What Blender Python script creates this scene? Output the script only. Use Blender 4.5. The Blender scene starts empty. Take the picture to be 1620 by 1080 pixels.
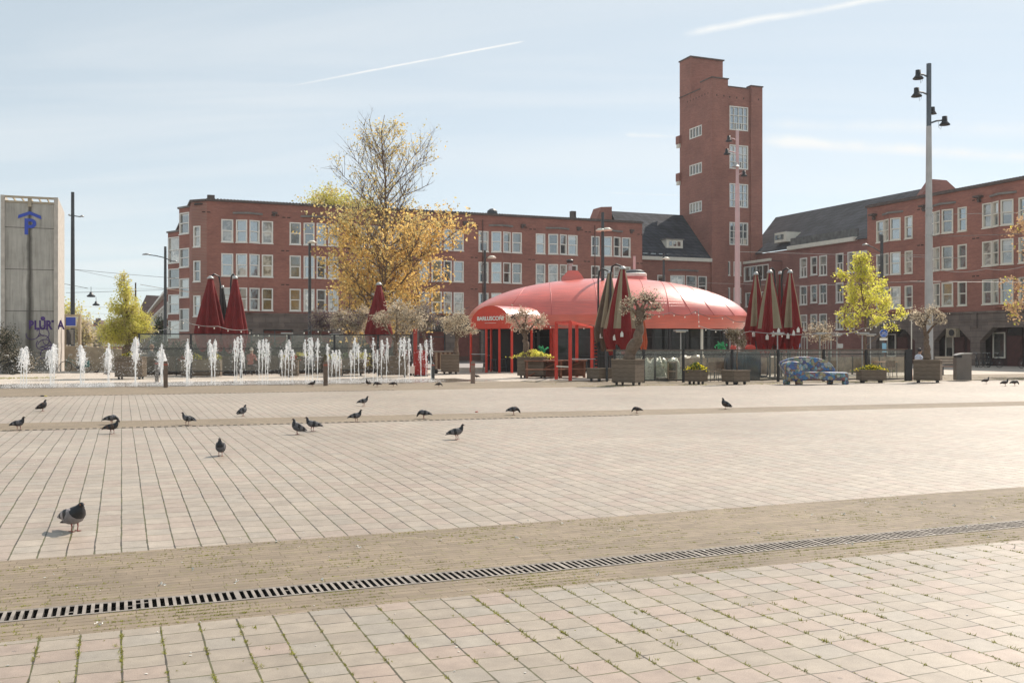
import bpy, math, random
from mathutils import Vector, Matrix, noise
R = math.radians
sc = bpy.context.scene
col = sc.collection

# ------------------------------------------------------------------ camera
F, H, HY = 1550.0, 1.6, 546.0          # focal length in photo pixels, eye height, horizon row
cam_d = bpy.data.cameras.new('camera'); cam = bpy.data.objects.new('camera', cam_d); col.objects.link(cam)
cam.location = (0, 0, H); cam.rotation_euler = (R(90), 0, 0)
cam_d.sensor_width = 36; cam_d.lens = F / 1620 * 36
cam_d.shift_y = (HY - 540) / 1620; cam_d.clip_start = 0.1; cam_d.clip_end = 20000
sc.camera = cam

# ------------------------------------------------------------------ light
SUN_EL, SUN_AZ = R(46), R(40)          # azimuth clockwise from +Y
world = bpy.data.worlds.new('World'); sc.world = world; world.use_nodes = True
wn, wl = world.node_tree.nodes, world.node_tree.links
wn.clear()
def wnode(t, **k):
    n = wn.new(t)
    for a, b in k.items(): setattr(n, a, b)
    return n
def wmath(op, a, b=None, c=None, clamp=False):
    n = wnode('ShaderNodeMath', operation=op, use_clamp=clamp)
    for i, q in enumerate((a, b, c)):
        if q is None: continue
        if isinstance(q, (int, float)): n.inputs[i].default_value = q
        else: wl.new(q, n.inputs[i])
    return n.outputs[0]
sky = wnode('ShaderNodeTexSky', sky_type='NISHITA', sun_disc=False)
sky.sun_elevation = SUN_EL; sky.sun_rotation = SUN_AZ
sky.air_density = 0.9; sky.dust_density = 0.1; sky.ozone_density = 1.0
tc = wnode('ShaderNodeTexCoord')
sep = wnode('ShaderNodeSeparateXYZ'); wl.new(tc.outputs['Generated'], sep.inputs[0])
dx, dy, dz = sep.outputs
den = wmath('ADD', wmath('MAXIMUM', dz, 0.0), 0.12)
cx, cy = wmath('DIVIDE', dx, den), wmath('DIVIDE', dy, den)
comb = wnode('ShaderNodeCombineXYZ'); wl.new(wmath('MULTIPLY', cx, 0.35), comb.inputs[0]); wl.new(wmath('MULTIPLY', cy, 1.6), comb.inputs[1])
nz = wnode('ShaderNodeTexNoise'); nz.inputs['Scale'].default_value = 0.9; nz.inputs['Detail'].default_value = 7; nz.inputs['Roughness'].default_value = 0.55
nz.inputs['Distortion'].default_value = 0.6
wl.new(comb.outputs[0], nz.inputs['Vector'])
ramp = wnode('ShaderNodeMapRange'); ramp.inputs[1].default_value = 0.45; ramp.inputs[2].default_value = 0.72; ramp.inputs[3].default_value = 0; ramp.inputs[4].default_value = 0.5
wl.new(nz.outputs['Fac'], ramp.inputs[0])
cloud = ramp.outputs[0]
nf = wnode('ShaderNodeTexNoise'); nf.inputs['Scale'].default_value = 22; nf.inputs['Detail'].default_value = 5
wl.new(tc.outputs['Generated'], nf.inputs['Vector'])
def dirpix(x, y): return Vector(((x - 810) / F, 1, (HY - y) / F)).normalized()
def trail(p, q, w0, w1, s0, s1):
    """a vapour trail on the sky sphere from direction p to q, half widths w0..w1 (radians), strengths s0..s1"""
    a, b = dirpix(*p), dirpix(*q)
    n = a.cross(b).normalized(); t = (b - a); L = t.length; t = t / L
    def dot(v):
        d = wnode('ShaderNodeVectorMath', operation='DOT_PRODUCT'); wl.new(tc.outputs['Generated'], d.inputs[0]); d.inputs[1].default_value = v
        return d.outputs['Value']
    u = wmath('DIVIDE', wmath('SUBTRACT', dot(t), a.dot(t)), L)
    wid = wmath('ADD', wmath('MULTIPLY', u, w1 - w0), w0)
    wob = wmath('MULTIPLY', wmath('SUBTRACT', nf.outputs['Fac'], 0.5), 1.2)
    off = wmath('ABSOLUTE', wmath('ADD', wmath('DIVIDE', dot(n), wid), wob))
    core = wmath('SUBTRACT', 1.0, off, clamp=True)
    core = wmath('MULTIPLY', core, wmath('ADD', wmath('MULTIPLY', u, s1 - s0), s0))
    e = wmath('MULTIPLY', wmath('MULTIPLY', u, 9, clamp=True), wmath('MULTIPLY', wmath('SUBTRACT', 1.0, u), 22, clamp=True))
    f = wmath('GREATER_THAN', dot(a), 0.3)
    brk = wmath('MULTIPLY', wmath('SUBTRACT', nf.outputs['Fac'], 0.2), 2.8, clamp=True)
    return wmath('MULTIPLY', wmath('MULTIPLY', wmath('MULTIPLY', core, e, clamp=True), f), brk)
for args in (((425, 143), (832, 65), .0017, .0012, .35, 2.2), ((1070, 56), (1430, -8), .0055, .0040, 1.0, 1.0),
             ((1185, 222), (1760, 256), .0095, .0065, 1.3, .9), ((985, 214), (1078, 215), .0040, .0040, .6, .8), ((1195, 196), (1700, 208), .008, .011, .5, .5), ((960, 305), (1075, 309), .0012, .0012, .4, .4)):
    cloud = wmath('MAXIMUM', cloud, trail(*args))
mixw = wnode('ShaderNodeMix', data_type='RGBA'); wl.new(cloud, mixw.inputs[0]); 
hs = wnode('ShaderNodeHueSaturation'); hs.inputs['Saturation'].default_value = 0.5; wl.new(sky.outputs[0], hs.inputs['Color'])
veil = wnode('ShaderNodeMix', data_type='RGBA'); veil.inputs[0].default_value = .66; wl.new(hs.outputs[0], veil.inputs[6]); veil.inputs[7].default_value = (2.66, 3.16, 3.36, 1)   # thin even high cloud
wl.new(veil.outputs[2], mixw.inputs[6]); mixw.inputs[7].default_value = (4.9, 5.0, 5.0, 1)
bg = wnode('ShaderNodeBackground'); bg.inputs[1].default_value = 0.115; wl.new(mixw.outputs[2], bg.inputs[0])
wo = wnode('ShaderNodeOutputWorld'); wl.new(bg.outputs[0], wo.inputs[0])
sun_d = bpy.data.lights.new('sun', 'SUN'); sun_d.energy = 3.75; sun_d.angle = R(0.55); sun_d.color = (1.0, 0.90, 0.79)
sun = bpy.data.objects.new('sun', sun_d); col.objects.link(sun)
sdir = Vector((math.sin(SUN_AZ) * math.cos(SUN_EL), math.cos(SUN_AZ) * math.cos(SUN_EL), math.sin(SUN_EL)))
sun.rotation_euler = sdir.to_track_quat('Z', 'Y').to_euler(); sun.location = sdir * 200
vs = sc.view_settings; vs.view_transform = 'Standard'; vs.look = 'None'; vs.gamma = 1; vs.exposure = 0.75
sc.cycles.max_bounces = 6; sc.cycles.transparent_max_bounces = 16

# ------------------------------------------------------------------ frames: u along the central facade, v away from it
TH = R(21.73); CT, ST = math.cos(TH), math.sin(TH)
def w2(u, v): return (u * CT - v * ST, u * ST + v * CT)
def uv(X, Y): return (X * CT + Y * ST, -X * ST + Y * CT)
def G(x, y): d = F * H / (y - HY); return ((x - 810) / F * d, d)
def D(x, y, d): return Vector(((x - 810) / F * d, d, H + (HY - y) * d / F))
def ufor(x, v): t = (x - 810) / F; d = v / (CT - ST * t); return d * (CT * t + ST)
def vfor(x, u): t = (x - 810) / F; d = u / (CT * t + ST); return d * (CT - ST * t)
def dep(x, v): t = (x - 810) / F; return v / (CT - ST * t)
def zfor(y, d): return H + (HY - y) * d / F
def gz(v): return 0.05 * math.sin(math.pi * (v - 6.47) / 14.0) ** 2 if 6.47 < v < 34.4 else 0.0
def gzw(X, Y): return gz(uv(X, Y)[1])

# ------------------------------------------------------------------ materials
MATS = {}
def M(name, c, rough=0.7, metal=0.0, var=0.15, scale=3.0, bump=0.0, spec=0.5, trans=0.0, coat=0.0):
    if name in MATS: return MATS[name]
    m = bpy.data.materials.new(name); m.use_nodes = True; MATS[name] = m
    N, L = m.node_tree.nodes, m.node_tree.links
    b = N['Principled BSDF']; b.inputs['Roughness'].default_value = rough; b.inputs['Metallic'].default_value = metal
    b.inputs['Specular IOR Level'].default_value = spec; b.inputs['Coat Weight'].default_value = coat
    t = N.new('ShaderNodeTexCoord'); n = N.new('ShaderNodeTexNoise'); n.inputs['Scale'].default_value = scale; n.inputs['Detail'].default_value = 6
    L.new(t.outputs['Object'], n.inputs['Vector'])
    mr = N.new('ShaderNodeMapRange'); mr.inputs[1].default_value = .3; mr.inputs[2].default_value = .7; mr.inputs[3].default_value = 1 - var; mr.inputs[4].default_value = 1 + var
    L.new(n.outputs['Fac'], mr.inputs[0])
    mx = N.new('ShaderNodeVectorMath'); mx.operation = 'SCALE'; mx.inputs[0].default_value = c[:3]; L.new(mr.outputs[0], mx.inputs['Scale'])
    L.new(mx.outputs[0], b.inputs['Base Color'])
    if bump:
        n2 = N.new('ShaderNodeTexNoise'); n2.inputs['Scale'].default_value = scale * 6; L.new(t.outputs['Object'], n2.inputs['Vector'])
        bp = N.new('ShaderNodeBump'); bp.inputs['Strength'].default_value = bump; bp.inputs['Distance'].default_value = .02
        L.new(n2.outputs['Fac'], bp.inputs['Height']); L.new(bp.outputs[0], b.inputs['Normal'])
    if trans:
        tr = N.new('ShaderNodeBsdfTranslucent'); L.new(mx.outputs[0], tr.inputs[0]); ms = N.new('ShaderNodeMixShader'); ms.inputs[0].default_value = trans
        L.new(b.outputs[0], ms.inputs[1]); L.new(tr.outputs[0], ms.inputs[2]); L.new(ms.outputs[0], N['Material Output'].inputs[0])
    return m
class NT:
    """short hand for node graphs"""
    def __init__(s, name, rough=.8):
        s.m = bpy.data.materials.new(name); s.m.use_nodes = True; s.N, s.L = s.m.node_tree.nodes, s.m.node_tree.links
        s.b = s.N['Principled BSDF']; s.b.inputs['Roughness'].default_value = rough; s.tc = s.n('ShaderNodeTexCoord')
    def n(s, t, **k):
        x = s.N.new(t)
        for a, b in k.items(): setattr(x, a, b)
        return x
    def put(s, sock, q):
        if hasattr(q, 'is_output'): s.L.new(q, sock)
        else: sock.default_value = q
    def math(s, op, a, b=None, clamp=False):
        x = s.n('ShaderNodeMath', operation=op, use_clamp=clamp); s.put(x.inputs[0], a)
        if b is not None: s.put(x.inputs[1], b)
        return x.outputs[0]
    def noise(s, vec, scale, detail=4, rough=.5, dist=0):
        x = s.n('ShaderNodeTexNoise'); s.put(x.inputs['Vector'], vec); x.inputs['Scale'].default_value = scale; x.inputs['Detail'].default_value = detail
        x.inputs['Roughness'].default_value = rough; x.inputs['Distortion'].default_value = dist; return x.outputs['Fac']
    def white(s, x, y):
        c = s.n('ShaderNodeCombineXYZ'); s.put(c.inputs[0], x); s.put(c.inputs[1], y); w = s.n('ShaderNodeTexWhiteNoise', noise_dimensions='2D'); s.put(w.inputs['Vector'], c.outputs[0]); return w
    def rng(s, v, a, b, c, d):
        x = s.n('ShaderNodeMapRange'); s.put(x.inputs[0], v)
        for i, q in enumerate((a, b, c, d)): x.inputs[i + 1].default_value = q
        return x.outputs[0]
    def mix(s, f, a, b, blend='MIX'):
        x = s.n('ShaderNodeMix', data_type='RGBA', blend_type=blend); s.put(x.inputs[0], f); s.put(x.inputs[6], a); s.put(x.inputs[7], b); return x.outputs[2]
    def sep(s, v):
        x = s.n('ShaderNodeSeparateXYZ'); s.put(x.inputs[0], v); return x.outputs
    def comb(s, a, b, c=0.0):
        x = s.n('ShaderNodeCombineXYZ'); s.put(x.inputs[0], a); s.put(x.inputs[1], b); s.put(x.inputs[2], c); return x.outputs[0]
    def bump(s, h, st=.5, dist=.01):
        x = s.n('ShaderNodeBump'); x.inputs['Strength'].default_value = st; x.inputs['Distance'].default_value = dist; s.put(x.inputs['Height'], h); s.L.new(x.outputs[0], s.b.inputs['Normal'])
    def col(s, c): s.put(s.b.inputs['Base Color'], c); return s.m

def brick_mat(name, c1, c2, mortar, bw=.22, rh=.065, big=.2):
    t = NT(name, .85); x, y, z = t.sep(t.tc.outputs['Object'])
    vec = t.comb(t.math('ADD', x, y), z)
    b = t.n('ShaderNodeTexBrick'); t.put(b.inputs['Vector'], vec); b.inputs['Color1'].default_value = c1; b.inputs['Color2'].default_value = c2
    b.inputs['Mortar'].default_value = mortar; b.inputs['Scale'].default_value = 1; b.inputs['Brick Width'].default_value = bw; b.inputs['Row Height'].default_value = rh
    b.inputs['Mortar Size'].default_value = .005; b.inputs['Bias'].default_value = -.2
    n1 = t.rng(t.noise(t.tc.outputs['Object'], .35, 6, .6), .3, .7, 1 - big, 1 + big)
    n2 = t.rng(t.noise(t.comb(t.math('MULTIPLY', t.math('ADD', x, y), 1.2), t.math('MULTIPLY', z, 7)), .8, 4), .3, .7, .88, 1.1)
    v = t.n('ShaderNodeVectorMath', operation='SCALE'); t.put(v.inputs[0], b.outputs['Color']); t.put(v.inputs['Scale'], t.math('MULTIPLY', n1, n2))
    return t.col(v.outputs[0])
MATS['brick'] = brick_mat('red_brick', (.325, .128, .092, 1), (.25, .095, .073, 1), (.31, .185, .145, 1))
MATS['brickd'] = brick_mat('dark_brick', (.30, .125, .10, 1), (.24, .098, .082, 1), (.27, .17, .14, 1))
def stone_mat():
    t = NT('plinth_stone', .85); x, y, z = t.sep(t.tc.outputs['Object'])
    b = t.n('ShaderNodeTexBrick'); t.put(b.inputs['Vector'], t.comb(t.math('ADD', x, y), z)); b.inputs['Color1'].default_value = (.19, .15, .125, 1); b.inputs['Color2'].default_value = (.15, .118, .10, 1)
    b.inputs['Mortar'].default_value = (.07, .055, .05, 1); b.inputs['Scale'].default_value = 1; b.inputs['Brick Width'].default_value = 1.1; b.inputs['Row Height'].default_value = .45; b.inputs['Mortar Size'].default_value = .012
    f = t.rng(t.noise(t.tc.outputs['Object'], 1.3, 6), .3, .7, .75, 1.2)
    v = t.n('ShaderNodeVectorMath', operation='SCALE'); t.put(v.inputs[0], b.outputs['Color']); t.put(v.inputs['Scale'], f); return t.col(v.outputs[0])
MATS['stone'] = stone_mat()
def tile_mat():
    t = NT('dark_roof_tiles', .8); t.b.inputs['Specular IOR Level'].default_value = .12; x, y, z = t.sep(t.tc.outputs['Object'])
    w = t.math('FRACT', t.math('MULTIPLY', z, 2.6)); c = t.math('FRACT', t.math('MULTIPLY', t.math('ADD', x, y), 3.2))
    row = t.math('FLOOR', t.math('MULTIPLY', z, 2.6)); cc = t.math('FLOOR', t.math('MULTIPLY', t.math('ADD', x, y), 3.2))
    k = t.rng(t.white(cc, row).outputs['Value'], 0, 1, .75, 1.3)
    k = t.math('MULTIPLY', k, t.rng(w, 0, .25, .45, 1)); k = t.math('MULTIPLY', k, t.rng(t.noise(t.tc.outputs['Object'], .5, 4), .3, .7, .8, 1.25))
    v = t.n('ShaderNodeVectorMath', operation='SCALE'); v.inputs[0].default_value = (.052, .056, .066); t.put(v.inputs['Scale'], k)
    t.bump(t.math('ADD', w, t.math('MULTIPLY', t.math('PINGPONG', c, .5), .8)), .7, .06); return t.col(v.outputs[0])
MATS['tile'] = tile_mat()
def glass_mat(name, base, rough=.06, mixg=.3, cl=False):
    t = NT(name, rough); t.b.inputs['Specular IOR Level'].default_value = .9; t.b.inputs['Coat Weight'].default_value = 1.0; t.b.inputs['Coat Roughness'].default_value = .03
    oi = t.n('ShaderNodeObjectInfo'); f = t.rng(oi.outputs['Random'], 0, 1, .45, 1.5)
    n = t.rng(t.noise(t.tc.outputs['Object'], 1.6, 3, .6, .5), .42, .58, .45, 1.3)
    v = t.n('ShaderNodeVectorMath', operation='SCALE'); v.inputs[0].default_value = base; t.put(v.inputs['Scale'], t.math('MULTIPLY', f, n)); gzz = t.sep(t.tc.outputs['Generated'])[2]; r1 = oi.outputs['Random']
    r2 = t.math('FRACT', t.math('MULTIPLY', r1, 17.3)); bl = t.math('MULTIPLY', t.math('GREATER_THAN', gzz, t.math('SUBTRACT', 1.0, t.math('MULTIPLY', r2, .75))), t.math('LESS_THAN', t.math('FRACT', t.math('MULTIPLY', r1, 7.7)), .4))
    t.col(t.mix(t.math('MULTIPLY', bl, .75), v.outputs[0], (.42, .38, .31, 1)))
    gl = t.n('ShaderNodeBsdfGlossy'); gl.inputs['Roughness'].default_value = rough; gl.inputs[0].default_value = (.9, .97, 1, 1)
    b = t.n('ShaderNodeBump'); b.inputs['Strength'].default_value = .12; b.inputs['Distance'].default_value = .1; t.put(b.inputs['Height'], t.noise(t.tc.outputs['Object'], .9, 2)); t.L.new(b.outputs[0], gl.inputs['Normal'])
    ms = t.n('ShaderNodeMixShader'); ms.inputs[0].default_value = mixg; t.L.new(t.b.outputs[0], ms.inputs[1]); t.L.new(gl.outputs[0], ms.inputs[2]); t.L.new(ms.outputs[0], t.N['Material Output'].inputs[0]); return t.m
MATS['gdark'] = glass_mat('window_glass_dark', (.05, .05, .045), mixg=.16)
MATS['gsky'] = glass_mat('window_glass_bright', (.09, .10, .10), mixg=.3)
MATS['gcurt'] = glass_mat('window_glass_curtain', (.45, .42, .36), mixg=.12)
MATS['gshop'] = glass_mat('shop_glass', (.022, .022, .024), mixg=.10)
def clear_glass():
    t = NT('clear_screen_glass', .05)
    tr = t.n('ShaderNodeBsdfTransparent'); tr.inputs[0].default_value = (.90, .91, .89, 1)
    gl = t.n('ShaderNodeBsdfGlossy'); gl.inputs['Roughness'].default_value = .12; gl.inputs[0].default_value = (.9, .9, .85, 1)
    df = t.n('ShaderNodeBsdfDiffuse'); df.inputs[0].default_value = (.45, .44, .38, 1)
    m1 = t.n('ShaderNodeMixShader'); m1.inputs[0].default_value = .07; t.L.new(tr.outputs[0], m1.inputs[1]); t.L.new(gl.outputs[0], m1.inputs[2])
    m2 = t.n('ShaderNodeMixShader'); t.put(m2.inputs[0], t.rng(t.noise(t.tc.outputs['Object'], 2.2, 5, .6, 1.0), .5, .8, .0, .07)); t.L.new(m1.outputs[0], m2.inputs[1]); t.L.new(df.outputs[0], m2.inputs[2])
    t.L.new(m2.outputs[0], t.N['Material Output'].inputs[0]); return t.m
MATS['clear'] = clear_glass()
white = M('white_paint', (.80, .77, .70), .5, var=.06)
cream = M('cream_paint', (.72, .68, .58), .5, var=.06)
concrete = M('concrete', (.36, .34, .31), .9, var=.2, scale=1.2, bump=.2)
black = M('black_metal', (.018, .018, .02), .45, var=.2)
dark = M('anthracite_metal', (.045, .05, .055), .45, var=.2)
steel = M('galvanised_steel', (.42, .42, .41), .5, .3, var=.12)
red = M('red_paint', (.62, .045, .025), .5, var=.1)
wood = M('oiled_wood', (.28, .13, .06), .6, var=.3, scale=6, bump=.2)
bark = M('bark', (.165, .115, .08), .95, var=.35, scale=9, bump=.8)
soil = M('soil', (.07, .05, .035), 1, var=.4, scale=12, bump=1)

# ------------------------------------------------------------------ mesh builder
class MB:
    def __init__(s): s.v, s.f, s.m = [], [], []
    def add(s, vs, fs, mi=0):
        k = len(s.v); s.v += [tuple(q) for q in vs]; s.f += [tuple(k + i for i in q) for q in fs]; s.m += [mi] * len(fs); return s
    def box(s, x0, x1, y0, y1, z0, z1, mi=0):
        return s.add([(x0, y0, z0), (x1, y0, z0), (x1, y1, z0), (x0, y1, z0), (x0, y0, z1), (x1, y0, z1), (x1, y1, z1), (x0, y1, z1)],
                     [(0, 3, 2, 1), (4, 5, 6, 7), (0, 1, 5, 4), (1, 2, 6, 5), (2, 3, 7, 6), (3, 0, 4, 7)], mi)
    def obar(s, o, d, n, a0, a1, b0, b1, n0, n1, mi=0):
        """box in the frame of a wall: o origin (2D), d along, n outward"""
        P = lambda a, k, z: (o[0] + d[0] * a + n[0] * k, o[1] + d[1] * a + n[1] * k, z)
        c = [P(a0, n0, b0), P(a1, n0, b0), P(a1, n1, b0), P(a0, n1, b0), P(a0, n0, b1), P(a1, n0, b1), P(a1, n1, b1), P(a0, n1, b1)]
        return s.add(c, [(0, 3, 2, 1), (4, 5, 6, 7), (0, 1, 5, 4), (1, 2, 6, 5), (2, 3, 7, 6), (3, 0, 4, 7)], mi)
    def prism(s, poly, z0, z1, mi=0):
        n = len(poly); return s.add([(x, y, z0) for x, y in poly] + [(x, y, z1) for x, y in poly],
            [tuple(range(n))[::-1], tuple(range(n, 2 * n))] + [(i, (i + 1) % n, n + (i + 1) % n, n + i) for i in range(n)], mi)
    def prism_xz(s, poly, y0, y1, mi=0):
        n = len(poly); return s.add([(x, y0, z) for x, z in poly] + [(x, y1, z) for x, z in poly],
            [tuple(range(n)), tuple(range(n, 2 * n))[::-1]] + [(i, n + i, n + (i + 1) % n, (i + 1) % n) for i in range(n)], mi)
    def tube(s, pts, r, n=6, mi=0, cap=True):
        pts = [Vector(p) for p in pts]; k = len(pts)
        if isinstance(r, (int, float)): r = [r] * k
        base = len(s.v); up = Vector((0, 0, 1)); prev = None
        for i, p in enumerate(pts):
            t = (pts[min(i + 1, k - 1)] - pts[max(i - 1, 0)])
            t = t.normalized() if t.length > 1e-9 else Vector((0, 0, 1))
            if prev is None: a = t.orthogonal().normalized()
            else: a = (prev - t * prev.dot(t)); a = a.normalized() if a.length > 1e-6 else t.orthogonal().normalized()
            prev = a; b = t.cross(a)
            for j in range(n):
                w = 2 * math.pi * j / n; s.v.append(tuple(p + (a * math.cos(w) + b * math.sin(w)) * r[i]))
        for i in range(k - 1):
            for j in range(n):
                s.f.append((base + i * n + j, base + i * n + (j + 1) % n, base + (i + 1) * n + (j + 1) % n, base + (i + 1) * n + j)); s.m.append(mi)
        if cap:
            s.f.append(tuple(base + j for j in range(n))[::-1]); s.m.append(mi); s.f.append(tuple(base + (k - 1) * n + j for j in range(n))); s.m.append(mi)
        return s
    def loft(s, rings, mi=0, cap=True):
        """rings: list of (centre, side vector, up vector, material)"""
        n = 12; base = len(s.v)
        for c, a, b, _ in rings:
            for j in range(n):
                w = 2 * math.pi * j / n; s.v.append(tuple(Vector(c) + Vector(a) * math.cos(w) + Vector(b) * math.sin(w)))
        for i in range(len(rings) - 1):
            for j in range(n):
                s.f.append((base + i * n + j, base + i * n + (j + 1) % n, base + (i + 1) * n + (j + 1) % n, base + (i + 1) * n + j)); s.m.append(rings[i][3])
        if cap:
            s.f.append(tuple(base + j for j in range(n))[::-1]); s.m.append(rings[0][3]); s.f.append(tuple(base + (len(rings) - 1) * n + j for j in range(n))); s.m.append(rings[-1][3])
        return s
    def lathe(s, prof, n=16, c=(0, 0), mi=0):
        base = len(s.v)
        for r, z in prof:
            for j in range(n): w = 2 * math.pi * j / n; s.v.append((c[0] + r * math.cos(w), c[1] + r * math.sin(w), z))
        for i in range(len(prof) - 1):
            for j in range(n): s.f.append((base + i * n + j, base + i * n + (j + 1) % n, base + (i + 1) * n + (j + 1) % n, base + (i + 1) * n + j)); s.m.append(mi)
        s.f.append(tuple(base + j for j in range(n))[::-1]); s.m.append(mi); s.f.append(tuple(base + (len(prof) - 1) * n + j for j in range(n))); s.m.append(mi)
        return s
    def ball(s, c, r, n=6, k=4, mi=0):
        if isinstance(r, (int, float)): r = (r, r, r)
        base = len(s.v); s.v.append((c[0], c[1], c[2] - r[2]))
        for i in range(1, k):
            a = math.pi * i / k
            for j in range(n): w = 2 * math.pi * j / n; s.v.append((c[0] + r[0] * math.sin(a) * math.cos(w), c[1] + r[1] * math.sin(a) * math.sin(w), c[2] - r[2] * math.cos(a)))
        s.v.append((c[0], c[1], c[2] + r[2])); top = len(s.v) - 1
        for j in range(n): s.f.append((base, base + 1 + (j + 1) % n, base + 1 + j)); s.m.append(mi)
        for i in range(k - 2):
            for j in range(n): a = base + 1 + i * n; s.f.append((a + j, a + (j + 1) % n, a + n + (j + 1) % n, a + n + j)); s.m.append(mi)
        a = base + 1 + (k - 2) * n
        for j in range(n): s.f.append((a + j, a + (j + 1) % n, top)); s.m.append(mi)
        return s
    def tet(s, c, r, rnd, mi=0):
        q = [Vector((rnd.uniform(-1, 1), rnd.uniform(-1, 1), rnd.uniform(-1, 1))).normalized() * r + Vector(c) for _ in range(4)]
        return s.add(q, [(0, 1, 2), (0, 3, 1), (1, 3, 2), (2, 3, 0)], mi)
    def leaf(s, c, size, rnd, mi=0, droop=0.0, nrm=None):
        d = Vector((rnd.gauss(0, 1), rnd.gauss(0, 1), rnd.gauss(0, 1) - droop)).normalized()
        e = d.orthogonal().normalized(); e.rotate(Matrix.Rotation(rnd.uniform(0, 6.28), 3, d)); n = d.cross(e) * size * .18
        c = Vector(c); l = size * rnd.uniform(.7, 1.3); w = l * rnd.uniform(.30, .46)
        return s.add([c, c + d * l * .5 + e * w + n, c + d * l, c + d * l * .5 - e * w + n], [(0, 1, 2), (0, 2, 3)], mi)
    def wall(s, o, d, n, L, z0, z1, ops, depth=.2, mi=0):
        """a wall face with real openings and their reveals"""
        xs = sorted({0.0, L} | {max(0, min(L, q)) for p in ops for q in p[:2]}); zs = sorted({z0, z1} | {max(z0, min(z1, q)) for p in ops for q in p[2:]})
        P = lambda a, k, z: (o[0] + d[0] * a + n[0] * k, o[1] + d[1] * a + n[1] * k, z)
        for i in range(len(xs) - 1):
            for j in range(len(zs) - 1):
                cx_, cz_ = (xs[i] + xs[i + 1]) / 2, (zs[j] + zs[j + 1]) / 2
                if any(p[0] < cx_ < p[1] and p[2] < cz_ < p[3] for p in ops): continue
                s.add([P(xs[i], 0, zs[j]), P(xs[i + 1], 0, zs[j]), P(xs[i + 1], 0, zs[j + 1]), P(xs[i], 0, zs[j + 1])], [(0, 1, 2, 3)], mi)
        for a0, a1, b0, b1 in ops:
            for q in (((a0, 0, b0), (a0, 0, b1), (a0, -depth, b1), (a0, -depth, b0)), ((a1, 0, b1), (a1, 0, b0), (a1, -depth, b0), (a1, -depth, b1)),
                      ((a0, 0, b1), (a1, 0, b1), (a1, -depth, b1), (a0, -depth, b1)), ((a1, 0, b0), (a0, 0, b0), (a0, -depth, b0), (a1, -depth, b0))):
                s.add([P(*k) for k in q], [(0, 1, 2, 3)], mi)
        return s
    def build(s, name, mats, parent=None, smooth=False):
        me = bpy.data.meshes.new(name); me.from_pydata(s.v, [], s.f)
        if not isinstance(mats, (list, tuple)): mats = [mats]
        for m in mats: me.materials.append(m)
        if len(mats) > 1: me.polygons.foreach_set('material_index', s.m)
        if smooth: me.polygons.foreach_set('use_smooth', [True] * len(me.polygons))
        me.update(); o = bpy.data.objects.new(name, me); col.objects.link(o)
        if parent: o.parent = parent
        return o

def tag(o, label, cat, group=None, kind=None):
    o['label'] = label; o['category'] = cat
    if group: o['group'] = group
    if kind: o['kind'] = kind
    return o
def setting(o, label=None, kind='structure'):
    o['kind'] = kind
    if label: o['label'] = label
    return o
def thing(name, label, cat, loc=(0, 0, 0), rz=0.0, group=None):
    o = bpy.data.objects.new(name, None); col.objects.link(o); o.empty_display_size = .3
    o.location = loc; o.rotation_euler = (0, 0, rz); return tag(o, label, cat, group)
def dup(root, loc, rz=None, label=None, scale=None, group=None):
    c = root.copy(); col.objects.link(c); c.location = loc
    if rz is not None: c.rotation_euler = (0, 0, rz)
    if scale: c.scale = (scale,) * 3 if isinstance(scale, (int, float)) else scale
    if label: c['label'] = label
    if group: c['group'] = group
    def kids(a, b):
        for ch in list(a.children):
            if ch.name.startswith('__'): continue
            k = ch.copy(); col.objects.link(k); k.parent = b; kids(ch, k)
    src = list(root.children)
    for ch in src:
        k = ch.copy(); col.objects.link(k); k.parent = c; kids(ch, k)
    return c
def text_mesh(s, size, mat, depth=.01, offset=0.0, name='lettering', align='CENTER', shear=0):
    cu = bpy.data.curves.new(name, 'FONT'); cu.body = s; cu.size = size; cu.extrude = depth; cu.offset = offset; cu.align_x = align; cu.shear = shear
    o = bpy.data.objects.new(name, cu); col.objects.link(o)
    dg = bpy.context.evaluated_depsgraph_get(); me = bpy.data.meshes.new_from_object(o.evaluated_get(dg)); me.name = name
    bpy.data.objects.remove(o); bpy.data.curves.remove(cu)
    me.materials.clear(); me.materials.append(mat)
    r = bpy.data.objects.new(name, me); col.objects.link(r); return r
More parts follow.
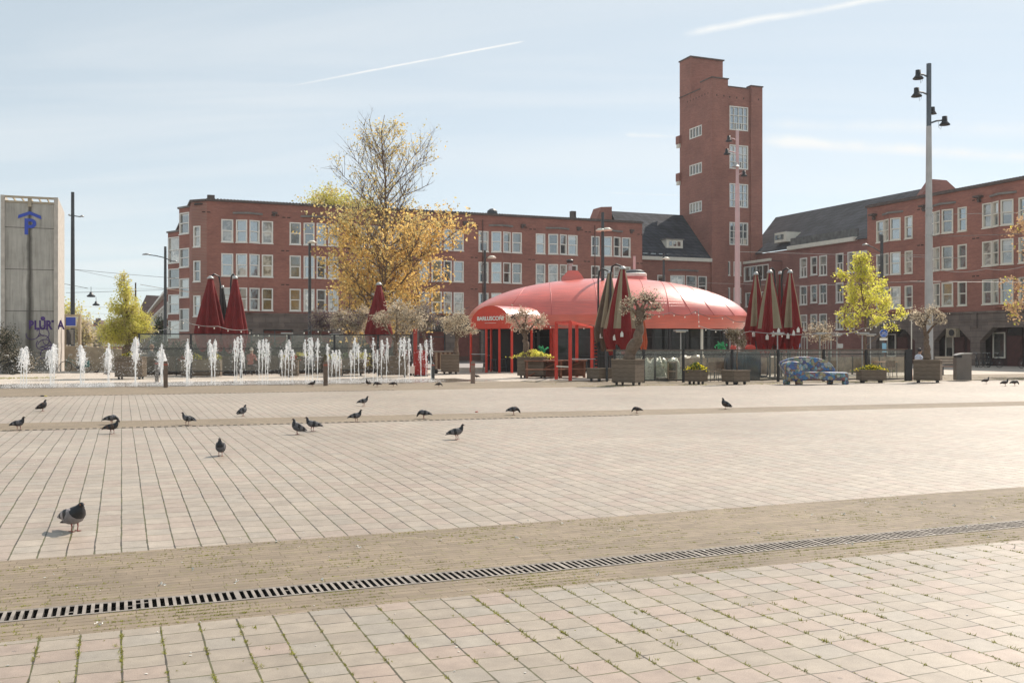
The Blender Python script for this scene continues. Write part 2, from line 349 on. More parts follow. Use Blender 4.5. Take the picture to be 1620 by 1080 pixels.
# ------------------------------------------------------------------ ground
def paving_mat(name, CW, RL, c1, c2, pk, bl, jw=1.0):
    t = NT(name, .52); t.b.inputs['Specular IOR Level'].default_value = .55; x, y, z = t.sep(t.tc.outputs['Object'])
    wob = t.math('MULTIPLY', t.math('SUBTRACT', t.noise(t.tc.outputs['Object'], 1.1, 2), .5), .02)
    cu = t.math('DIVIDE', t.math('ADD', x, wob), CW); ci = t.math('FLOOR', cu); cf = t.math('FRACT', cu)
    w = t.white(ci, 7.3).outputs['Value']
    cv = t.math('ADD', t.math('DIVIDE', y, RL), t.math('ADD', t.math('MULTIPLY', w, 3.1), t.math('MULTIPLY', t.noise(t.tc.outputs['Object'], 1.7, 1), .35))); ri = t.math('FLOOR', cv); rf = t.math('FRACT', cv)
    wn_ = t.white(ci, ri); tone = wn_.outputs['Value']
    w2_ = t.white(t.math('ADD', ci, 31.7), ri).outputs['Value']
    ec = t.math('MULTIPLY', t.math('MINIMUM', cf, t.math('SUBTRACT', 1.0, cf)), CW)
    er = t.math('MULTIPLY', t.math('MINIMUM', rf, t.math('SUBTRACT', 1.0, rf)), RL)
    nj = t.noise(t.tc.outputs['Object'], 9, 3)
    jc = t.math('LESS_THAN', ec, t.rng(nj, .3, .7, .0036 * jw, .0078 * jw)); jr = t.math('LESS_THAN', er, t.rng(nj, .3, .7, .0026 * jw, .0072 * jw))
    j = t.math('MAXIMUM', jc, jr)
    base = t.mix(tone, c1, c2)
    base = t.mix(t.math('MULTIPLY', t.math('GREATER_THAN', w2_, .72), pk), base, (.335, .25, .205, 1))
    base = t.mix(t.math('MULTIPLY', t.math('LESS_THAN', w2_, .16), bl), base, (.29, .268, .23, 1))
    g = t.noise(t.tc.outputs['Object'], 160, 3, .8); g2 = t.noise(t.tc.outputs['Object'], .22, 5, .6); g3 = t.noise(t.tc.outputs['Object'], 7, 5, .7)
    k = t.math('MULTIPLY', t.rng(g, .3, .7, .72, 1.24), t.math('MULTIPLY', t.rng(g2, .3, .7, .84, 1.12), t.rng(g3, .3, .7, .82, 1.14)))
    v = t.n('ShaderNodeVectorMath', operation='SCALE'); t.put(v.inputs[0], base); t.put(v.inputs['Scale'], k)
    c = v.outputs[0]
    spl = t.math('MULTIPLY', t.math('GREATER_THAN', t.noise(t.tc.outputs['Object'], 3.3, 6, .75, .4), .735), .55); c = t.mix(spl, c, (.72, .68, .62, 1))
    drk = t.math('MULTIPLY', t.math('GREATER_THAN', t.noise(t.comb(t.math('ADD', x, 40), y), 14, 4, .7), .76), .5); c = t.mix(drk, c, (.14, .11, .09, 1))
    stn = t.rng(t.noise(t.tc.outputs['Object'], .75, 6, .7, .6), .55, .72, 0, .32); c = t.mix(stn, c, (.19, .155, .125, 1))
    gum = t.n('ShaderNodeTexVoronoi'); gum.inputs['Scale'].default_value = 2.6; t.L.new(t.tc.outputs['Object'], gum.inputs['Vector']); c = t.mix(t.math('MULTIPLY', t.math('LESS_THAN', gum.outputs['Distance'], .035), .6), c, (.13, .11, .095, 1))
    moss = t.rng(t.noise(t.tc.outputs['Object'], 2.3, 4), .4, .6, 0, 1)
    jcol = t.mix(moss, (.045, .034, .022, 1), (.085, .08, .02, 1))
    c = t.mix(j, c, jcol)
    t.bump(t.math('SUBTRACT', t.math('MULTIPLY', g, .15), t.math('MULTIPLY', j, 1.0)), .6, .006); return t.col(c)
def strip_mat():
    t = NT('brick_paving_strip', .8); o = t.tc.outputs['Object']; x, y, z = t.sep(o)
    yy = t.math('DIVIDE', t.math('ADD', y, t.math('MULTIPLY', t.math('SUBTRACT', t.noise(o, 2.5, 2), .5), .016)), .072); r = t.math('FLOOR', yy); rf = t.math('FRACT', yy)
    xx = t.math('ADD', t.math('DIVIDE', x, .215), t.math('MULTIPLY', t.white(r, 2.0).outputs['Value'], 5.0)); c = t.math('FLOOR', xx); cf = t.math('FRACT', xx); tone = t.white(c, r).outputs['Value']
    ey = t.math('MULTIPLY', t.math('MINIMUM', rf, t.math('SUBTRACT', 1.0, rf)), .072); ex = t.math('MULTIPLY', t.math('MINIMUM', cf, t.math('SUBTRACT', 1.0, cf)), .215)
    nj = t.noise(o, 7, 3); j = t.math('MAXIMUM', t.math('LESS_THAN', ey, t.rng(nj, .35, .65, .0005, .0062)), t.math('LESS_THAN', ex, t.rng(nj, .3, .7, .001, .005)))
    b = t.mix(tone, (.185, .145, .102, 1), (.235, .185, .13, 1))
    k = t.math('MULTIPLY', t.rng(t.noise(o, 120, 3, .8), .3, .7, .8, 1.2), t.math('MULTIPLY', t.rng(t.noise(o, .6, 5, .6), .3, .7, .85, 1.15), t.rng(t.noise(o, 9, 4, .7), .3, .7, .88, 1.1)))
    v = t.n('ShaderNodeVectorMath', operation='SCALE'); t.put(v.inputs[0], b); t.put(v.inputs['Scale'], k); cc = v.outputs[0]
    spl = t.math('MULTIPLY', t.math('GREATER_THAN', t.noise(o, 5.3, 6, .75), .725), .55); cc = t.mix(spl, cc, (.6, .56, .5, 1))
    moss = t.math('GREATER_THAN', t.noise(t.comb(t.math('MULTIPLY', x, 5), t.math('MULTIPLY', y, 24)), 1.0, 3), .56)
    cc = t.mix(j, cc, t.mix(moss, (.115, .085, .05, 1), (.15, .145, .035, 1)))
    ms = t.math('MULTIPLY', t.math('MULTIPLY', t.math('LESS_THAN', ey, .013), t.math('GREATER_THAN', t.noise(t.comb(t.math('MULTIPLY', x, 6), t.math('MULTIPLY', y, 14)), 1.6, 4, .7), .63)), .8); cc = t.mix(ms, cc, (.19, .18, .04, 1))
    t.bump(t.math('SUBTRACT', 1.0, j), .5, .006); return t.col(cc)
pav, pavn, stripm = paving_mat('paving_slabs', .196, .262, (.315, .264, .212, 1), (.372, .316, .256, 1), .4, .3, 1.05), paving_mat('paving_slabs_near', .208, .196, (.272, .228, .178, 1), (.325, .275, .218, 1), .6, .45, .9), strip_mat()
def sheet(name, mat, u0, u1, va0, va1, vb0, vb1, lift=0.0, nu=1, label=None):
    """paving sheet between two lines: v=va0..va1 (near edge at u0,u1), v=vb0..vb1 (far edge); follows the falls to the drains"""
    mb = MB(); nv = max(1, int(abs(vb0 - va0) / .6))
    nu = max(nu, 1)
    vs_ = []
    for i in range(nu + 1):
        s = i / nu; u = u0 + (u1 - u0) * s; a = va0 + (va1 - va0) * s; b = vb0 + (vb1 - vb0) * s
        for j in range(nv + 1):
            v = a + (b - a) * j / nv; vs_.append((u, v, gz(v) + lift))
    fs = [(i * (nv + 1) + j, (i + 1) * (nv + 1) + j, (i + 1) * (nv + 1) + j + 1, i * (nv + 1) + j + 1) for i in range(nu) for j in range(nv)]
    mb.add(vs_, fs); o = mb.build(name, mat); o.rotation_euler = (0, 0, TH); return setting(o, label)
UA, UB = -60.0, 110.0
base_m = M('bare_ground', (.20, .17, .14), .95, var=.15, scale=.05)
mb = MB(); mb.add([(-3000, -60, -.14), (3000, -60, -.14), (3000, 6000, -.14), (-3000, 6000, -.14)], [(0, 1, 2, 3)]); setting(mb.build('ground', base_m))
sheet('pavement', pavn, UA, UB, -12, -12, 5.93, 5.93)
sheet('brick_pavement', stripm, UA, UB, 5.93, 5.93, 6.345, 6.345)
sheet('brick_pavement', stripm, UA, UB, 6.605, 6.605, 8.13, 8.13)
def midv(u): return 20.55 - (u + 2.1) * .06
def midw(u): return 22.4 - (u + 2.1) * .068
sheet('pavement', pav, UA, UB, 8.13, 8.13, midv(UA), midv(UB), nu=20)
sheet('brick_pavement', stripm, UA, UB, midv(UA), midv(UB), midw(UA), midw(UB), nu=20)
sheet('pavement', pav, UA, UB, midw(UA), midw(UB), 33.9, 33.9, nu=20)
far_m = pav
mosspave = M('worn_verge_paving', (.36, .31, .22), .9, var=.22, scale=.8, bump=.2)
sheet('brick_pavement', stripm, UA, 18, 33.9, 33.9, 40.6, 40.6)
sheet('brick_pavement', stripm, 18, UB, 33.9, 31.5, 40.6, 40.6, nu=1)
pl = sheet('terrace_pavement', M('terrace_paving', (.44, .385, .325), .8, var=.16, scale=.9, bump=.15), UA, UB, 40.6, 40.6, 62, 62)
pl2 = sheet('road', M('asphalt_road', (.30, .275, .26), .85, var=.12, scale=.4, bump=.1), UA, UB, 62, 62, 130, 130)
mb = MB(); mb.box(UA, UB, 61.8, 62.0, -.1, .10); o = mb.build('kerb', concrete); o.rotation_euler = (0, 0, TH); setting(o)
# drain grate with real bars over a dark channel
dg_ = thing('drain_grate', 'long slotted metal drain grate set in the brown brick strip in the foreground', 'drain grate', (*w2(-9.6, 6.475), 0), TH)
rnd = random.Random(3)
cast = M('cast_iron_grate', (.255, .225, .195), .65, .1, var=.3, scale=8, bump=.3)
L_ = 38.0
MB().box(0, L_, -.13, -.115, -.09, .004).build('frame_edge', cast, dg_); MB().box(0, L_, .115, .13, -.09, .004).build('frame_edge', cast, dg_)
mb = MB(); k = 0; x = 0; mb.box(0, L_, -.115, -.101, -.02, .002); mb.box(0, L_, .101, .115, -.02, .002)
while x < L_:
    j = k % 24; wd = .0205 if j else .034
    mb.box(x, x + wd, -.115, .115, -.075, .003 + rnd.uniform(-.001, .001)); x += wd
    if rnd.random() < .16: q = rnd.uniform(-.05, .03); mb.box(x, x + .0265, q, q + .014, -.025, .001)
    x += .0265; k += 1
bo_ = mb.build('bars', [M('grate_side_shade', (.03, .025, .02), .9), cast], dg_)  # bar sides coloured near black, painting in the shade inside the slots
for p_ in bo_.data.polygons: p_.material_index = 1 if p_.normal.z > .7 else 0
mb = MB(); mb.box(0, L_, -.129, .129, -.132, -.125)
for i in range(0, 37): mb.box(i + .1, i + .9, -.09, -.03, -.06, -.05)
mb.build('channel', M('channel_bottom', (.02, .017, .015), 1, var=.5), dg_)
# perforated drain lines further out: small slots
slot = M('drain_slot_dark', (.02, .018, .015), .9); plate = M('drain_plate', (.27, .22, .17), .7, .2, var=.2)
def slot_line(u0, u1, fv, label, pitch, wdt, ln):
    r = thing('slot_drain', label, 'slot drain', (*w2(u0, fv(u0)), 0), TH + math.atan((fv(u1) - fv(u0)) / (u1 - u0)))
    L = (u1 - u0); a = MB(); a.box(0, L, -.09, .09, -.02, .005 + gz(fv(u0))); a.build('frame', plate, r)
    b = MB(); x = 0
    while x < L: b.box(x, x + wdt, -ln / 2, ln / 2, 0, .0075 + gz(fv(u0))); x += pitch
    b.build('slots', slot, r)
slot_line(-3.5, 11.0, midv, 'thin dotted drain line crossing the square behind the middle pigeons', .13, .07, .13)
slot_line(-5.0, 9.0, lambda u: 33.95, 'farther thin dotted drain line just in front of the fountain strip', .16, .08, .13)

# grass tufts growing in the joints
grass_m = M('joint_grass', (.27, .27, .05), .8, var=.35, scale=4, trans=.35)
mb = MB(); rnd = random.Random(5)
def tuft(u, v, s, nb):
    s *= .85
    X, Y = u, v
    for _ in range(nb):
        a = rnd.uniform(0, 6.28); l = s * rnd.uniform(.4, 1.2); bx, by = X + rnd.gauss(0, s * .3), Y + rnd.gauss(0, s * .8); z0 = gz(v)
        tip = (bx + math.cos(a) * l * .8, by + math.sin(a) * l * .8, z0 + l * rnd.uniform(.25, .9)); w = .0022 + s * .05
        mb.add([(bx - w * math.sin(a), by + w * math.cos(a), z0 - .002), (bx + w * math.sin(a), by - w * math.cos(a), z0 - .002), tip], [(0, 1, 2)])
def patchy(u, v, s=.9): return noise.noise(Vector((u * s, v * s, 3.1)))
n = 0
while n < 2700:
    u, v = rnd.uniform(-2.5, 9), rnd.uniform(3.3, 5.95)
    if rnd.random() > .45 + patchy(u, v) * 1.5 + (.25 if v > 4.4 else 0): n += .2; continue
    if rnd.random() < .93: cu = round(u / .208) * .208
    else: cu = u; 
    tuft(cu, v, rnd.choice((.007, .009, .012, .02, .026)), rnd.randint(6, 16)); n += 1
n = 0
while n < 3600:
    u, v = rnd.uniform(-2.5, 14), rnd.choice((rnd.uniform(5.95, 6.34), rnd.uniform(6.62, 8.1), rnd.uniform(6.62, 8.1)))
    if rnd.random() > .45 + patchy(u, v, 1.3) * 1.6: n += .2; continue
    v = round(v / .072) * .072; q = rnd.choice((.006, .008, .011, .015))
    for _ in range(rnd.randint(2, 7)): tuft(u + rnd.uniform(-.07, .07), v, q, rnd.randint(4, 9))
    n += 1
for _ in range(2200):
    u, v = rnd.uniform(-5, 15), rnd.uniform(8.2, 18)
    if patchy(u, v, .6) < -.05: continue
    tuft(round(u / .196) * .196, v, rnd.choice((.004, .006, .008)), rnd.randint(4, 8))
for _ in range(900): tuft(rnd.uniform(-2.5, 10), rnd.choice((5.93, 5.94, 8.13, 6.34, 6.61)), .007, 5)
o = mb.build('grass', grass_m); o.rotation_euler = (0, 0, TH); setting(o, 'small green tufts growing in the joints of the paving', 'stuff')
mb = MB(); rnd = random.Random(6)
for _ in range(2600):
    u, v = rnd.uniform(16, 42), rnd.choice((rnd.gauss(33.6, .25), rnd.gauss(34.3, .3), rnd.uniform(36, 41)))
    if patchy(u, v, .5) < -.1: continue
    tuft(u, v, rnd.uniform(.02, .06), 8)
for _ in range(300): tuft(rnd.uniform(-8, -3), rnd.uniform(52, 54), .1, 8)
o = mb.build('grass', M('verge_grass', (.26, .25, .05), .8, var=.3, scale=3, trans=.3)); o.rotation_euler = (0, 0, TH); setting(o, 'mossy green fringe along the foot of the terrace fence', 'stuff')
# crumbs and feathers
mb = MB()
for _ in range(34): u, v = rnd.uniform(-2, 9), rnd.uniform(5.6, 8.4); [mb.leaf((u + rnd.gauss(0, .008), v + rnd.gauss(0, .008), gz(v) + .006), .02, rnd) for _ in range(4)]
for _ in range(260):
    u, v = rnd.uniform(-2, 10), rnd.choice((rnd.uniform(4, 6), rnd.uniform(6, 8.2), rnd.uniform(8, 16))); mb.ball((u, v, gz(v) + .003), (rnd.uniform(.002, .011), rnd.uniform(.002, .007), .003), 5, 3)
o = mb.build('crumbs', M('crumb_white', (.75, .72, .66), .8)); o.rotation_euler = (0, 0, TH); setting(o, 'pale crumbs and droppings scattered over the paving', 'stuff')
# ------------------------------------------------------------------ buildings
wrnd = random.Random(11)
def window(parent, o, d, n, a0, a1, b0, b1, mul=0, rail=.5, fr=.10, frame=None, pane=None, proud=.03, sill=True, split_low=False):
    """white timber window set in an opening: frame part with its pane as sub-part"""
    fm = MB(); B = lambda *q: fm.obar(o, d, n, *q)
    B(a0, a0 + fr, b0, b1, -.10, proud); B(a1 - fr, a1, b0, b1, -.10, proud); B(a0 + fr, a1 - fr, b1 - fr, b1, -.10, proud); B(a0 + fr, a1 - fr, b0, b0 + fr * .9, -.10, proud)
    zr = b0 + (b1 - b0) * rail if rail else None
    if zr: B(a0 + fr, a1 - fr, zr - .045, zr + .045, -.09, proud - .02)
    for k in range(mul):
        c = a0 + (a1 - a0) * (k + 1) / (mul + 1)
        B(c - .03, c + .03, b0 + fr * .9, (b1 - fr), -.085, proud - .035)
    if split_low and zr: c = (a0 + a1) / 2; B(c - .06, c + .06, b0 + fr * .9, zr - .045, -.09, proud - .03)
    # thin sash bars inside the outer frame
    s = .045
    if zr:
        B(a0 + fr, a0 + fr + s, b0 + fr, zr, -.13, -.04); B(a1 - fr - s, a1 - fr, b0 + fr, zr, -.13, -.04)
    if sill: B(a0 - .04, a1 + .04, b0 - .08, b0 - .003, -.05, proud + .06)
    w = fm.build('window', frame or white, parent)
    p = MB().obar(o, d, n, a0 + fr * .5, a1 - fr * .5, b0 + fr * .5, b1 - fr * .5, -.13, -.105)
    g = pane or wrnd.choice(('gdark', 'gdark', 'gsky', 'gsky', 'gcurt'))
    p.build('pane', MATS[g], w)
    return w
def prow(parent, wallmb, o, d, n, ac, hw, rows, zb, zt, ang=20, capm=None, frame=None):
    """angled (prow shaped) bay: two brick facets from zb to zt with windows; rows = list of (b0,b1)"""
    k = hw * math.tan(R(ang)); P = lambda a, q: (o[0] + d[0] * a + n[0] * q, o[1] + d[1] * a + n[1] * q)
    A, T, B = P(ac - hw, 0), P(ac, k), P(ac + hw, 0)
    for p, q, pid in ((A, T, 0), (T, B, 1)):
        dd = Vector((q[0] - p[0], q[1] - p[1])); L = dd.length; dd /= L; nn = (dd[1], -dd[0])
        if nn[0] * n[0] + nn[1] * n[1] < 0: nn = (-nn[0], -nn[1])
        e0, e1 = (.02, .09) if pid == 0 else (.09, .02)
        wallmb.wall(p, dd, nn, L, zb, zt, [(e0, L - e1, b0, b1) for b0, b1 in rows], .2)
        for b0, b1 in rows: window(parent, p, dd, nn, e0 + .002, L - e1 - .002, b0, b1, frame=frame)
    wallmb.add([(*A, zb), (*T, zb), (*B, zb)], [(0, 1, 2)])
    cm = MB(); g = .16; A2, T2, B2 = P(ac - hw - .25, .04), P(ac, k + g), P(ac + hw + .25, .04); A3, B3 = P(ac - hw - .25, -.02), P(ac + hw + .25, -.02)
    cm.add([(*A2, zt), (*T2, zt), (*B2, zt), (*B3, zt), (*A3, zt)] + [(*A2, zt + .16), (*T2, zt + .16), (*B2, zt + .16), (*B3, zt + .16), (*A3, zt + .16)],
           [(0, 1, 2, 3, 4), (9, 8, 7, 6, 5)] + [(i, (i + 1) % 5, 5 + (i + 1) % 5, 5 + i) for i in range(5)])
    cm.build('bay_cap', MATS['capstone'], parent)
MATS['capstone'] = M('grey_cap_stone', (.20, .185, .17), .8, var=.25, scale=2)
coping = M('coping_tile', (.10, .075, .065), .7, var=.3, scale=4)
def broot(name, label, cat, u, v, group=None): return thing(name, label, cat, (*w2(u, v), 0), TH, group)
ROWS = [(10.55, 12.5), (7.6, 9.55), (4.66, 6.6)]

# --- central long block
V0 = 88.0
uL, uR = ufor(327, V0), ufor(1016, V0)
cb = broot('brick_apartment_block', 'long four storey red brick block with white bay windows behind the golden tree', 'building', uL, V0)
def U(x): return ufor(x, V0) - uL
groups = [((350, 369), (373, 411), (414, 432)), ((458, 476), (480, 516), (519, 535.5)), ((563, 580), (584, 619), (622, 638.5)), ((663, 679), (682.3, 715), (717.5, 733.5)),
          ((757, 772.7), (777, 808), (810, 825.3)), ((847.5, 862.5), (867, 897), (898.5, 913.5)), ((935, 948.5), (952, 981.7), (983.5, 997.3))]
wm = MB(); L = uR - uL; o0, d0, n0 = (0, 0), (1, 0), (0, -1)
ops = []; bays = []
for a, b, c in groups:
    for q in (a, c): ops += [(U(q[0]), U(q[1]), r0, r1) for r0, r1 in ROWS]
    bays.append((U(b[0]), U(b[1])))
bayops = [(a, b, 4.45, 13.0) for a, b in bays]
wm.wall(o0, d0, n0, L, 4.35, 14.0, ops + bayops, .2)
for a0, a1, b0, b1 in ops: window(cb, o0, d0, n0, a0 + .003, a1 - .003, b0, b1, mul=1 if wrnd.random() < .08 else 0)
for a, b in bays: prow(cb, wm, o0, d0, n0, (a + b) / 2, (b - a) / 2, ROWS, 4.45, 13.0)
# side: diagonal facet then wall along v
def pxl(u, v): X, Y = w2(u, v); return 810 + F * X / Y
lc = 0.1
while pxl(uL - lc * .7071, V0 + lc * .7071) > 303: lc += .02
d1 = (-.7071, .7071); n1 = (-.7071, -.7071)
fa = lambda x: min((abs(pxl(uL - q * .01 * .7071, V0 + q * .01 * .7071) - x), q * .01) for q in range(int(lc * 100) + 1))[1]
a0, a1 = fa(317.3), fa(306)
ops1 = [(a0, a1, b0, b1) for b0, b1 in ((10.1, 11.9), (7.1, 8.9), (4.1, 5.9))]
wm.wall((0, 0), d1, n1, lc, 0, 14.0, ops1, .2)
for q in ops1: window(cb, (0, 0), d1, n1, q[0] + .003, q[1] - .003, q[2], q[3])
c2 = (-lc * .7071, lc * .7071); us = uL - lc * .7071; vs0 = V0 + lc * .7071
v3 = vfor(276.5, us); Ls = v3 - vs0; d2 = (0, 1); n2 = (-1, 0)
b1c = vfor(298, us) - vs0; b2c = vfor(283, us) - vs0; hw1, hw2 = 1.5, 1.9
rowsS = [(11.6, 13.5), (8.6, 10.3), (5.9, 7.6), (2.9, 4.9)]; rowsT = [(10.2, 12.9), (7.6, 9.6), (4.9, 6.9), (2.4, 4.2)]
wm.wall(c2, d2, n2, Ls, 0, 14.0, [(b1c - hw1, b1c + hw1, 2.2, 13.9), (b2c - hw2, b2c + hw2, 1.9, 13.4)], .2)
prow(cb, wm, c2, d2, n2, b1c, hw1, rowsS, 2.2, 13.9, 28); prow(cb, wm, c2, d2, n2, b2c, hw2, rowsT, 1.9, 13.4, 30)
wm.build('wall', MATS['brick'], cb)
core = MB(); DB = 11.0
core.prism([(.05, .25), (L - .05, .25), (L - .05, DB), (c2[0] + .25, DB), (c2[0] + .25, c2[1] + .1)], .02, 13.7)
core.prism([(c2[0] + .25, DB + .02), (6, DB + .02), (6, Ls + c2[1]), (c2[0] + .25, Ls + c2[1])], .02, 13.7)
core.build('building_core', M('brick_plain', (.16, .055, .042), .9, var=.15), cb)
rf = MB(); rf.obar(o0, d0, n0, -.1, L + .05, 14.0, 14.18, -.4, .16); rf.obar((0, 0), d1, n1, .1, lc + .05, 14.0, 14.18, -.4, .16); rf.obar(c2, d2, n2, .1, Ls + .05, 14.0, 14.18, -.4, .16)
for i in range(int(L / .28)): rf.obar(o0, d0, n0, i * .28, i * .28 + .14, 14.18, 14.235, -.1, .18)
rfo = rf.build('roof_edge', coping, cb)
fl = MB(); fl.box(c2[0] + .2, L, .3, DB, 13.72, 13.8); fl.box(c2[0] + .2, 6, DB + .01, Ls + c2[1], 13.72, 13.8); fl.build('roof', M('bitumen', (.05, .05, .05), .9), cb)
ch = MB(); x = U(796); ch.lathe([(.0, 14.3), (.5, 14.3), (.55, 14.5), (.5, 14.9), (.25, 15.1), (0, 15.15)], 12, (x, 3)); ch.box(x - .5, x + .5, 2.5, 3.5, 13.8, 14.3); ch.build('roof_vent', dark, cb)
ch = MB(); ch.box(.1, .7, .4, .9, 14.2, 14.6); ch.box(U(918), U(918) + .5, 2, 2.5, 13.8, 15.2); ch.build('chimney', coping, cb)
vm = MB()
for a, b, c in groups:
    for r in ((U(a[0]) - 1.6, 13.0), (U(c[1]) + .7, 9.9), (U(c[1]) + .7, 6.9), (U(c[1]) + .8, 12.85)):
        for j in range(2): vm.obar(o0, d0, n0, r[0] + j * .42, r[0] + j * .42 + .28, r[1], r[1] + .09, 0, .012)
vm.build('vent_bricks', M('vent_dark', (.05, .03, .025), .9), cb)
for a, b, c in groups:
    hk = MB(); x = U(c[1]) - .1; hk.obar(o0, d0, n0, x, x + .45, 13.15, 13.33, 0, .22); hk.obar(o0, d0, n0, x + .1, x + .3, 12.95, 13.15, 0, .12); hk.build('wall_ornament', coping, cb)
dp = MB()
for i in (1, 3, 5): x = U(groups[i][2][1]) + 1.9; dp.tube([(x, -.08, 4.4), (x, -.08, 13.6)], .045, 6)
dp.build('downpipe', M('pipe_dark', (.10, .045, .035), .7), cb)
# ground floor of stone with shop fronts
gm = MB(); gops = []
x = 1.2
while x < L - 3: gops.append((x, x + 2.6, .15, 3.0)); x += 3.55
gm.wall((0, 0), d0, (0, -1), L, 0, 4.35, gops, .35); gm.obar(o0, d0, n0, .0, L, 4.28, 4.42, 0, .07); gm.obar(o0, d0, n0, 0, L, 3.3, 3.42, 0, .05)
gm.build('plinth', MATS['stone'], cb)
for i, (a0, a1, b0, b1) in enumerate(gops):
    f = MB(); f.obar(o0, d0, n0, a0, a1, b1 - .12, b1, -.33, -.22); f.obar(o0, d0, n0, a0, a1, b0, b0 + .4, -.33, -.22)
    for q in (a0, a0 + (a1 - a0) * (.38 if i % 2 else .55), a1 - .09): f.obar(o0, d0, n0, q, q + .09, b0 + .4, b1 - .12, -.33, -.22)
    f.obar(o0, d0, n0, a0, a1, 2.35, 2.43, -.32, -.24)
    w = f.build('shop_front', wrnd.choice((dark, M('shop_cream', (.35, .31, .24), .6), M('shop_brown', (.09, .045, .03), .6))), cb)
    MB().obar(o0, d0, n0, a0, a1, b0 + .3, b1, -.36, -.335).build('pane', MATS['gshop'], w)
x = U(640)
sg = MB(); sg.obar(o0, d0, n0, x, x + 6.2, 3.0, 3.75, .07, .16); sgo = sg.build('shop_sign', black, cb)
tx = text_mesh('Mi', .75, white, .02, .012); tx.parent = sgo; tx.location = (x + 2.55, -.19, 3.12); tx.rotation_euler = (R(90), 0, 0)

# --- low wing with dark tiled roof between block and tower
VW = 95.0
ua, ub = uR - 3.0, ufor(1204, VW) + .3
lw = broot('tiled_roof_wing', 'lower brick wing with steep dark tiled roof and small white dormer left of the tower', 'building', ua, VW)
def UW(x): return ufor(x, VW) - ua
Lw = UW(1124.5); Lall = UW(1240)
wm = MB(); zE = 11.45
wins = []
for xr in ((1040, 1052), (1104, 1118)): wins += [(UW(xr[0]), UW(xr[1]), z0, z1) for z0, z1 in ((7.2, 9.4), (4.3, 6.2))]
for xr in ((1142, 1154), (1178, 1191)): wins += [(UW(xr[0]), UW(xr[1]), z0, z1) for z0, z1 in ((9.2, 10.9), (6.3, 8.0), (3.5, 5.1))]
by = (UW(1060), UW(1102))
wm.wall(o0, d0, n0, Lw, 0, zE, [w for w in wins if w[1] < Lw] + [(by[0], by[1], 4.0, 9.9)], .2)
for q in wins:
    if q[1] < Lw: window(lw, o0, d0, n0, *q, pane='gdark')
prow(lw, wm, o0, d0, n0, sum(by) / 2, (by[1] - by[0]) / 2, [(7.2, 9.4), (4.3, 6.2)], 4.0, 9.9, 14)
wm.obar(o0, (1, 0), n0, 0, Lw, .02, zE - .05, -8, -.3)
yr = 6.0; zR = 17.1
wm.build('wall', MATS['brick'], lw)
def UWd(x, y): return ufor(x, VW + y) - ua
gx = UWd(950, 7)
rm = MB(); rm.add([(UWd(966, yr), yr, zR), (Lw + 3, yr, zR), (Lw - .01, -.15, zE), (UW(1015) - 1.5, -.15, zE), (UWd(966, yr), 11.5, zE), (Lw + 3, 11.5, zE)], [(0, 3, 2, 1), (0, 1, 5, 4)])
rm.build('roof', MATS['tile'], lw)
gb = MB(); gb.prism_xz([(UWd(943, 5), 10.0), (UWd(968, 5), 10.0), (UWd(968, 5), zR + .35), (UWd(951, 5), zR + .25), (UWd(943, 5), zR - 1.3)], 5, 7.0); gb.build('gable', MATS['brick'], lw)
g = MB(); g.obar(o0, d0, n0, UW(1015) - 2, Lw, zE - .42, zE - .03, .002, .3); g.build('gutter', cream, lw)
g = MB()
for i in range(8): xx = UW(1018 + i * 12.7); g.obar(o0, d0, n0, xx, xx + .62, zE + .25, zE + .33, -.85, -.15)
g.build('roof_window_strip', MATS['gsky'], lw)
dm = MB(); dx0, dx1 = UW(1061), UW(1087); dm.box(dx0, dx1, .9, 3, 12.55, 13.55); dmo = dm.build('dormer', cream, lw)
for i in range(3): a = dx0 + .35 + i * (dx1 - dx0 - .5) / 3; MB().box(a, a + .36, .86, .9, 12.8, 13.3).build('pane', MATS['gdark'], dmo)
MB().box(dx0 - .15, dx1 + .15, .8, 3.2, 13.5, 13.62).build('dormer_roof', MATS['capstone'], dmo)

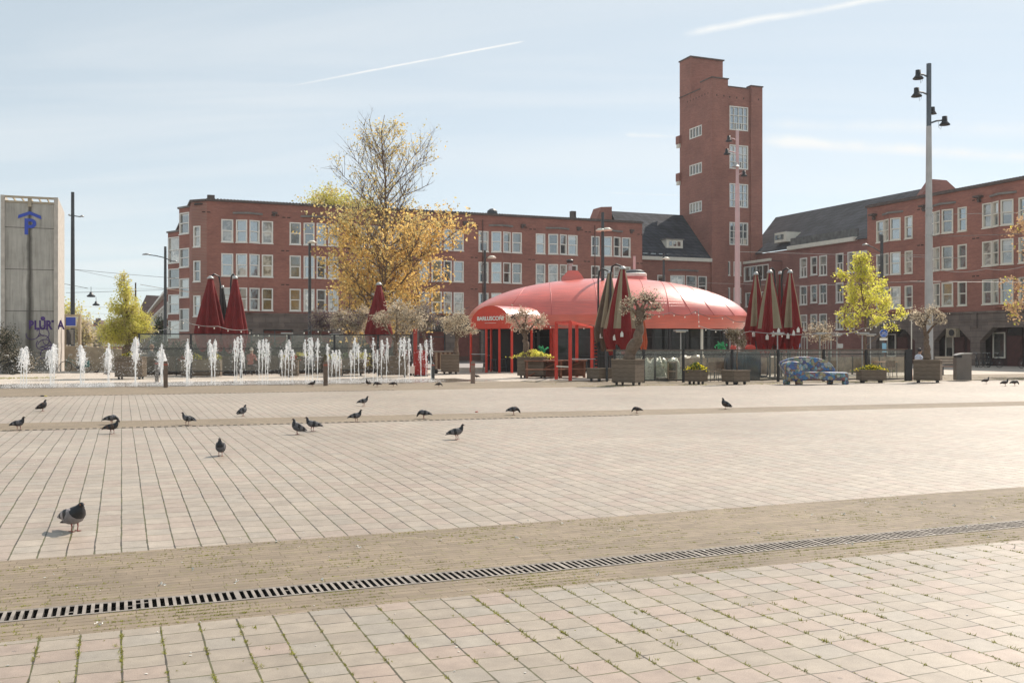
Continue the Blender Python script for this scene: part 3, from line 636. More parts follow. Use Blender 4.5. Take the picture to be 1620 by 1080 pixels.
# --- tower
uT = ufor(1124, VW); uT1 = ufor(1204, VW); dT = vfor(1075, uT) - VW
tw = broot('brick_tower', 'tall square red brick tower with white grid windows and a raised roof block', 'tower', uT, VW - .05)
WT = uT1 - uT; zT = zfor(137.5, dep(1150, VW)); wm = MB()
def UT(x): return ufor(x, VW) - uT
tz = [(zfor(b, dep(1168, VW)), zfor(a, dep(1168, VW))) for a, b in ((169, 207), (230, 268), (291, 328.5), (352, 388))]
tz2 = [(9.6, 11.2), (6.5, 8.2), (3.4, 5.2)]
f_ops = [(UT(1153.5), UT(1183), a, b) for a, b in tz] + [(UT(q), UT(q + 12), a, b) for q in (1142.5, 1160, 1178.5) for a, b in tz2]
wm.wall((0, 0), d0, n0, WT, 0, zT, f_ops, .25)
for i, q in enumerate(f_ops):
    if i < 4:
        a0, a1, b0, b1 = q; fm = MB(); B = lambda *k: fm.obar((0, 0), d0, n0, *k)
        B(a0, a0 + .12, b0, b1, -.1, .03); B(a1 - .12, a1, b0, b1, -.1, .03); B(a0, a1, b1 - .12, b1, -.1, .031); B(a0, a1, b0, b0 + .12, -.1, .031)
        for k in range(1, 4): c = a0 + (a1 - a0) * k / 4; B(c - .035, c + .035, b0 + .12, b1 - .12, -.09, 0)
        for k in (.3, .62): z = b0 + (b1 - b0) * k; B(a0 + .12, a1 - .12, z - .035, z + .035, -.08, .005)
        c = (a0 + a1) / 2; B(c - .4, c + .4, b0 + .12, b0 + .2, -.08, .02); B(c - .4, c - .33, b0 + .12, b0 + .8, -.08, .02); B(c + .33, c + .4, b0 + .12, b0 + .8, -.08, .02)
        w = fm.build('window', white, tw); MB().obar((0, 0), d0, n0, a0 + .06, a1 - .06, b0 + .06, b1 - .06, -.13, -.105).build('pane', MATS['gsky'], w)
    else: window(tw, (0, 0), d0, n0, *q, pane='gsky' if i % 2 else 'gdark', rail=0)
# left face, seen receding
dl, nl = (0, 1), (-1, 0)
def VT(x): return vfor(x, uT) - VW
l_ops = [(VT(1110), VT(1090.7), zfor(yc, 113) - .62, zfor(yc, 113) + .62) for yc in (206, 265, 326)]
wm.wall((0, 0), dl, nl, dT, 0, zT, l_ops, .25)
for a0, a1, b0, b1 in l_ops:
    fm = MB(); B = lambda *k: fm.obar((0, 0), dl, nl, *k)
    B(a0, a0 + .12, b0, b1, -.1, .03); B(a1 - .12, a1, b0, b1, -.1, .03); B(a0, a1, b1 - .12, b1, -.1, .031); B(a0, a1, b0, b0 + .12, -.1, .031)
    for k in range(1, 4): c = a0 + (a1 - a0) * k / 4; B(c - .06, c + .06, b0 + .1, b1 - .1, -.09, .01)
    w = fm.build('window', white, tw); MB().obar((0, 0), dl, nl, a0 + .06, a1 - .06, b0 + .06, b1 - .06, -.13, -.105).build('pane', MATS['gdark'], w)
wm.add([(0, dT, 0), (WT, dT, 0), (WT, dT, zT), (0, dT, zT)], [(0, 1, 2, 3)]); wm.add([(WT, 0, 0), (WT, dT, 0), (WT, dT, zT), (WT, 0, zT)], [(0, 3, 2, 1)])
wm.box(.3, WT - .3, .3, dT - .3, 0, zT - .6)
# corner piers slightly proud and raised
pa = UT(1152) - .2; pb = UT(1186)
wm.box(.0, pa, -.22, -.002, 3, zT + .75); wm.box(pb, WT, -.22, -.002, 3, zT + .3); wm.box(0, pa - .9, -.002, dT * .32, zT, zT + .75); wm.box(pb - .0, WT, -.002, .6, zT, zT + .3)
wm.box(pb, pb + .2, -.3, -.221, zT - 3, zT + .01)
wm.build('wall', MATS['brick'], tw)
tv = MB()
for i in range(7): tv.obar((0, 0), d0, n0, .6 + i * (WT - 1.2) / 6, .72 + i * (WT - 1.2) / 6, zT - 1.25, zT - 1.05, .0, .24 if i in (0, 1, 6) else .012)
for i in range(8): tv.obar((0, 0), dl, nl, .5 + i * .62, .62 + i * .62, zT - .9, zT - .7, 0, .012)
tv.build('vent_bricks', MATS['vent_dark'] if 'vent_dark' in MATS else dark, tw)
cp = MB(); cp.box(-.08, pa - .85, -.32, dT * .32, zT + .75, zT + .88); cp.box(pa - .85, pa + .08, -.32, .6, zT + .752, zT + .882); cp.box(pb - .08, WT + .08, -.32, .6, zT + .3, zT + .42); cp.box(pa + .08, pb - .08, -.1, .35, zT, zT + .1); cp.box(-.08, .3, dT * .32 + .01, dT + .05, zT, zT + .1); cp.box(WT - .3, WT + .06, .61, dT, zT, zT + .1)
cp.build('roof_edge', coping, tw)
va = VT(1091.7); xt = 0
while pxl(uT + xt, VW + va) < 1143: xt += .05
zU = zfor(91, dep(1092, VW + va))
tr = MB(); tr.box(-.01, xt, va, dT, zT - .5, zU); tr.box(-.05, .25, va - .12, va, zT - .5, zU); tr.build('roof_block', MATS['brick'], tw)
MB().box(-.12, xt + .12, va - .2, dT + .1, zU, zU + .14).build('roof_block_edge', coping, tw)
for yy in (227, 286):
    z = zfor(yy, 117); MB().box(-.26, -.0, dT - .3, dT + .5, z, z + .95).build('balcony', MATS['brick'], tw); MB().box(-.22, -.0, dT - .2, dT + .4, z - .45, z - .003).build('balcony_base', cream, tw)

MATS['slate'] = M('slate_flat', (.06, .06, .065), .8)
# --- right hand wing with long dark roof, facing the square sideways
UWg = 68.2
vA, vB = 66.0, 95.2
rw = broot('long_roof_wing', 'brick wing with long sloping dark roof between the tower and the right hand block', 'building', UWg, vA)
def VG(x): return vfor(x, UWg) - vA
Lg = vB - vA; wm = MB(); dg, ng = (0, 1), (-1, 0); zE2 = 12.1
cols = [(1277, 1265.5), (1293, 1282.5), (1308.5, 1296), (1334.5, 1322.5), (1352, 1341)]
rops = []
for i, (xa, xb) in enumerate(cols):
    for (z0, z1) in ((8.9, 11.0), (5.95, 8.0), (3.2, 4.9)): rops.append((VG(xa), VG(xb), z0 + (.15 if i == 1 else 0), z1))
wm.wall((0, 0), dg, ng, Lg, 0, zE2, rops, .2); wm.box(.3, 9, 0, Lg, .02, zE2 - .05)
for i, q in enumerate(rops): window(rw, (0, 0), dg, ng, *q, pane='gdark', rail=.52, split_low=(i // 3) % 3 != 1, fr=.13)
vs_, ve = VG(1240), Lg
stair = MB()
sb0, sb1 = VG(1237.5), Lg - .05
wm.wall((-1.6, sb0), dg, ng, sb1 - sb0, 0, 10.9, [(.3, sb1 - sb0 - .2, 8.9, 10.6), (.6, sb1 - sb0 - .5, 6.0, 7.6), (.6, sb1 - sb0 - .5, 3.2, 4.9)], .2)
wm.add([(-1.6, sb0, 0), (0, sb0, 0), (0, sb0, 10.9), (-1.6, sb0, 10.9)], [(0, 1, 2, 3)]); wm.add([(-1.6, sb0, 10.9), (0, sb0, 10.9), (0, sb1, 10.9), (-1.6, sb1, 10.9)], [(0, 1, 2, 3)])
for q in ((.3, sb1 - sb0 - .2, 8.9, 10.6), (.6, sb1 - sb0 - .5, 6.0, 7.6), (.6, sb1 - sb0 - .5, 3.2, 4.9)): window(rw, (-1.6, sb0), dg, ng, *q, mul=3, rail=0, pane='gdark')
wm.build('wall', MATS['brickd'], rw)
g = MB(); g.box(-1.75, -1.5, sb0 - .1, sb1, 10.92, 11.2); g.build('stair_gutter', cream, rw); MB().box(-1.45, -.01, sb0, sb1, 10.92, 10.96).build('stair_roof', MATS['slate'], rw)
g = MB(); g.box(-.45, 0.04, VG(1356), VG(1250), 12.0, 12.42); g.box(-.5, 0.1, VG(1380), VG(1358), 10.6, 10.9); g.build('gutter', cream, rw)
rm = MB(); xr, zr = 6.0, 17.2; vg = vfor(1479, UWg + xr) - vA
rm.add([(-.3, -1, zE2 + .02), (-.3, Lg + 1, zE2 + .02), (xr, Lg + 4, zr), (xr, vg, zr), (12, vg, zE2), (12, Lg + 4, zE2), (-.3, vg - 2.5, zE2 + .02)], [(6, 1, 2, 3), (3, 2, 5, 4)])
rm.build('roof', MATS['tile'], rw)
g = MB(); g.box(.05, .2, VG(1356), VG(1250), 12.42, 13.3); g.build('dormer_band', M('slate_band', (.12, .12, .115), .6, var=.4, scale=2), rw)
gb = MB(); gb.add([(xr - 3.2, vg - .6, 12), (xr + 3.2, vg - .6, 12), (xr + 3.2, vg - .6, zr - .9), (xr + .9, vg - .6, zr + .55), (xr - .9, vg - .6, zr + .55), (xr - 3.2, vg - .6, zr - 2.2)] +
                  [(xr - 3.2, vg + .1, 12), (xr + 3.2, vg + .1, 12), (xr + 3.2, vg + .1, zr - .9), (xr + .9, vg + .1, zr + .55), (xr - .9, vg + .1, zr + .55), (xr - 3.2, vg + .1, zr - 2.2)],
                  [(0, 1, 2, 3, 4, 5), (11, 10, 9, 8, 7, 6)] + [(i, 6 + i, 6 + (i + 1) % 6, (i + 1) % 6) for i in range(6)]); gb.build('gable', MATS['brickd'], rw)
dm = MB(); y0, y1 = VG(1241), VG(1223); dm.box(.2, 3, y0, y1, 13.1, 14.2); dmo = dm.build('dormer', cream, rw)
for i in range(3): a = y0 + .4 + i * (y1 - y0 - .5) / 3; MB().box(.16, .2, a, a + .5, 13.4, 13.95).build('pane', MATS['gdark'], dmo)
sa = MB(); MATS['glow'] = M('pale_panel', (.6, .62, .62), .5)
for i, xx in enumerate((1262, 1300)):
    sh = MB(); a, b = VG(xx + 16), VG(xx); sh.wall((-.02, a), dg, ng, b - a, .3, 2.6, [(.2 + k * (b - a) / 4, .2 + (k + .8) * (b - a) / 4, .4, 2.4) for k in range(4)], .05); sh.build('door', cream, rw)

# --- right hand block
UR_ = 62.0
vR0, vR1 = 40.0, vfor(1372, UR_)
rb = broot('corner_brick_block', 'four storey red brick block with white bays above dark stone arches at the right edge', 'building', UR_, vR0)
def VR(x): return vfor(x, UR_) - vR0
Lr = vR1 - vR0; wm = MB(); rgroups = [((1398.5, 1386.5), (1425.5, 1399), (1444, 1431.5)), ((None), (1508.5, 1479), (1529.7, 1515.3)), ((1569.5, 1554), (1604, 1570), (None))]
q0 = []
for dv in (0,):
    G0 = [(VR(1398.5), VR(1386.5)), (VR(1425.5), VR(1399)), (VR(1444), VR(1431.5))]
sp = ((VR(1398.5) + VR(1386.5)) / 2) - ((VR(1569.5) + VR(1554)) / 2)
ops = []; bays = []
G1 = [(VR(1478.5), VR(1466.5)), (VR(1508.5), VR(1479)), (VR(1529.7), VR(1515.3))]
G2 = [(VR(1569.5), VR(1554)), (VR(1604), VR(1570)), (VR(1626.5), VR(1611.5))]
G3 = [(a - (G1[0][0] - G2[0][0]), b - (G1[0][0] - G2[0][0])) for a, b in G2]
for a, b, c in (G0, G1, G2, G3):
    for q in (a, c): ops += [(q[0], q[1], r0 + .1, r1 + .05) for r0, r1 in ROWS]
    bays.append(b)
wm.wall((0, 0), dg, ng, Lr, 4.1, 13.85, ops + [(a, b, 4.45, 12.95) for a, b in bays], .2)
for q in ops: window(rb, (0, 0), dg, ng, q[0] + .003, q[1] - .003, q[2], q[3], frame=cream, pane=wrnd.choice(('gsky', 'gsky', 'gdark', 'gcurt')))
for a, b in bays: prow(rb, wm, (0, 0), dg, ng, (a + b) / 2, (b - a) / 2, [(p + .1, q + .05) for p, q in ROWS], 4.45, 12.95, 21, frame=cream)
wm.box(.3, 14, 0, Lr - .3, 4.12, 13.6); wm.box(4.2, 14, 0, Lr - .3, .02, 4.1)
wm.add([(0, Lr, 4.1), (14, Lr, 4.1), (14, Lr, 13.85), (0, Lr, 13.85)], [(0, 1, 2, 3)])
wm.build('wall', MATS['brick'], rb)
rf = MB(); rf.box(-.18, .45, -.05, Lr + .1, 13.86, 14.04)
for i in range(int(Lr / .28)): rf.box(-.2, .1, i * .28, i * .28 + .14, 14.04, 14.10)
rf.box(.2, 14, 0, Lr, 13.62, 13.7); rf.build('roof_edge', coping, rb)
for a, b, c in (G0, G1, G2, G3):
    hk = MB(); x = a[1] - .1
    hk.box(-.5, 0, x, x + .6, 13.05, 13.2); hk.box(-.22, 0, x + .2, x + .42, 12.7, 13.05); hk.build('wall_ornament', coping, rb)
vm = MB()
for a, b, c in (G0, G1, G2, G3):
    for z in (9.9, 6.95, 12.9):
        for j in range(2): vm.box(-.012, 0, c[0] - 1.2 + j * .4, c[0] - .92 + j * .4, z, z + .09)
vm.build('vent_bricks', MATS['vent_dark'], rb)
# arcade of stone with chamfered arches
arc = MB(); ar = [(VR(1448), VR(1386)), (VR(1535.5), VR(1478)), (VR(1640), VR(1551))]
ar = [(a, b) for a, b in ar]; sp2 = (ar[1][0] - ar[2][0]); ar.append((ar[2][0] - sp2, ar[2][1] - sp2))
zt, zc = 2.95, 1.95
edges = sorted(ar); prev = 0
def slab(y0, y1, z0, z1): arc.box(-.03, .55, y0, y1, z0, z1)
for a, b in edges:
    a = max(a, .01); 
    if a > prev: slab(prev, a, 0, zt)
    for (p, q, r) in ((a, a, 1), (b, b, -1)):
        t = [(a, zc), (a, zt), (a + 1.15, zt)] if r == 1 else [(b, zt), (b, zc), (b - 1.15, zt)]
        arc.add([(-.03, y, z) for y, z in t] + [(.55, y, z) for y, z in t], [(0, 1, 2), (5, 4, 3), (0, 3, 4, 1), (1, 4, 5, 2), (2, 5, 3, 0)])
    prev = b
slab(prev, Lr + .03, 0, zt); slab(0, Lr + .03, zt + .002, 4.1); arc.box(-.14, .3, -.0, Lr + .1, 4.102, 4.24); arc.box(-.09, -.03, 0, Lr, 3.45, 3.55)
for a, b in edges[1:]: arc.box(-.14, -.03, b + .25, b + .75, 2.95, 4.1)
arc.build('arcade', MATS['stone'], rb)
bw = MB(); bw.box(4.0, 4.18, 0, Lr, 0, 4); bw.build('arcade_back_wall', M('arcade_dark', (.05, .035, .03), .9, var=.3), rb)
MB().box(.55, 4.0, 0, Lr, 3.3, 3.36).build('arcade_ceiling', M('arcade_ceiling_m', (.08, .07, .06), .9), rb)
maroon = M('maroon_door_paint', (.075, .022, .018), .5, var=.2)
for a, b in edges:
    for k, (s, e) in enumerate(((.08, .34), (.42, .68), (.72, .95))):
        y0 = a + (b - a) * s; y1 = a + (b - a) * e
        if k < 2:
            dd = MB(); dd.box(1.0, 1.06, y0, y1, 0, 2.3); dd.box(.97, 1.0, y0 + .12, y0 + .5, 1.1, 2.0); dd.box(.97, 1.0, y0 + .12, y1 - .12, .2, .9); d_ = dd.build('door', maroon, rb)
            MB().box(1.0, 1.05, y0, y1, 2.36, 3.1).build('pane', MATS['gshop'], d_)
        else:
            dd = MB(); dd.box(.98, 1.06, y0, y1, .6, .7); dd.box(.98, 1.06, y0, y1, 2.5, 2.6); dd.box(.98, 1.06, y0, y0 + .1, .7, 2.5); dd.box(.98, 1.06, y1 - .1, y1, .7, 2.5); d_ = dd.build('shop_window', cream, rb)
            MB().box(1.02, 1.04, y0, y1, .6, 2.6).build('pane', MATS['gdark'], d_)
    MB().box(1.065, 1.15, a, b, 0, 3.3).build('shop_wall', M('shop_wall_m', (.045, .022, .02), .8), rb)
ac = MB(); y = VR(1517); ac.box(-.02 - .3, .12, y, y + 1.0, 2.25, 2.95)
aco = ac.build('air_conditioner', M('ac_beige', (.32, .26, .18), .6), rb); fn = MB(); fn.tube([(-.33, y + .42, 2.6), (-.37, y + .42, 2.6)], .27, 14); fn.build('fan', black, aco)

# --- row houses receding far left, far flats and the gabled house
usd = us
rh = broot('row_house_terrace', 'pale banded row of lower houses receding down the street left of the long brick block', 'building', us - .3, v3 + 1)
wm = MB(); Lh = 90; ho = []
for i in range(15):
    for z0, z1 in ((5.0, 7.0), (2.0, 3.9)): ho.append((1 + i * 6, 5.6 + i * 6, z0, z1))
wm.wall((0, 0), (0, 1), (-1, 0), Lh, 0, 8.1, ho, .2); wm.box(.3, 8, 0, Lh, .02, 7.9); wm.build('wall', MATS['brickd'], rh)
for q in ho: window(rh, (0, 0), (0, 1), (-1, 0), *q, mul=3, rail=.6, fr=.22, pane='gcurt', sill=False)
r_ = MB(); r_.box(-.6, .5, -.1, Lh, 7.92, 8.2); r_.box(.5, 9, -.1, Lh, 7.95, 8.1); r_.build('roof_edge', white, rh)
gh = thing('gabled_house', 'dark brown house with a blunt gable at the far end of the left street', 'building', (D(247, 520, 215).x, 215, 0), 0)
mb = MB(); w = 3.6; mb.prism_xz([(-w, 0), (w, 0), (w, 8.6), (w * .9, 12.3), (-w * .6, 12.6), (-w, 9.5)], 0, 10); mb.build('wall', M('brown_house', (.14, .09, .08), .8), gh)
for k in range(4):
    window(gh, (-w, 0), (1, 0), (0, -1), 1 + (k % 2) * 3, 3.3 + (k % 2) * 3, 2.3 + (k // 2) * 3, 4 + (k // 2) * 3, pane='gcurt')
ff = thing('distant_flats', 'distant red and white striped flats at the end of the left street', 'building', (D(134, 550, 300).x, 300, 0), 0)
mb = MB(); mb.box(0, 14, 0, 10, 0, 7.9); mb.build('wall', M('flats_brick', (.42, .15, .10), .8), ff)
mb = MB()
for k in range(4): mb.box(.05, 13.95, -.2, 0, 1.2 + k * 1.75, 2.1 + k * 1.75)
mb.build('window_band', cream, ff); mb = MB(); mb.box(3.6, 5, -.6, 0, 0, 9.9); mb.box(2.2, 4.4, 1, 4, 7.9, 9.3); mb.build('stair_tower', M('stair_brown', (.14, .10, .09), .8), ff)

# --- concrete parking pavilion tower on the left
dP = 57.6
XP, YP = (92 - 810) / F * dP, dP; uP, vP = uv(XP, YP)
pk = thing('parking_entrance_tower', 'tall grey concrete parking entrance tower with blue P emblem and purple graffiti', 'tower', (XP, YP, 0), TH)
zP = zfor(313, dP); uPl = ufor(1, vP) - uP; dpp = vfor(102, uP) - vP
def conc_stained():
    t = NT('stained_concrete', .9); o = t.tc.outputs['Object']; x, y, z = t.sep(o)
    k = t.math('MULTIPLY', t.rng(t.noise(o, .8, 6, .6), .3, .7, .8, 1.15), t.rng(t.noise(t.comb(t.math('MULTIPLY', x, 6), t.math('MULTIPLY', z, .35)), 1, 5), .3, .7, .85, 1.1))
    v = t.n('ShaderNodeVectorMath', operation='SCALE'); v.inputs[0].default_value = (.42, .40, .36); t.put(v.inputs['Scale'], k); c = v.outputs[0]
    xc = uPl * .50; dx_ = t.math('ABSOLUTE', t.math('ADD', t.math('SUBTRACT', x, xc), t.math('MULTIPLY', t.math('SUBTRACT', t.noise(o, 1.3, 3), .5), .2)))
    wdt = t.rng(z, 0, 8.5, .30, .13); st = t.math('SUBTRACT', 1.0, t.math('DIVIDE', dx_, wdt), clamp=True)
    st = t.math('MULTIPLY', t.math('POWER', st, .6), t.math('LESS_THAN', z, 9.9)); c = t.mix(t.math('MULTIPLY', st, .96), c, (.045, .04, .032, 1)); s2 = t.rng(t.noise(t.comb(t.math('MULTIPLY', x, 9), t.math('MULTIPLY', z, .5)), 1, 6, .7), .5, .75, 0, .55); c = t.mix(s2, c, (.13, .12, .10, 1))
    zn = t.math('DIVIDE', t.math('SUBTRACT', z, 1.15), 2.42); jf = t.math('FRACT', zn); c = t.mix(t.math('MULTIPLY', t.math('LESS_THAN', jf, .018), .85), c, (.08, .075, .07, 1))
    gr = t.rng(t.math('ADD', z, t.math('MULTIPLY', t.noise(o, 1.5, 5), 2)), 1.5, 4.2, .6, 0); c = t.mix(gr, c, (.12, .11, .085, 1)); return t.col(c)
mb = MB(); mb.box(uPl + .22, -.22, .05, dpp, 0, zP - .42); mb.build('wall', conc_stained(), pk)
mb = MB(); mb.box(uPl, uPl + .218, -.12, dpp - .02, 0, zP); mb.box(-.218, 0, -.12, dpp, 1.75, zP); mb.box(-.218, .02, -.12, dpp, 0, 1.748); mb.build('side_wall', M('pale_concrete', (.47, .43, .38), .85, var=.15), pk)
mb = MB(); mb.box(uPl + .22, -.22, -.1, .12, zP - .12, zP - .01); mb.box(uPl + .22, -.22, .05, .2, zP - .4, zP - .28); mb.box(uPl * .5 - .1, uPl * .5 + .1, -.05, .05, zP - .6, zP - .12)
for i in range(5): a = uPl * (.2 + .15 * i); mb.box(a, a + .05, -.08, 3, zP - .14, zP - .02)
mb.build('roof_frame', M('roof_frame_tan', (.40, .34, .25), .7), pk)
blue = M('sign_blue', (.03, .07, .42), .5, var=.08); purple = M('graffiti_purple', (.07, .035, .16), .8, var=.3)
pt = text_mesh('P', 1.28, blue, .02, .03, 'parking_letter'); pt.parent = pk; pt.location = (uPl * .5, .02, zfor(372, dP)); pt.rotation_euler = (R(90), 0, 0)
mb = MB(); c = uPl * .5; zc = zfor(346, dP)
for s in (-1, 1): mb.add([(c, .0, zc + .36), (c, .0, zc + .17), (c + s * .62, .0, zc - .08), (c + s * .58, .0, zc + .12)] + [(c, .045, zc + .36), (c, .045, zc + .17), (c + s * .62, .045, zc - .08), (c + s * .58, .045, zc + .12)], [(0, 1, 2, 3), (7, 6, 5, 4), (0, 4, 5, 1), (1, 5, 6, 2), (2, 6, 7, 3), (3, 7, 4, 0)])
mb.build('parking_roof_emblem', blue, pk)
gt = text_mesh('BLURTA', .62, purple, .008, .028, 'graffiti', 'LEFT'); gt.parent = pk; gt.location = (uPl * .5 - .05, .035, zfor(521, dP)); gt.rotation_euler = (R(90), R(-1), 0); gt.scale = (.83, 1.15, 1)
mb = MB(); rnd = random.Random(8)
mb.ball((uPl * .27, .04, zfor(504, dP)), (.13, .02, .13), 8, 5)
for _ in range(9):
    p = Vector((uPl * rnd.uniform(.14, .48), .035, rnd.uniform(1.0, 2.5))); pts = []; a = rnd.uniform(0, 6); 
    for i in range(14): pts.append(p + Vector((math.cos(a) * .3 * (1 + .3 * i / 14), 0, math.sin(a) * .33))); a += rnd.uniform(.15, .45)
    mb.tube(pts, .022, 4)
mb.build('graffiti_scrawl', purple, pk)
# low walls and poster panel beside the tower
lwl = thing('low_concrete_wall', 'low curved concrete wall behind the fountain, right of the parking tower', 'wall', (XP, YP, 0), 0)
mb = MB(); pts = [(103, 547, 60), (150, 549, 60), (190, 552, 60), (215, 561, 60), (235, 575, 60)]
for (xa, ya, da), (xb, yb, db) in zip(pts, pts[1:]):
    A, B = D(xa, ya, da), D(xb, yb, db); q = [(A.x, A.y, 0), (B.x, B.y, 0), (B.x, B.y + .35, 0), (A.x, A.y + .35, 0), tuple(A), tuple(B), (B.x, B.y + .35, B.z), (A.x, A.y + .35, A.z)]
    mb.add([(x - XP, y - YP, z) for x, y, z in q], [(0, 3, 2, 1), (4, 5, 6, 7), (0, 1, 5, 4), (1, 2, 6, 5), (2, 3, 7, 6), (3, 0, 4, 7)])
mb.build('wall', M('tan_concrete', (.30, .25, .18), .9, var=.2), lwl)
bp = D(105, 548, 61); bb = thing('poster_board', 'blue poster panel in a beige frame beside the parking tower', 'notice board', (bp.x, bp.y, 0), .1)
s = 61 / F
mb = MB(); mb.box(-.1, 22 * s, -.05, .1, zfor(500, 61), zfor(497.5, 61)); mb.box(18 * s, 22 * s, -.05, .1, 0, zfor(500, 61) - .003); mb.box(-.1, .0, -.05, .1, 0, zfor(500, 61) - .003); mb.box(0, 18 * s, -.05, .1, zfor(519, 61), zfor(517, 61)); mb.build('frame', M('beige_frame', (.42, .34, .24), .7), bb)
MB().box(.02, 16 * s, -.08, -.02, zfor(516.5, 61), zfor(500.5, 61)).build('poster_rim', cream, bb); MB().box(.0, 14.7 * s, -.10, -.083, zfor(515, 61), zfor(501.7, 61)).build('poster', blue, bb)
MB().box(.0, 11 * s, -.0, .05, zfor(545, 61), zfor(521, 61)).build('glass', MATS['gshop'], bb)
# ------------------------------------------------------------------ restaurant pavilion
pc = D(961, 546, 64); PA, PB = 9.1, 5.0
pv = thing('restaurant_pavilion', 'low pavilion with a long glossy red airship shaped roof in the middle of the terrace', 'pavilion', (pc.x, pc.y, 0), 0)
def vinyl():
    t = NT('red_roof_vinyl', .36); x, y, z = t.sep(t.tc.outputs['Object'])
    w = t.math('PINGPONG', t.math('MULTIPLY', z, 5.5), .5)
    k = t.math('MULTIPLY', t.rng(t.noise(t.tc.outputs['Object'], .9, 5), .3, .7, .9, 1.1), t.rng(t.noise(t.comb(t.math('MULTIPLY', x, .4), t.math('MULTIPLY', z, 9)), 2, 4), .3, .7, .82, 1.12))
    v = t.n('ShaderNodeVectorMath', operation='SCALE'); v.inputs[0].default_value = (.68, .10, .062); t.put(v.inputs['Scale'], k)
    t.b.inputs['Specular IOR Level'].default_value = .75; t.b.inputs['Coat Weight'].default_value = 1.0; t.b.inputs['Coat Roughness'].default_value = .34; t.b.inputs['Coat IOR'].default_value = 1.6
    t.bump(t.math('ADD', t.math('MULTIPLY', t.math('LESS_THAN', w, .06), -1.0), t.math('MULTIPLY', t.noise(t.tc.outputs['Object'], 1.4, 3), .8)), .6, .03); return t.col(v.outputs[0])
vin = vinyl(); ZT, ZW, ZB = 5.95, 3.45, 2.62
def pshell(ks):
    mb = MB(); N = 96; rings = []
    for k, z, mi in ks:
        rings.append([(PA * k * math.copysign(abs(math.cos(a)) ** .88, math.cos(a)), PB * k * math.copysign(abs(math.sin(a)) ** .88, math.sin(a)), z) for a in [2 * math.pi * i / N for i in range(N)]])
    for r_ in rings: mb.v += r_
    for i in range(len(rings) - 1):
        b = i * N
        for j in range(N): mb.f.append((b + j, b + (j + 1) % N, b + N + (j + 1) % N, b + N + j)); mb.m.append(0)
    return mb
F0 = R(9); up = [(math.cos(F0 + (R(90) - F0) * q / 22) / math.cos(F0), ZW + (ZT - ZW) * (math.sin(F0 + (R(90) - F0) * q / 22) - math.sin(F0)) / (1 - math.sin(F0)), 0) for q in range(22)] + [(.002, ZT, 0)]
pshell(up).build('roof', vin, pv, True); pshell([(.955, ZB, 0), (.972, 2.85, 0), (.988, 3.1, 0), (.998, ZW - .005, 0)]).build('roof_skirt', vin, pv, True)
MB().lathe([(.0, 0), (1, 0)], 48).build('ceiling', M('dark_ceiling', (.03, .02, .02), .9), pv); ce = pv.children[-1] if pv.children else None
for ch_ in pv.children:
    if ch_.name.startswith('ceiling'): ch_.scale = (PA * .955, PB * .955, 1); ch_.location.z = ZB + .02
seam = M('seam_red', (.50, .09, .08), .5)
for px_, th in ((868, 1), (935, 1), (1007, 1), (1040, 1), (1075, 0), (1110, 0), (1145, 0), (800, 0)):
    x = (px_ - 961) / F * 64; mb = MB(); pts = []
    for k_, z_, _ in [(.998, ZW - .01, 0)] + up:
        xx = x * (1 if th else (1 - .25 * (z_ - ZW) / (ZT - ZW)))
        if PA * k_ <= abs(xx) + .02: break
        ca = (abs(xx) / (PA * k_)) ** (1 / .88); pts.append((xx, -PB * k_ * math.sqrt(1 - ca * ca) ** .88, z_ + .0))
    pts += [(p[0], -p[1], p[2]) for p in pts[::-1]]
    mb.tube(pts, .022, 5); mb.build('seam', seam, pv, True)
mb = MB(); mb.prism_xz([(-3.0, 5.3), (-1.25, 5.3), (-1.75, 6.15), (-2.0, 6.42), (-2.6, 6.42), (-3.0, 6.0)], -.8, .7); mb.build('roof_box', vin, pv)
cx_ = (1003 - 961) / F * 64
hb = thing  # noqa
mb = MB(); mb.lathe([(1.05, 5.1), (.9, 5.5), (.76, 6.1), (.72, 6.17), (.0, 6.17)], 24, (cx_ + .05, 0)); hump = mb.build('roof_lantern', vin, pv, True)
MB().lathe([(.775, 6.08), (.79, 6.25), (.7, 6.30)], 24, (cx_ + .05, 0)).build('lantern_ring', white, hump); MB().lathe([(.66, 6.301), (.62, 6.42), (.4, 6.52), (.0, 6.55)], 24, (cx_ + .05, 0)).build('lantern_cap', dark, hump)
cxx = (903 - 961) / F * 64
fl_ = MB(); fl_.lathe([(.13, 5.6), (.13, 6.9), (.2, 6.92), (.2, 7.0)], 12, (cxx, .9)); flo = fl_.build('flue', steel, pv); MB().lathe([(.2, 7.05), (.23, 7.1), (.23, 7.22), (.15, 7.28)], 12, (cxx, .9)).build('flue_cap', black, flo)
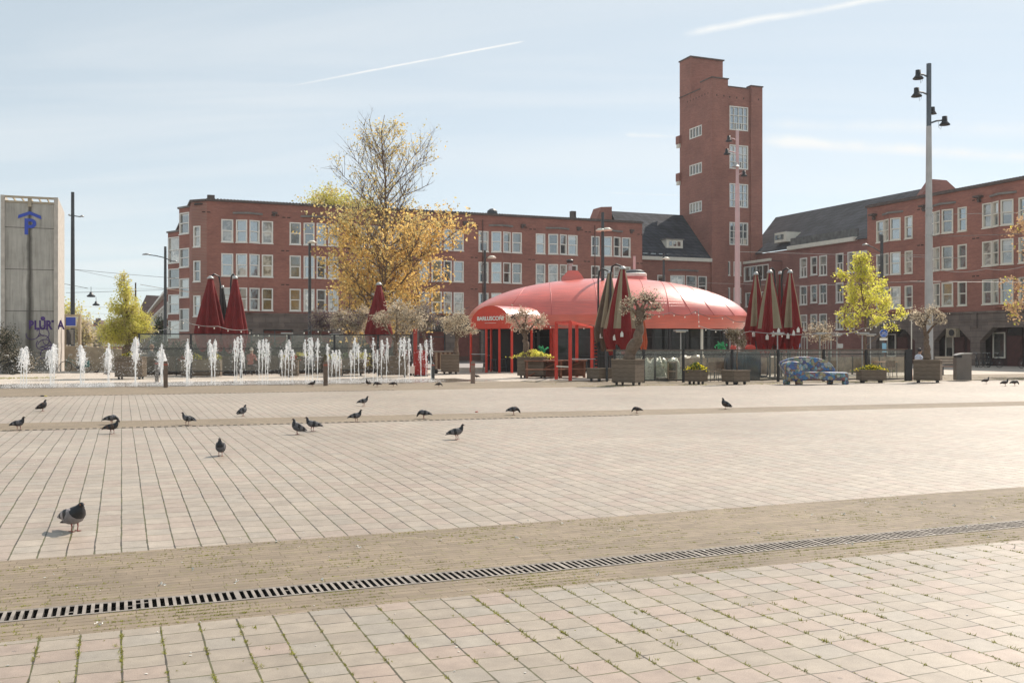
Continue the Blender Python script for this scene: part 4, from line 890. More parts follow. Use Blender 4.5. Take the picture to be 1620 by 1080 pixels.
# glazed walls, posts, floor
gw = MB(); mw = MB(); N = 40; pts = []
for i in range(N): a = 2 * math.pi * i / N; pts.append((PA * .86 * math.cos(a), PB * .84 * math.sin(a)))
for i in range(N):
    (x0, y0), (x1, y1) = pts[i], pts[(i + 1) % N]; gw.add([(x0, y0, 0), (x1, y1, 0), (x1, y1, ZB), (x0, y0, ZB)], [(0, 1, 2, 3)])
    mw.tube([(x0, y0, 0), (x0, y0, ZB)], .06 if i % 2 else .11, 4)
    mw.tube([(x0, y0, .95), (x1, y1, .95)], .05, 4); mw.tube([(x0, y0, 2.1), (x1, y1, 2.1)], .035, 4)
gw.build('glass', M('pavilion_glass', (.02, .022, .022), .10, spec=.35, var=.4, scale=1), pv); mw.build('mullions', black, pv)
for px_, m_ in ((1101.5, cream), (865, red), (1048, black), (1140, black), (900, black)):
    x = (px_ - 961) / F * 60; k = math.sqrt(max(0.05, 1 - (x / PA) ** 2)); MB().tube([(x, -PB * k * .93, 0), (x, -PB * k * .93, ZB + .1)], .09, 8).build('post', m_, pv)
for px_ in (1051, 1004, 1030): # small hanging lamps inside seen as warm dots
    pass
# entrance canopy
ec = D(776, 546, 57.3); AX, AY = .6, .8
can = thing('entrance_canopy', 'red barrel shaped entrance canopy with white bar lettering at the left end of the pavilion', 'canopy', (ec.x, ec.y, 0), math.atan2(AY, AX) - math.pi / 2)
HWc, Zc, HC, LC = 1.52, 2.72, 1.2, 4.0    # local y = axis, local x = across
mb = MB(); n = 20; A = [(-HWc * math.cos(math.pi * i / n), Zc + HC * math.sin(math.pi * i / n)) for i in range(n + 1)]
for i in range(n): (x0, z0), (x1, z1) = A[i], A[i + 1]; mb.add([(x0, 0, z0), (x1, 0, z1), (x1, LC, z1), (x0, LC, z0)], [(3, 2, 1, 0)])
for s in (-1, 1): mb.box(s * HWc - .02, s * HWc + .02, 0, LC, Zc - .16, Zc)
mb.build('awning', vin, can, True)
mb = MB(); mb.add([(x, 0, z) for x, z in A] + [(HWc, 0, Zc - .16), (-HWc, 0, Zc - .16)] + [(x, .05, z) for x, z in A] + [(HWc, .05, Zc - .16), (-HWc, .05, Zc - .16)], [tuple(range(n + 3)), tuple(range(n + 3, 2 * n + 6))[::-1]])
fr_ = mb.build('front_panel', M('canopy_front_red', (.62, .06, .03), .6, var=.06), can)
tx = text_mesh('BARLUSCONI', .32, white, .012, .010, 'lettering'); tx.parent = can; tx.location = (.0, -.03, Zc + .34); tx.rotation_euler = (R(90), 0, 0); tx.scale = (1.02, 1, 1)
mb = MB(); 
mb.box(-.42, .42, -.012, -.002, Zc + .17, Zc + .19)
mb.build('thin_underline', white, can)
for x, y in ((-HWc, .05), (-.35, .05), (.62, .05), (HWc, .05), (HWc, LC * .5), (HWc, LC), (-HWc, LC * .5), (-HWc, LC)):
    MB().box(x - .05, x + .05, y - .05, y + .05, 0, Zc - .1).build('post', red, can)
mb = MB(); mb.box(-HWc, HWc, 2.2, 2.3, 0, 2.6); mb.build('door_screen', M('very_dark', (.008, .008, .009), .6), can)
mb = MB(); mb.box(-HWc, -.4, .02, .06, 1.05, 1.1); mb.box(-HWc, -.4, .02, .06, .55, .58); mb.build('rail', steel, can)
string = M('cable_grey', (.12, .12, .11), .6)

# ------------------------------------------------------------------ planters
plank = NT('weathered_planks', .9)
def mk_plank(t, c):
    o = t.tc.outputs['Object']; x, y, z = t.sep(o); jf = t.math('FRACT', t.math('DIVIDE', z, .17)); row = t.math('FLOOR', t.math('DIVIDE', z, .17))
    k = t.math('MULTIPLY', t.rng(t.white(row, 1.0).outputs['Value'], 0, 1, .8, 1.2), t.rng(t.noise(t.comb(t.math('MULTIPLY', t.math('ADD', x, y), 1.5), t.math('MULTIPLY', z, 14)), 3, 5), .3, .7, .7, 1.25))
    k = t.math('MULTIPLY', k, t.math('SUBTRACT', 1.0, t.math('MULTIPLY', t.math('LESS_THAN', jf, .07), .7)))
    v = t.n('ShaderNodeVectorMath', operation='SCALE'); v.inputs[0].default_value = c; t.put(v.inputs['Scale'], k); return t.col(v.outputs[0])
mk_plank(plank, (.165, .125, .09)); plankm = plank.m
def planter(x, yb, wpx, hpx, rz, label, aspect=1.0, group='wooden planters around the terrace'):
    X, Y = G(x, yb); s = Y / F; w = wpx * s / (math.cos(abs(rz)) + aspect * math.sin(abs(rz))); dpt = w * aspect; h = hpx * s
    Y += dpt * .5; X *= 1 + dpt * .5 / Y
    r = thing('planter', label, 'planter', (X, Y, 0), rz, group); a, b = w / 2, dpt / 2
    mb = MB(); t = .05; z0 = .12
    for q in ((-a, a, -b, -b + t), (-a, a, b - t, b), (-a, -a + t, -b + t, b - t), (a - t, a, -b + t, b - t)): mb.box(*q, z0, h - .04)
    mb.build('box', plankm, r)
    m2 = MB(); e = .025; m2.box(-a - e, a + e, -b - e, -b + .07, h - .04, h); m2.box(-a - e, a + e, b - .07, b + e, h - .04, h); m2.box(-a - e, -a + .07, -b + .07, b - .07, h - .04, h); m2.box(a - .07, a + e, -b + .07, b - .07, h - .04, h); m2.build('rim', M('rim_wood', (.22, .17, .125), .9, var=.2), r)
    MB().box(-a + t, a - t, -b + t, b - t, h - .14, h - .09).build('soil', soil, r)
    for sx in (-1, 1):
        for sy in (-1, 1): m3 = MB(); m3.tube([(sx * (a - .15) - .03, sy * (b - .15), .06), (sx * (a - .15) + .03, sy * (b - .15), .06)], .06, 8); m3.box(sx * (a - .15) - .05, sx * (a - .15) + .05, sy * (b - .15) - .05, sy * (b - .15) + .05, .1, .13); m3.build('castor', dark, r)
    return (X, Y, h - .09, w, dpt)
# ------------------------------------------------------------------ plants
olive_l = M('olive_leaf', (.66, .56, .42), .7, var=.3, scale=2, trans=.35)
olive_d = M('olive_leaf_dark', (.36, .31, .23), .8, var=.3, scale=2, trans=.25)
gold_l = M('golden_leaf', (.78, .55, .19), .65, var=.25, scale=1, trans=.55)
gold_g = M('gold_green_leaf', (.62, .53, .24), .65, var=.25, scale=1, trans=.5)
lime_l = M('lime_leaf', (.80, .78, .14), .6, var=.25, scale=2, trans=.55)
lime_b = M('pink_blossom', (.48, .38, .26), .7, var=.25, scale=2, trans=.4)
will_l = M('willow_leaf', (.66, .62, .15), .65, var=.3, scale=1.2, trans=.5)
flower = M('yellow_petal', (.75, .62, .03), .6, var=.15, trans=.4)
leafg = M('green_leaf', (.07, .12, .03), .7, var=.3, trans=.3)
redfl = M('red_petal', (.6, .05, .04), .6)
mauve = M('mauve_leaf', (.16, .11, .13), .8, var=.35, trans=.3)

def branch_tree(name, label, cat, base, h, env, seed, lm, leaf, nleaf, trunk_r, z0=.2, nl=46, up=.55, leafdens=lambda f: 1.0, subs=7, spread=.12, mats_w=None, group=None, clumps=.2):
    """leader with laterals whose reach follows env(relative height); twigs carry real leaves"""
    rnd = random.Random(seed); t = thing(name, label, cat, base, 0, group); tb = MB(); lf = MB()
    lead = []; k = 16; off = Vector((0, 0, 0))
    for i in range(k + 1):
        off += Vector((rnd.gauss(0, .012 * h), rnd.gauss(0, .012 * h), 0)) * (.6 if i else 0); lead.append(Vector((off.x, off.y, h * i / k)))
    tb.tube(lead, [trunk_r * (1 - .93 * (i / k) ** .8) for i in range(k + 1)], 8)
    def at(f): q = f * k; i = min(k - 1, int(q)); return lead[i].lerp(lead[i + 1], q - i)
    tips = []
    def limb(p, d, L, r, lvl):
        n = max(3, int(L / (.35 if lvl < 2 else .18))); n = min(n, 9); pts = [p.copy()]; q = p.copy(); dd = d.copy()
        for i in range(n):
            dd = (dd + Vector((rnd.gauss(0, .13), rnd.gauss(0, .13), rnd.gauss(.05 * up, .10)))).normalized(); q = q + dd * L / n; pts.append(q.copy())
        tb.tube(pts, [r * (1 - .8 * i / n) for i in range(n + 1)], 5 if lvl < 2 else 3, cap=False)
        if lvl < 2:
            m = subs if lvl == 0 else 5
            m = max(2, int(m * min(1.6, .45 + L / 3.2)))
            for j in range(m):
                f = rnd.uniform(.22, 1.0); i = min(n - 1, int(f * n)); pp = pts[i].lerp(pts[i + 1], f * n - i)
                ax = dd.cross(Vector((rnd.gauss(0, 1), rnd.gauss(0, 1), rnd.gauss(0, 1)))).normalized(); nd = (dd * .75 + ax * rnd.uniform(.5, .95) + Vector((0, 0, .25 * up))).normalized()
                limb(pp, nd, L * rnd.uniform(.28, .5) * (1.1 - .4 * f), r * .40, lvl + 1)
            tips.append((pts[-1], dd))
        else:
            for i in range(1, n + 1): tips.append((pts[i], dd))
    for i in range(nl):
        f = z0 + (1 - z0) * ((i + rnd.uniform(0, 1)) / nl) ** .95; f = min(.985, f); e = env(f) * h * rnd.uniform(.72, 1.08)
        a = i * 2.39996 + rnd.uniform(-.4, .4); tilt = up * (.35 + .75 * f); d = Vector((math.cos(a), math.sin(a), tilt)).normalized()
        limb(at(max(.04, f - .06 * up)), d, e, trunk_r * .33 * (1.1 - f * .8), 0)
    tb.build('trunk', bark, t, True)
    ws = [max(0, leafdens(p.z / h)) * (.35 + 1.3 * max(0, noise.noise(p * (2.2 / h * 2) + Vector((seed, 0, 0))) + .35)) for p, _ in tips]
    tot = sum(ws); cum = []; s = 0
    for w in ws: s += w; cum.append(s)
    import bisect
    cluster = 5
    for _ in range(nleaf // cluster):
        p, d = tips[min(len(tips) - 1, bisect.bisect(cum, rnd.random() * tot))]
        sp = spread * h * .25 * (.55 + .6 * leafdens(p.z / h)); c = p + Vector((rnd.gauss(0, sp), rnd.gauss(0, sp), rnd.gauss(0, sp)))
        for _ in range(cluster):
            mi = 0
            if mats_w and rnd.random() < mats_w(p.z / h): mi = 1
            lf.leaf(c + Vector((rnd.gauss(0, leaf * .8), rnd.gauss(0, leaf * .8), rnd.gauss(0, leaf * .8))), leaf * (1 if leafdens(p.z / h) > .5 else .75), rnd, mi, .5)
    lf.build('crown', lm, t)
    return t

def clump_tree(name, label, cat, base, trunk_pts, trunk_r, blobs, nleaf, leaf, lm, seed, limbs=True, group=None, ncl=None, stray=.15):
    """trunk given as points (local); crown as leaf clusters on twigs inside ellipsoid blobs (centre, radii, weight)"""
    rnd = random.Random(seed); t = thing(name, label, cat, base, 0, group); tb = MB(); lf = MB()
    pts = [Vector(p) for p in trunk_pts]; fine = []
    for i in range(len(pts) - 1):
        for j in range(4): fine.append(pts[i].lerp(pts[i + 1], j / 4) + Vector((rnd.gauss(0, trunk_r * .18), rnd.gauss(0, trunk_r * .18), 0)))
    fine.append(pts[-1]); n = len(fine)
    tb.tube(fine, [trunk_r * (1.15 - .6 * i / n) * rnd.uniform(.88, 1.12) for i in range(n)], 9)
    top = pts[-1]; tot = sum(b[2] for b in blobs)
    for c, r, w in blobs:
        c = Vector(c); r = Vector(r if not isinstance(r, (int, float)) else (r, r, r))
        m = max(4, int((ncl or 60) * w / tot)); hub = top.lerp(c, .45)
        tb.tube([top - Vector((0, 0, trunk_r)), hub + Vector((rnd.gauss(0, .05), rnd.gauss(0, .05), 0)), c], [trunk_r * .5, trunk_r * .3, trunk_r * .16], 6)
        for i in range(m):
            while True:
                q = Vector((rnd.uniform(-1, 1), rnd.uniform(-1, 1), rnd.uniform(-1, 1)))
                if .15 < q.length < 1: break
            e = c + Vector((q.x * r.x, q.y * r.y, q.z * r.z)) * rnd.uniform(.85, 1.1)
            mid = c.lerp(e, .5) + Vector((rnd.gauss(0, .08), rnd.gauss(0, .08), rnd.gauss(0, .08))) * r.length
            tb.tube([c, mid, e], [trunk_r * .12, trunk_r * .07, trunk_r * .03], 4, cap=False)
            kk = int(nleaf * w / tot / m); sp = r.length * stray
            mi0 = rnd.randrange(len(lm)) if isinstance(lm, (list, tuple)) else 0
            for _ in range(kk):
                f = rnd.uniform(.35, 1.1); p = mid.lerp(e, f) + Vector((rnd.gauss(0, sp), rnd.gauss(0, sp), rnd.gauss(0, sp)))
                lf.leaf(p, leaf, rnd, mi0 if rnd.random() < .8 else 0, .2)
    tb.build('trunk', bark, t, True); lf.build('crown', lm, t); return t

# the big golden tree in front of the long block
gx_, gy_ = D(603, 546, 66).x, 66
envb = lambda f: (.27 * math.sin(math.pi * min(1, max(0, (f - .02) / .98)) ** .62) + .02) if f < .98 else .01
def envg(f):
    pts = [(0, .15), (.15, .23), (.3, .30), (.45, .32), (.55, .32), (.65, .30), (.75, .27), (.85, .18), (.93, .11), (1, .04)]
    for (a, x), (b, y) in zip(pts, pts[1:]):
        if a <= f <= b: return x + (y - x) * (f - a) / (b - a)
    return .03
branch_tree('plane_tree', 'large tree with golden leaves below and thin bare twigs above, before the long block', 'tree', (gx_, gy_, 0), 17.0, envg, 4, [gold_l, gold_g], .20, 13500, .24,
            z0=.13, nl=66, up=.92, leafdens=lambda f: (.8 + .4 * (f < .45)) if f < .56 else max(.24, 1.0 - (f - .56) * 5.5), subs=10, spread=.10, mats_w=lambda f: .18 if f < .58 else .75)
# yellow green tree showing above the roof, further back
clump_tree('tree', 'yellow green tree crown showing above the roof of the long block behind the golden tree', 'tree', (D(528, 546, 118).x, 118, 0), [(0, 0, 0), (0, 0, 9), (.3, 0, 13)], .35,
           [((-.6, 0, 18.2), (2.8, 2.6, 2.4), 4), ((2.4, 0, 17.4), (2.6, 2.4, 2.2), 3), ((0, 0, 14.5), (3.4, 3, 2.4), 2)], 9000, .26, [will_l, gold_g], 21, ncl=90)
# lime tree right
lx, ly = D(1366, 546, 56).x, 56
envl = lambda f: .46 * (1 - f) ** .8 * min(1, .35 + f * 3.2) + .04
branch_tree('young_tree', 'young bright lime green tree with upswept branches beside the round blue sign', 'tree', (lx, ly, 0), zfor(394, 56), lambda f: envl(f) * 1.0, 9, [lime_l, lime_b], .115, 7600, .10,
            z0=.28, nl=34, up=1.15, subs=5, spread=.034, mats_w=lambda f: .22)
# pink white blossom tree reaching in at the right edge
bx_ = D(1688, 546, 50)
t = branch_tree('blossom_tree', 'tree with peach coloured blossom reaching in at the right edge of the square', 'tree', (bx_.x, 50, 0), 7.2, lambda f: .36 if f > .4 else .1, 31, [M('peach_blossom', (.62, .42, .24), .7, var=.2, trans=.45), lime_l], .13, 5200, .12, z0=.36, nl=24, up=.5, subs=7, spread=.03, mats_w=lambda f: .1)
# willow like tree in the left planter
px1 = G(205, 600)
clump_tree('willow_tree', 'feathery yellow green tree with a pointed top and thick dark trunk in the left planter', 'tree', (D(203, 546, 47.5).x, 47.5, .5),
           [(-.05, 0, 0), (.1, 0, .7), (.05, 0, 1.5), (-.05, 0, 2.2)], .30,
           [((-.15, 0, 3.9), (.30, .35, 1.0), 1.0), ((-.1, 0, 2.9), (.75, .8, .8), 2.4), ((.45, 0, 2.1), (.75, .8, .7), 2.4), ((-.7, 0, 1.7), (.6, .8, .75), 2.2), ((.1, 0, 1.9), (1.0, .8, .8), 2.6)], 14000, .075, [will_l, will_l, gold_g], 12, ncl=170, stray=.10)
tl = MB(); tl.tube([(.1, 0, .6), (.45, -.05, 1.0), (.75, -.05, 1.1), (1.05, 0, 1.45)], [.12, .1, .085, .06], 8)
for o in bpy.data.objects:
    if o.name == 'willow_tree': tl.build('limb', bark, o, True)
# shrub at the foot of the parking tower
sx = D(26, 546, 55)
clump_tree('shrub', 'dark straggling shrub at the foot of the concrete parking tower', 'shrub', (sx.x, 55, 0), [(0, 0, 0), (0, 0, .5)], .1,
           [((-.7, 0, 1.5), (.55, .5, 1.4), 3), ((.15, 0, .7), (.6, .5, .7), 3), ((.0, 0, .6), (1.3, .5, .6), 2)], 6000, .09, [M('dark_shrub_leaf', (.045, .05, .03), .85, var=.4, trans=.15), olive_d], 13, ncl=120)
# distant trees at the end of the left street
for i, (x, yt, d, w, mt) in enumerate(((130, 508, 190, 2.6, [gold_g, olive_l]), (108, 470, 230, 5.5, [gold_g, will_l]), (150, 520, 260, 3.4, [gold_g, olive_d]), (200, 505, 240, 7, [will_l, olive_d]))):
    zt_ = zfor(yt, d)
    clump_tree('tree', ('orange tinted tree far down the left street', 'tall pale tree behind the left street pole', 'small low tree in front of the distant flats', 'broad green tree far behind the willow planter')[i], 'tree', (D(x, 546, d).x, d, 0),
               [(0, 0, 0), (0, 0, zt_ * .45)], .3, [((0, 0, zt_ * .68), (w * .8, w * .6, zt_ * .32), 2), ((w * .2, 0, zt_ * .45), (w, w * .6, zt_ * .25), 1)], 1800, .5, mt, 40 + i, ncl=50)
# dark conifer and street hedge by the row houses
clump_tree('conifer', 'small dark conifer standing by the street lamp left of the corner', 'tree', (D(252, 546, 90).x, 90, 0), [(0, 0, 0), (0, 0, 2)], .15, [((0, 0, 1.6), (.9, .9, 1.5), 2), ((0, 0, 3.2), (.5, .5, 1.3), 1)], 2500, .14, [M('conifer_leaf', (.02, .035, .02), .9, var=.3), leafg], 50, ncl=60)

def olive(x, yb, d, base_z, trunk, tr, blobs, n, seed, label, leaf=.075, mats=None, group='olive trees in planters', ncl=70, stray=.11):
    s = d / F; X = (x - 810) * s
    tp = [((a - x) * s, 0, zfor(b, d) - base_z) for a, b in trunk]
    bl = [(((a - x) * s, 0, zfor(b, d) - base_z), (rx * s, rx * s * .8, ry * s), w) for a, b, rx, ry, w in blobs]
    return clump_tree('olive_tree', label, 'tree', (X, d, base_z), tp, tr, bl, n, leaf, mats or [olive_l, olive_d], seed, group=group, ncl=ncl, stray=stray)
P1 = planter(993.5, 609.5, 53, 41, R(-33), 'large dark wooden planter holding the leaning thick olive tree', .8)
olive(993, 0, P1[1], P1[2], [(994, 571), (1002, 549), (1012, 525), (1014, 503), (1011, 490)], .23, [(1004, 478, 20, 16, 2), (1024, 474, 24, 18, 3), (1040, 488, 14, 13, 1), (988, 488, 12, 14, 1), (1020, 500, 18, 12, 1)], 1050, 61, 'leaning thick trunked olive tree with sparse crown in front of the red pavilion', .075, ncl=100)
planter(948, 603.5, 40, 21, R(38), 'low dark wooden planter under the centre striped parasols', 1.0)
P2 = planter(1101.5, 608, 37, 23, R(-40), 'low wooden planter with yellow flowers nearest the covered furniture', .9)
P3 = planter(1164, 608.5, 43, 23, R(30), 'low wooden planter holding the thin twin stemmed bush', .9)
P4 = planter(1378.5, 606, 44, 21, R(8), 'low wooden planter with yellow flowers left of the black end post', .45)
P5 = planter(1468, 606, 50, 37, R(-30), 'large dark wooden planter at the right end of the terrace fence', .8)
olive(1166, 0, P3[1], P3[2], [(1166, 585), (1166, 560), (1167, 545)], .028, [(1166, 533, 15, 15, 2), (1172, 542, 10, 8, 1), (1158, 524, 12, 8, 1)], 2000, 62, 'thin twin stemmed bush with round brown crown in the low planter', .05, [M('brown_leaf', (.15, .11, .06), .8, var=.3, trans=.3), olive_d], ncl=100)
olive(1467, 0, P5[1], P5[2], [(1466, 570), (1466, 552), (1465, 536), (1464, 526)], .14, [(1452, 498, 18, 10, 2), (1472, 492, 18, 12, 2), (1487, 505, 16, 10, 1), (1460, 510, 16, 8, 1)], 1050, 63, 'olive tree with flat spreading crown in the planter at the right end', .075, ncl=90)
P6 = planter(843, 598, 50, 34, R(-20), 'wooden planter with yellow and green plants right of the canopy', .6)
olive(832, 0, P6[1], P6[2], [(833, 566), (832, 550), (831, 535), (830, 527)], .16, [(812, 500, 18, 14, 2), (832, 498, 20, 14, 2), (850, 508, 16, 12, 2), (829, 514, 26, 10, 2)], 2300, 64, 'pinkish grey olive tree hiding the right part of the entrance canopy', .075, [M('pink_olive_leaf', (.66, .50, .38), .7, var=.3, trans=.35), olive_l], ncl=130)
P7 = planter(712, 592, 30, 32, R(10), 'dark wooden planter left of the canopy beside the barrow', .7)
olive(722, 0, P7[1], P7[2], [(722, 562), (722, 548), (723, 532)], .13, [(708, 512, 17, 14, 2), (728, 504, 17, 13, 2), (745, 522, 13, 10, 1), (722, 520, 22, 10, 2)], 2100, 65, 'grey green olive tree at the left end of the red pavilion roof', .075, [M('pale_olive_leaf', (.60, .52, .38), .7, var=.3, trans=.35), olive_l], ncl=130)
P8 = planter(622, 597, 48, 34, R(6), 'dark wooden planter behind the fountain under the single red parasol', .5)
olive(628, 0, P8[1], P8[2], [(627, 566), (626, 552), (626, 538)], .13, [(604, 505, 20, 14, 2), (628, 492, 26, 18, 3), (655, 505, 24, 18, 3), (640, 518, 22, 9, 1)], 3500, 66, 'bushy olive tree overlapping the single red parasol', .08, ncl=160)
P9 = planter(207, 600, 44, 36, R(4), 'dark planter under the thick trunked willow like tree at the left', .6)
X_, Y_ = D(556, 546, 54).x, 54
olive(556, 0, 54, .6, [(556, 575), (554, 552), (552, 536)], .12, [(540, 505, 22, 16, 2), (562, 512, 20, 14, 2), (575, 500, 12, 18, 1)], 4800, 67, 'dull olive tree to the left of the single red parasol', .08, [olive_l, olive_d, mauve], ncl=130)
P10 = planter(556, 594, 40, 26, R(5), 'low dark planter behind the fountain left of the single red parasol', .5)
for i, (x, y, rx, ry) in enumerate(((506, 505, 20, 17), (670, 500, 18, 22), (1296, 524, 26, 14))):
    d = 58; s = d / F; zc = zfor(y, d)
    clump_tree('olive_tree', ('shaded mauve leaved small tree behind the dark lamp post', 'dark leaved small tree between the golden tree and the canopy', 'bare looking olive tree right of the striped parasols')[i], 'tree', (D(x, 546, d).x, d, 0),
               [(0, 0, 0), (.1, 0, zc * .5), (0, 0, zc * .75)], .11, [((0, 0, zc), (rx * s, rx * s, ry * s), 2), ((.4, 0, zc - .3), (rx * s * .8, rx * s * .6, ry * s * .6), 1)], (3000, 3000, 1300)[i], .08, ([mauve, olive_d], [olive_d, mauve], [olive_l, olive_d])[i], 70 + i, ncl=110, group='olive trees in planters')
def flowers(P, label, cm, seed, w=.9, n=900, hh=.28, name='flowering_plant'):
    rnd = random.Random(seed); t = thing(name, label, 'plant', (P[0], P[1], P[2]), 0); a, b = MB(), MB()
    for _ in range(n):
        x = rnd.gauss(0, P[3] * w * .24); y = rnd.gauss(0, P[4] * .2); z = rnd.uniform(0, hh) * (1 - min(.8, abs(x) / P[3]))
        (a if rnd.random() < .55 else b).leaf((x, y, z), .07, rnd, 0, -.4)
    a.build('leaves', leafg if cm is not will_l else lime_l, t); b.build('blossom', cm, t)
flowers(P2, 'bright yellow flowers filling the low planter by the covered furniture', flower, 81, 1.0, 1300, .38)
flowers(P4, 'bright yellow flowers in the low planter left of the black end post', flower, 82, 1.0, 1000, .3)
flowers(P6, 'yellow green tufts in the planter right of the canopy', will_l, 83, 1.3, 900, .45)
flowers(P9, 'small yellow flowers at the foot of the willow like tree', flower, 84, .7, 300, .3)
for i, (x, c) in enumerate(((296, redfl), (310, flower), (340, flower), (455, flower), (462, redfl), (528, flower))):
    q = D(x, 566, 49.4); flowers((q.x, q.y, q.z - .1, .8, .4), ('red flowers hanging on the left part of the glass screens', 'yellow flowers beside the red ones on the left screens', 'yellow flowers under the left red parasols', 'yellow flowers left of the middle screen post', 'red flowers right of the middle screen post', 'yellow flowers near the second bollard')[i], c, 90 + i, .8, 260, .3)
# ------------------------------------------------------------------ closed parasols
redf = M('parasol_red', (.19, .012, .012), .8, var=.2, scale=2, trans=.12)
redf2 = M('parasol_bright_red', (.25, .016, .015), .8, var=.14, scale=2, trans=.25)
beige = M('parasol_beige', (.38, .32, .21), .85, var=.1, scale=2, trans=.25)
blackf = M('parasol_black', (.02, .018, .016), .85, var=.2)
brownf = M('parasol_brown', (.10, .065, .04), .8, var=.2)
def parasol(x, d, ytop, ybot, wpx, label, stripes, seed, tipped=False, mats=None, skirt=.24, mast=True, arm=1, group='closed parasols on the terrace', lean=0.0):
    s = d / F; X = (x - 810) * s; zt_, zb = zfor(ytop, d), zfor(ybot, d); r = wpx * s / 2 * .93; rnd = random.Random(seed); h = zt_ - zb
    t = thing('closed_parasol', label, 'parasol', (X, d, 0), 0, group); mb = MB(); N = 64; ph = rnd.uniform(0, 6); rows = []
    ks = [0, .05, .12, .22, .34, .46, .58, .68, .74, .78, .84, .9, .95, 1.0]
    for i, k in enumerate(ks):
        z = zt_ - h * k; q = r * (.17 + .83 * min(1, k / (1 - skirt + .02)) ** .92)
        if k > 1 - skirt: q = r * (1.0 - .25 * ((k - (1 - skirt)) / skirt) ** 1.5)
        row = []
        for j in range(N):
            a = 2 * math.pi * j / N; pl_ = .20 * math.sin(8 * a + ph + .5 * math.sin(k * 4 + ph)) * min(1, k * 3) + .07 * math.sin(13 * a + 2 * ph + k * 2) * k
            zz = z
            if k > .8: zz += h * .07 * math.sin(5 * a + ph * 3) * (k - .8) / .2
            if tipped and k > .9: q2 = q * (.75 - .35 * (k - .9) / .1)
            else: q2 = q
            row.append((q2 * (1 + pl_) * math.cos(a) + lean * (1 - k), q2 * (1 + pl_) * math.sin(a), zz))
        rows.append(row)
    for i in range(len(rows) - 1):
        b = len(mb.v); mb.v += rows[i] + rows[i + 1]
        for j in range(N):
            mb.f.append((b + j, b + N + j, b + N + (j + 1) % N, b + (j + 1) % N))
            seg = (j + 8 * (stripes % 2)) % 16
            mb.m.append(1 if (stripes and seg < 7 and ks[i] < .74) else 0)
    ms = mats or ([redf2, beige] if stripes else [redf, redf]); mb.build('canopy', ms, t, True)
    m2 = MB(); m2.lathe([(.0, zt_ + .13), (.07, zt_ + .12), (r * .26, zt_ + .02), (r * .27, zt_ - .03), (.0, zt_ - .05)], 16, (lean, 0)); m2.build('top_cap', steel, t, True)
    m3 = MB(); m3.tube([(0, 0, .0), (0, 0, zb + .2)], .045, 8)
    m3.build('pole', dark, t)
    if mast:
        ax = arm * r * .6; m4 = MB(); m4.tube([(ax, .35, 0), (ax, .35, zt_ - .3), (ax * .85, .3, zt_ + .12), (ax * .4, .12, zt_ + .22), (lean, 0, zt_ + .08)], .045, 8); m4.build('mast', black, t); 
        mb5 = MB(); mb5.box(ax - .3, ax + .3, .05, .65, 0, .08); mb5.build('base_plate', dark, t)
    if stripes:
        for i in range(3):
            a = -math.pi / 2 + (i - 1) * .5; rr = r * 1.0; p = Vector((rr * math.cos(a), rr * math.sin(a), zb + h * (.15 + .04 * i)))
            mm = MB(); mm.box(p.x - .07, p.x + .07, p.y - .05, p.y - .03, p.z - .13, p.z + .05); mm.add([(p.x - .06, p.y - .05, p.z + .052), (p.x + .06, p.y - .05, p.z + .052), (p.x, p.y - .05, p.z + .15)], [(0, 1, 2)]); mm.build('tag', white, t)
    return t
parasol(333, 52, 440, 549, 45, 'dark red closed parasol, left one of the pair at the left terrace', 0, 1, arm=1)
parasol(372, 51.5, 440, 552, 36, 'dark red closed parasol, right one of the pair at the left terrace', 0, 2, arm=-1)
parasol(352, 54, 455, 545, 22, 'narrow black closed parasol squeezed between the two left red ones', 0, 3, mats=[blackf, blackf], mast=False)
parasol(599.5, 52.5, 450, 556, 40, 'single dark red closed parasol under the golden tree', 0, 4, tipped=True, mast=False, skirt=.3)
parasol(981, 46.5, 425, 553, 50, 'striped red and beige closed parasol in front of the pavilion, nearest of the centre group', 1, 5, arm=-1, lean=.12)
parasol(958, 48, 432, 548, 38, 'dark and beige closed parasol at the left of the centre group', 1, 6, mats=[brownf, beige], arm=-1, lean=.2)
parasol(1018, 50, 500, 552, 12, 'small orange closed parasol between the leaning olive and the pavilion glass', 0, 7, mats=[M('parasol_orange', (.5, .12, .05), .8, trans=.3)] * 2, mast=False)
parasol(1196, 49, 434, 545, 33, 'striped closed parasol, leftmost of the four in the right group', 1, 8, arm=1)
parasol(1218, 47, 431, 551, 40, 'striped closed parasol, second from the left in the right group', 2, 9, arm=1)
parasol(1234, 50, 433, 548, 26, 'dark striped closed parasol squeezed between its neighbours in the right group', 1, 10, mats=[brownf, redf], mast=False)
parasol(1250, 47.5, 431, 549, 36, 'striped closed parasol, rightmost of the right group', 1, 11, arm=-1)

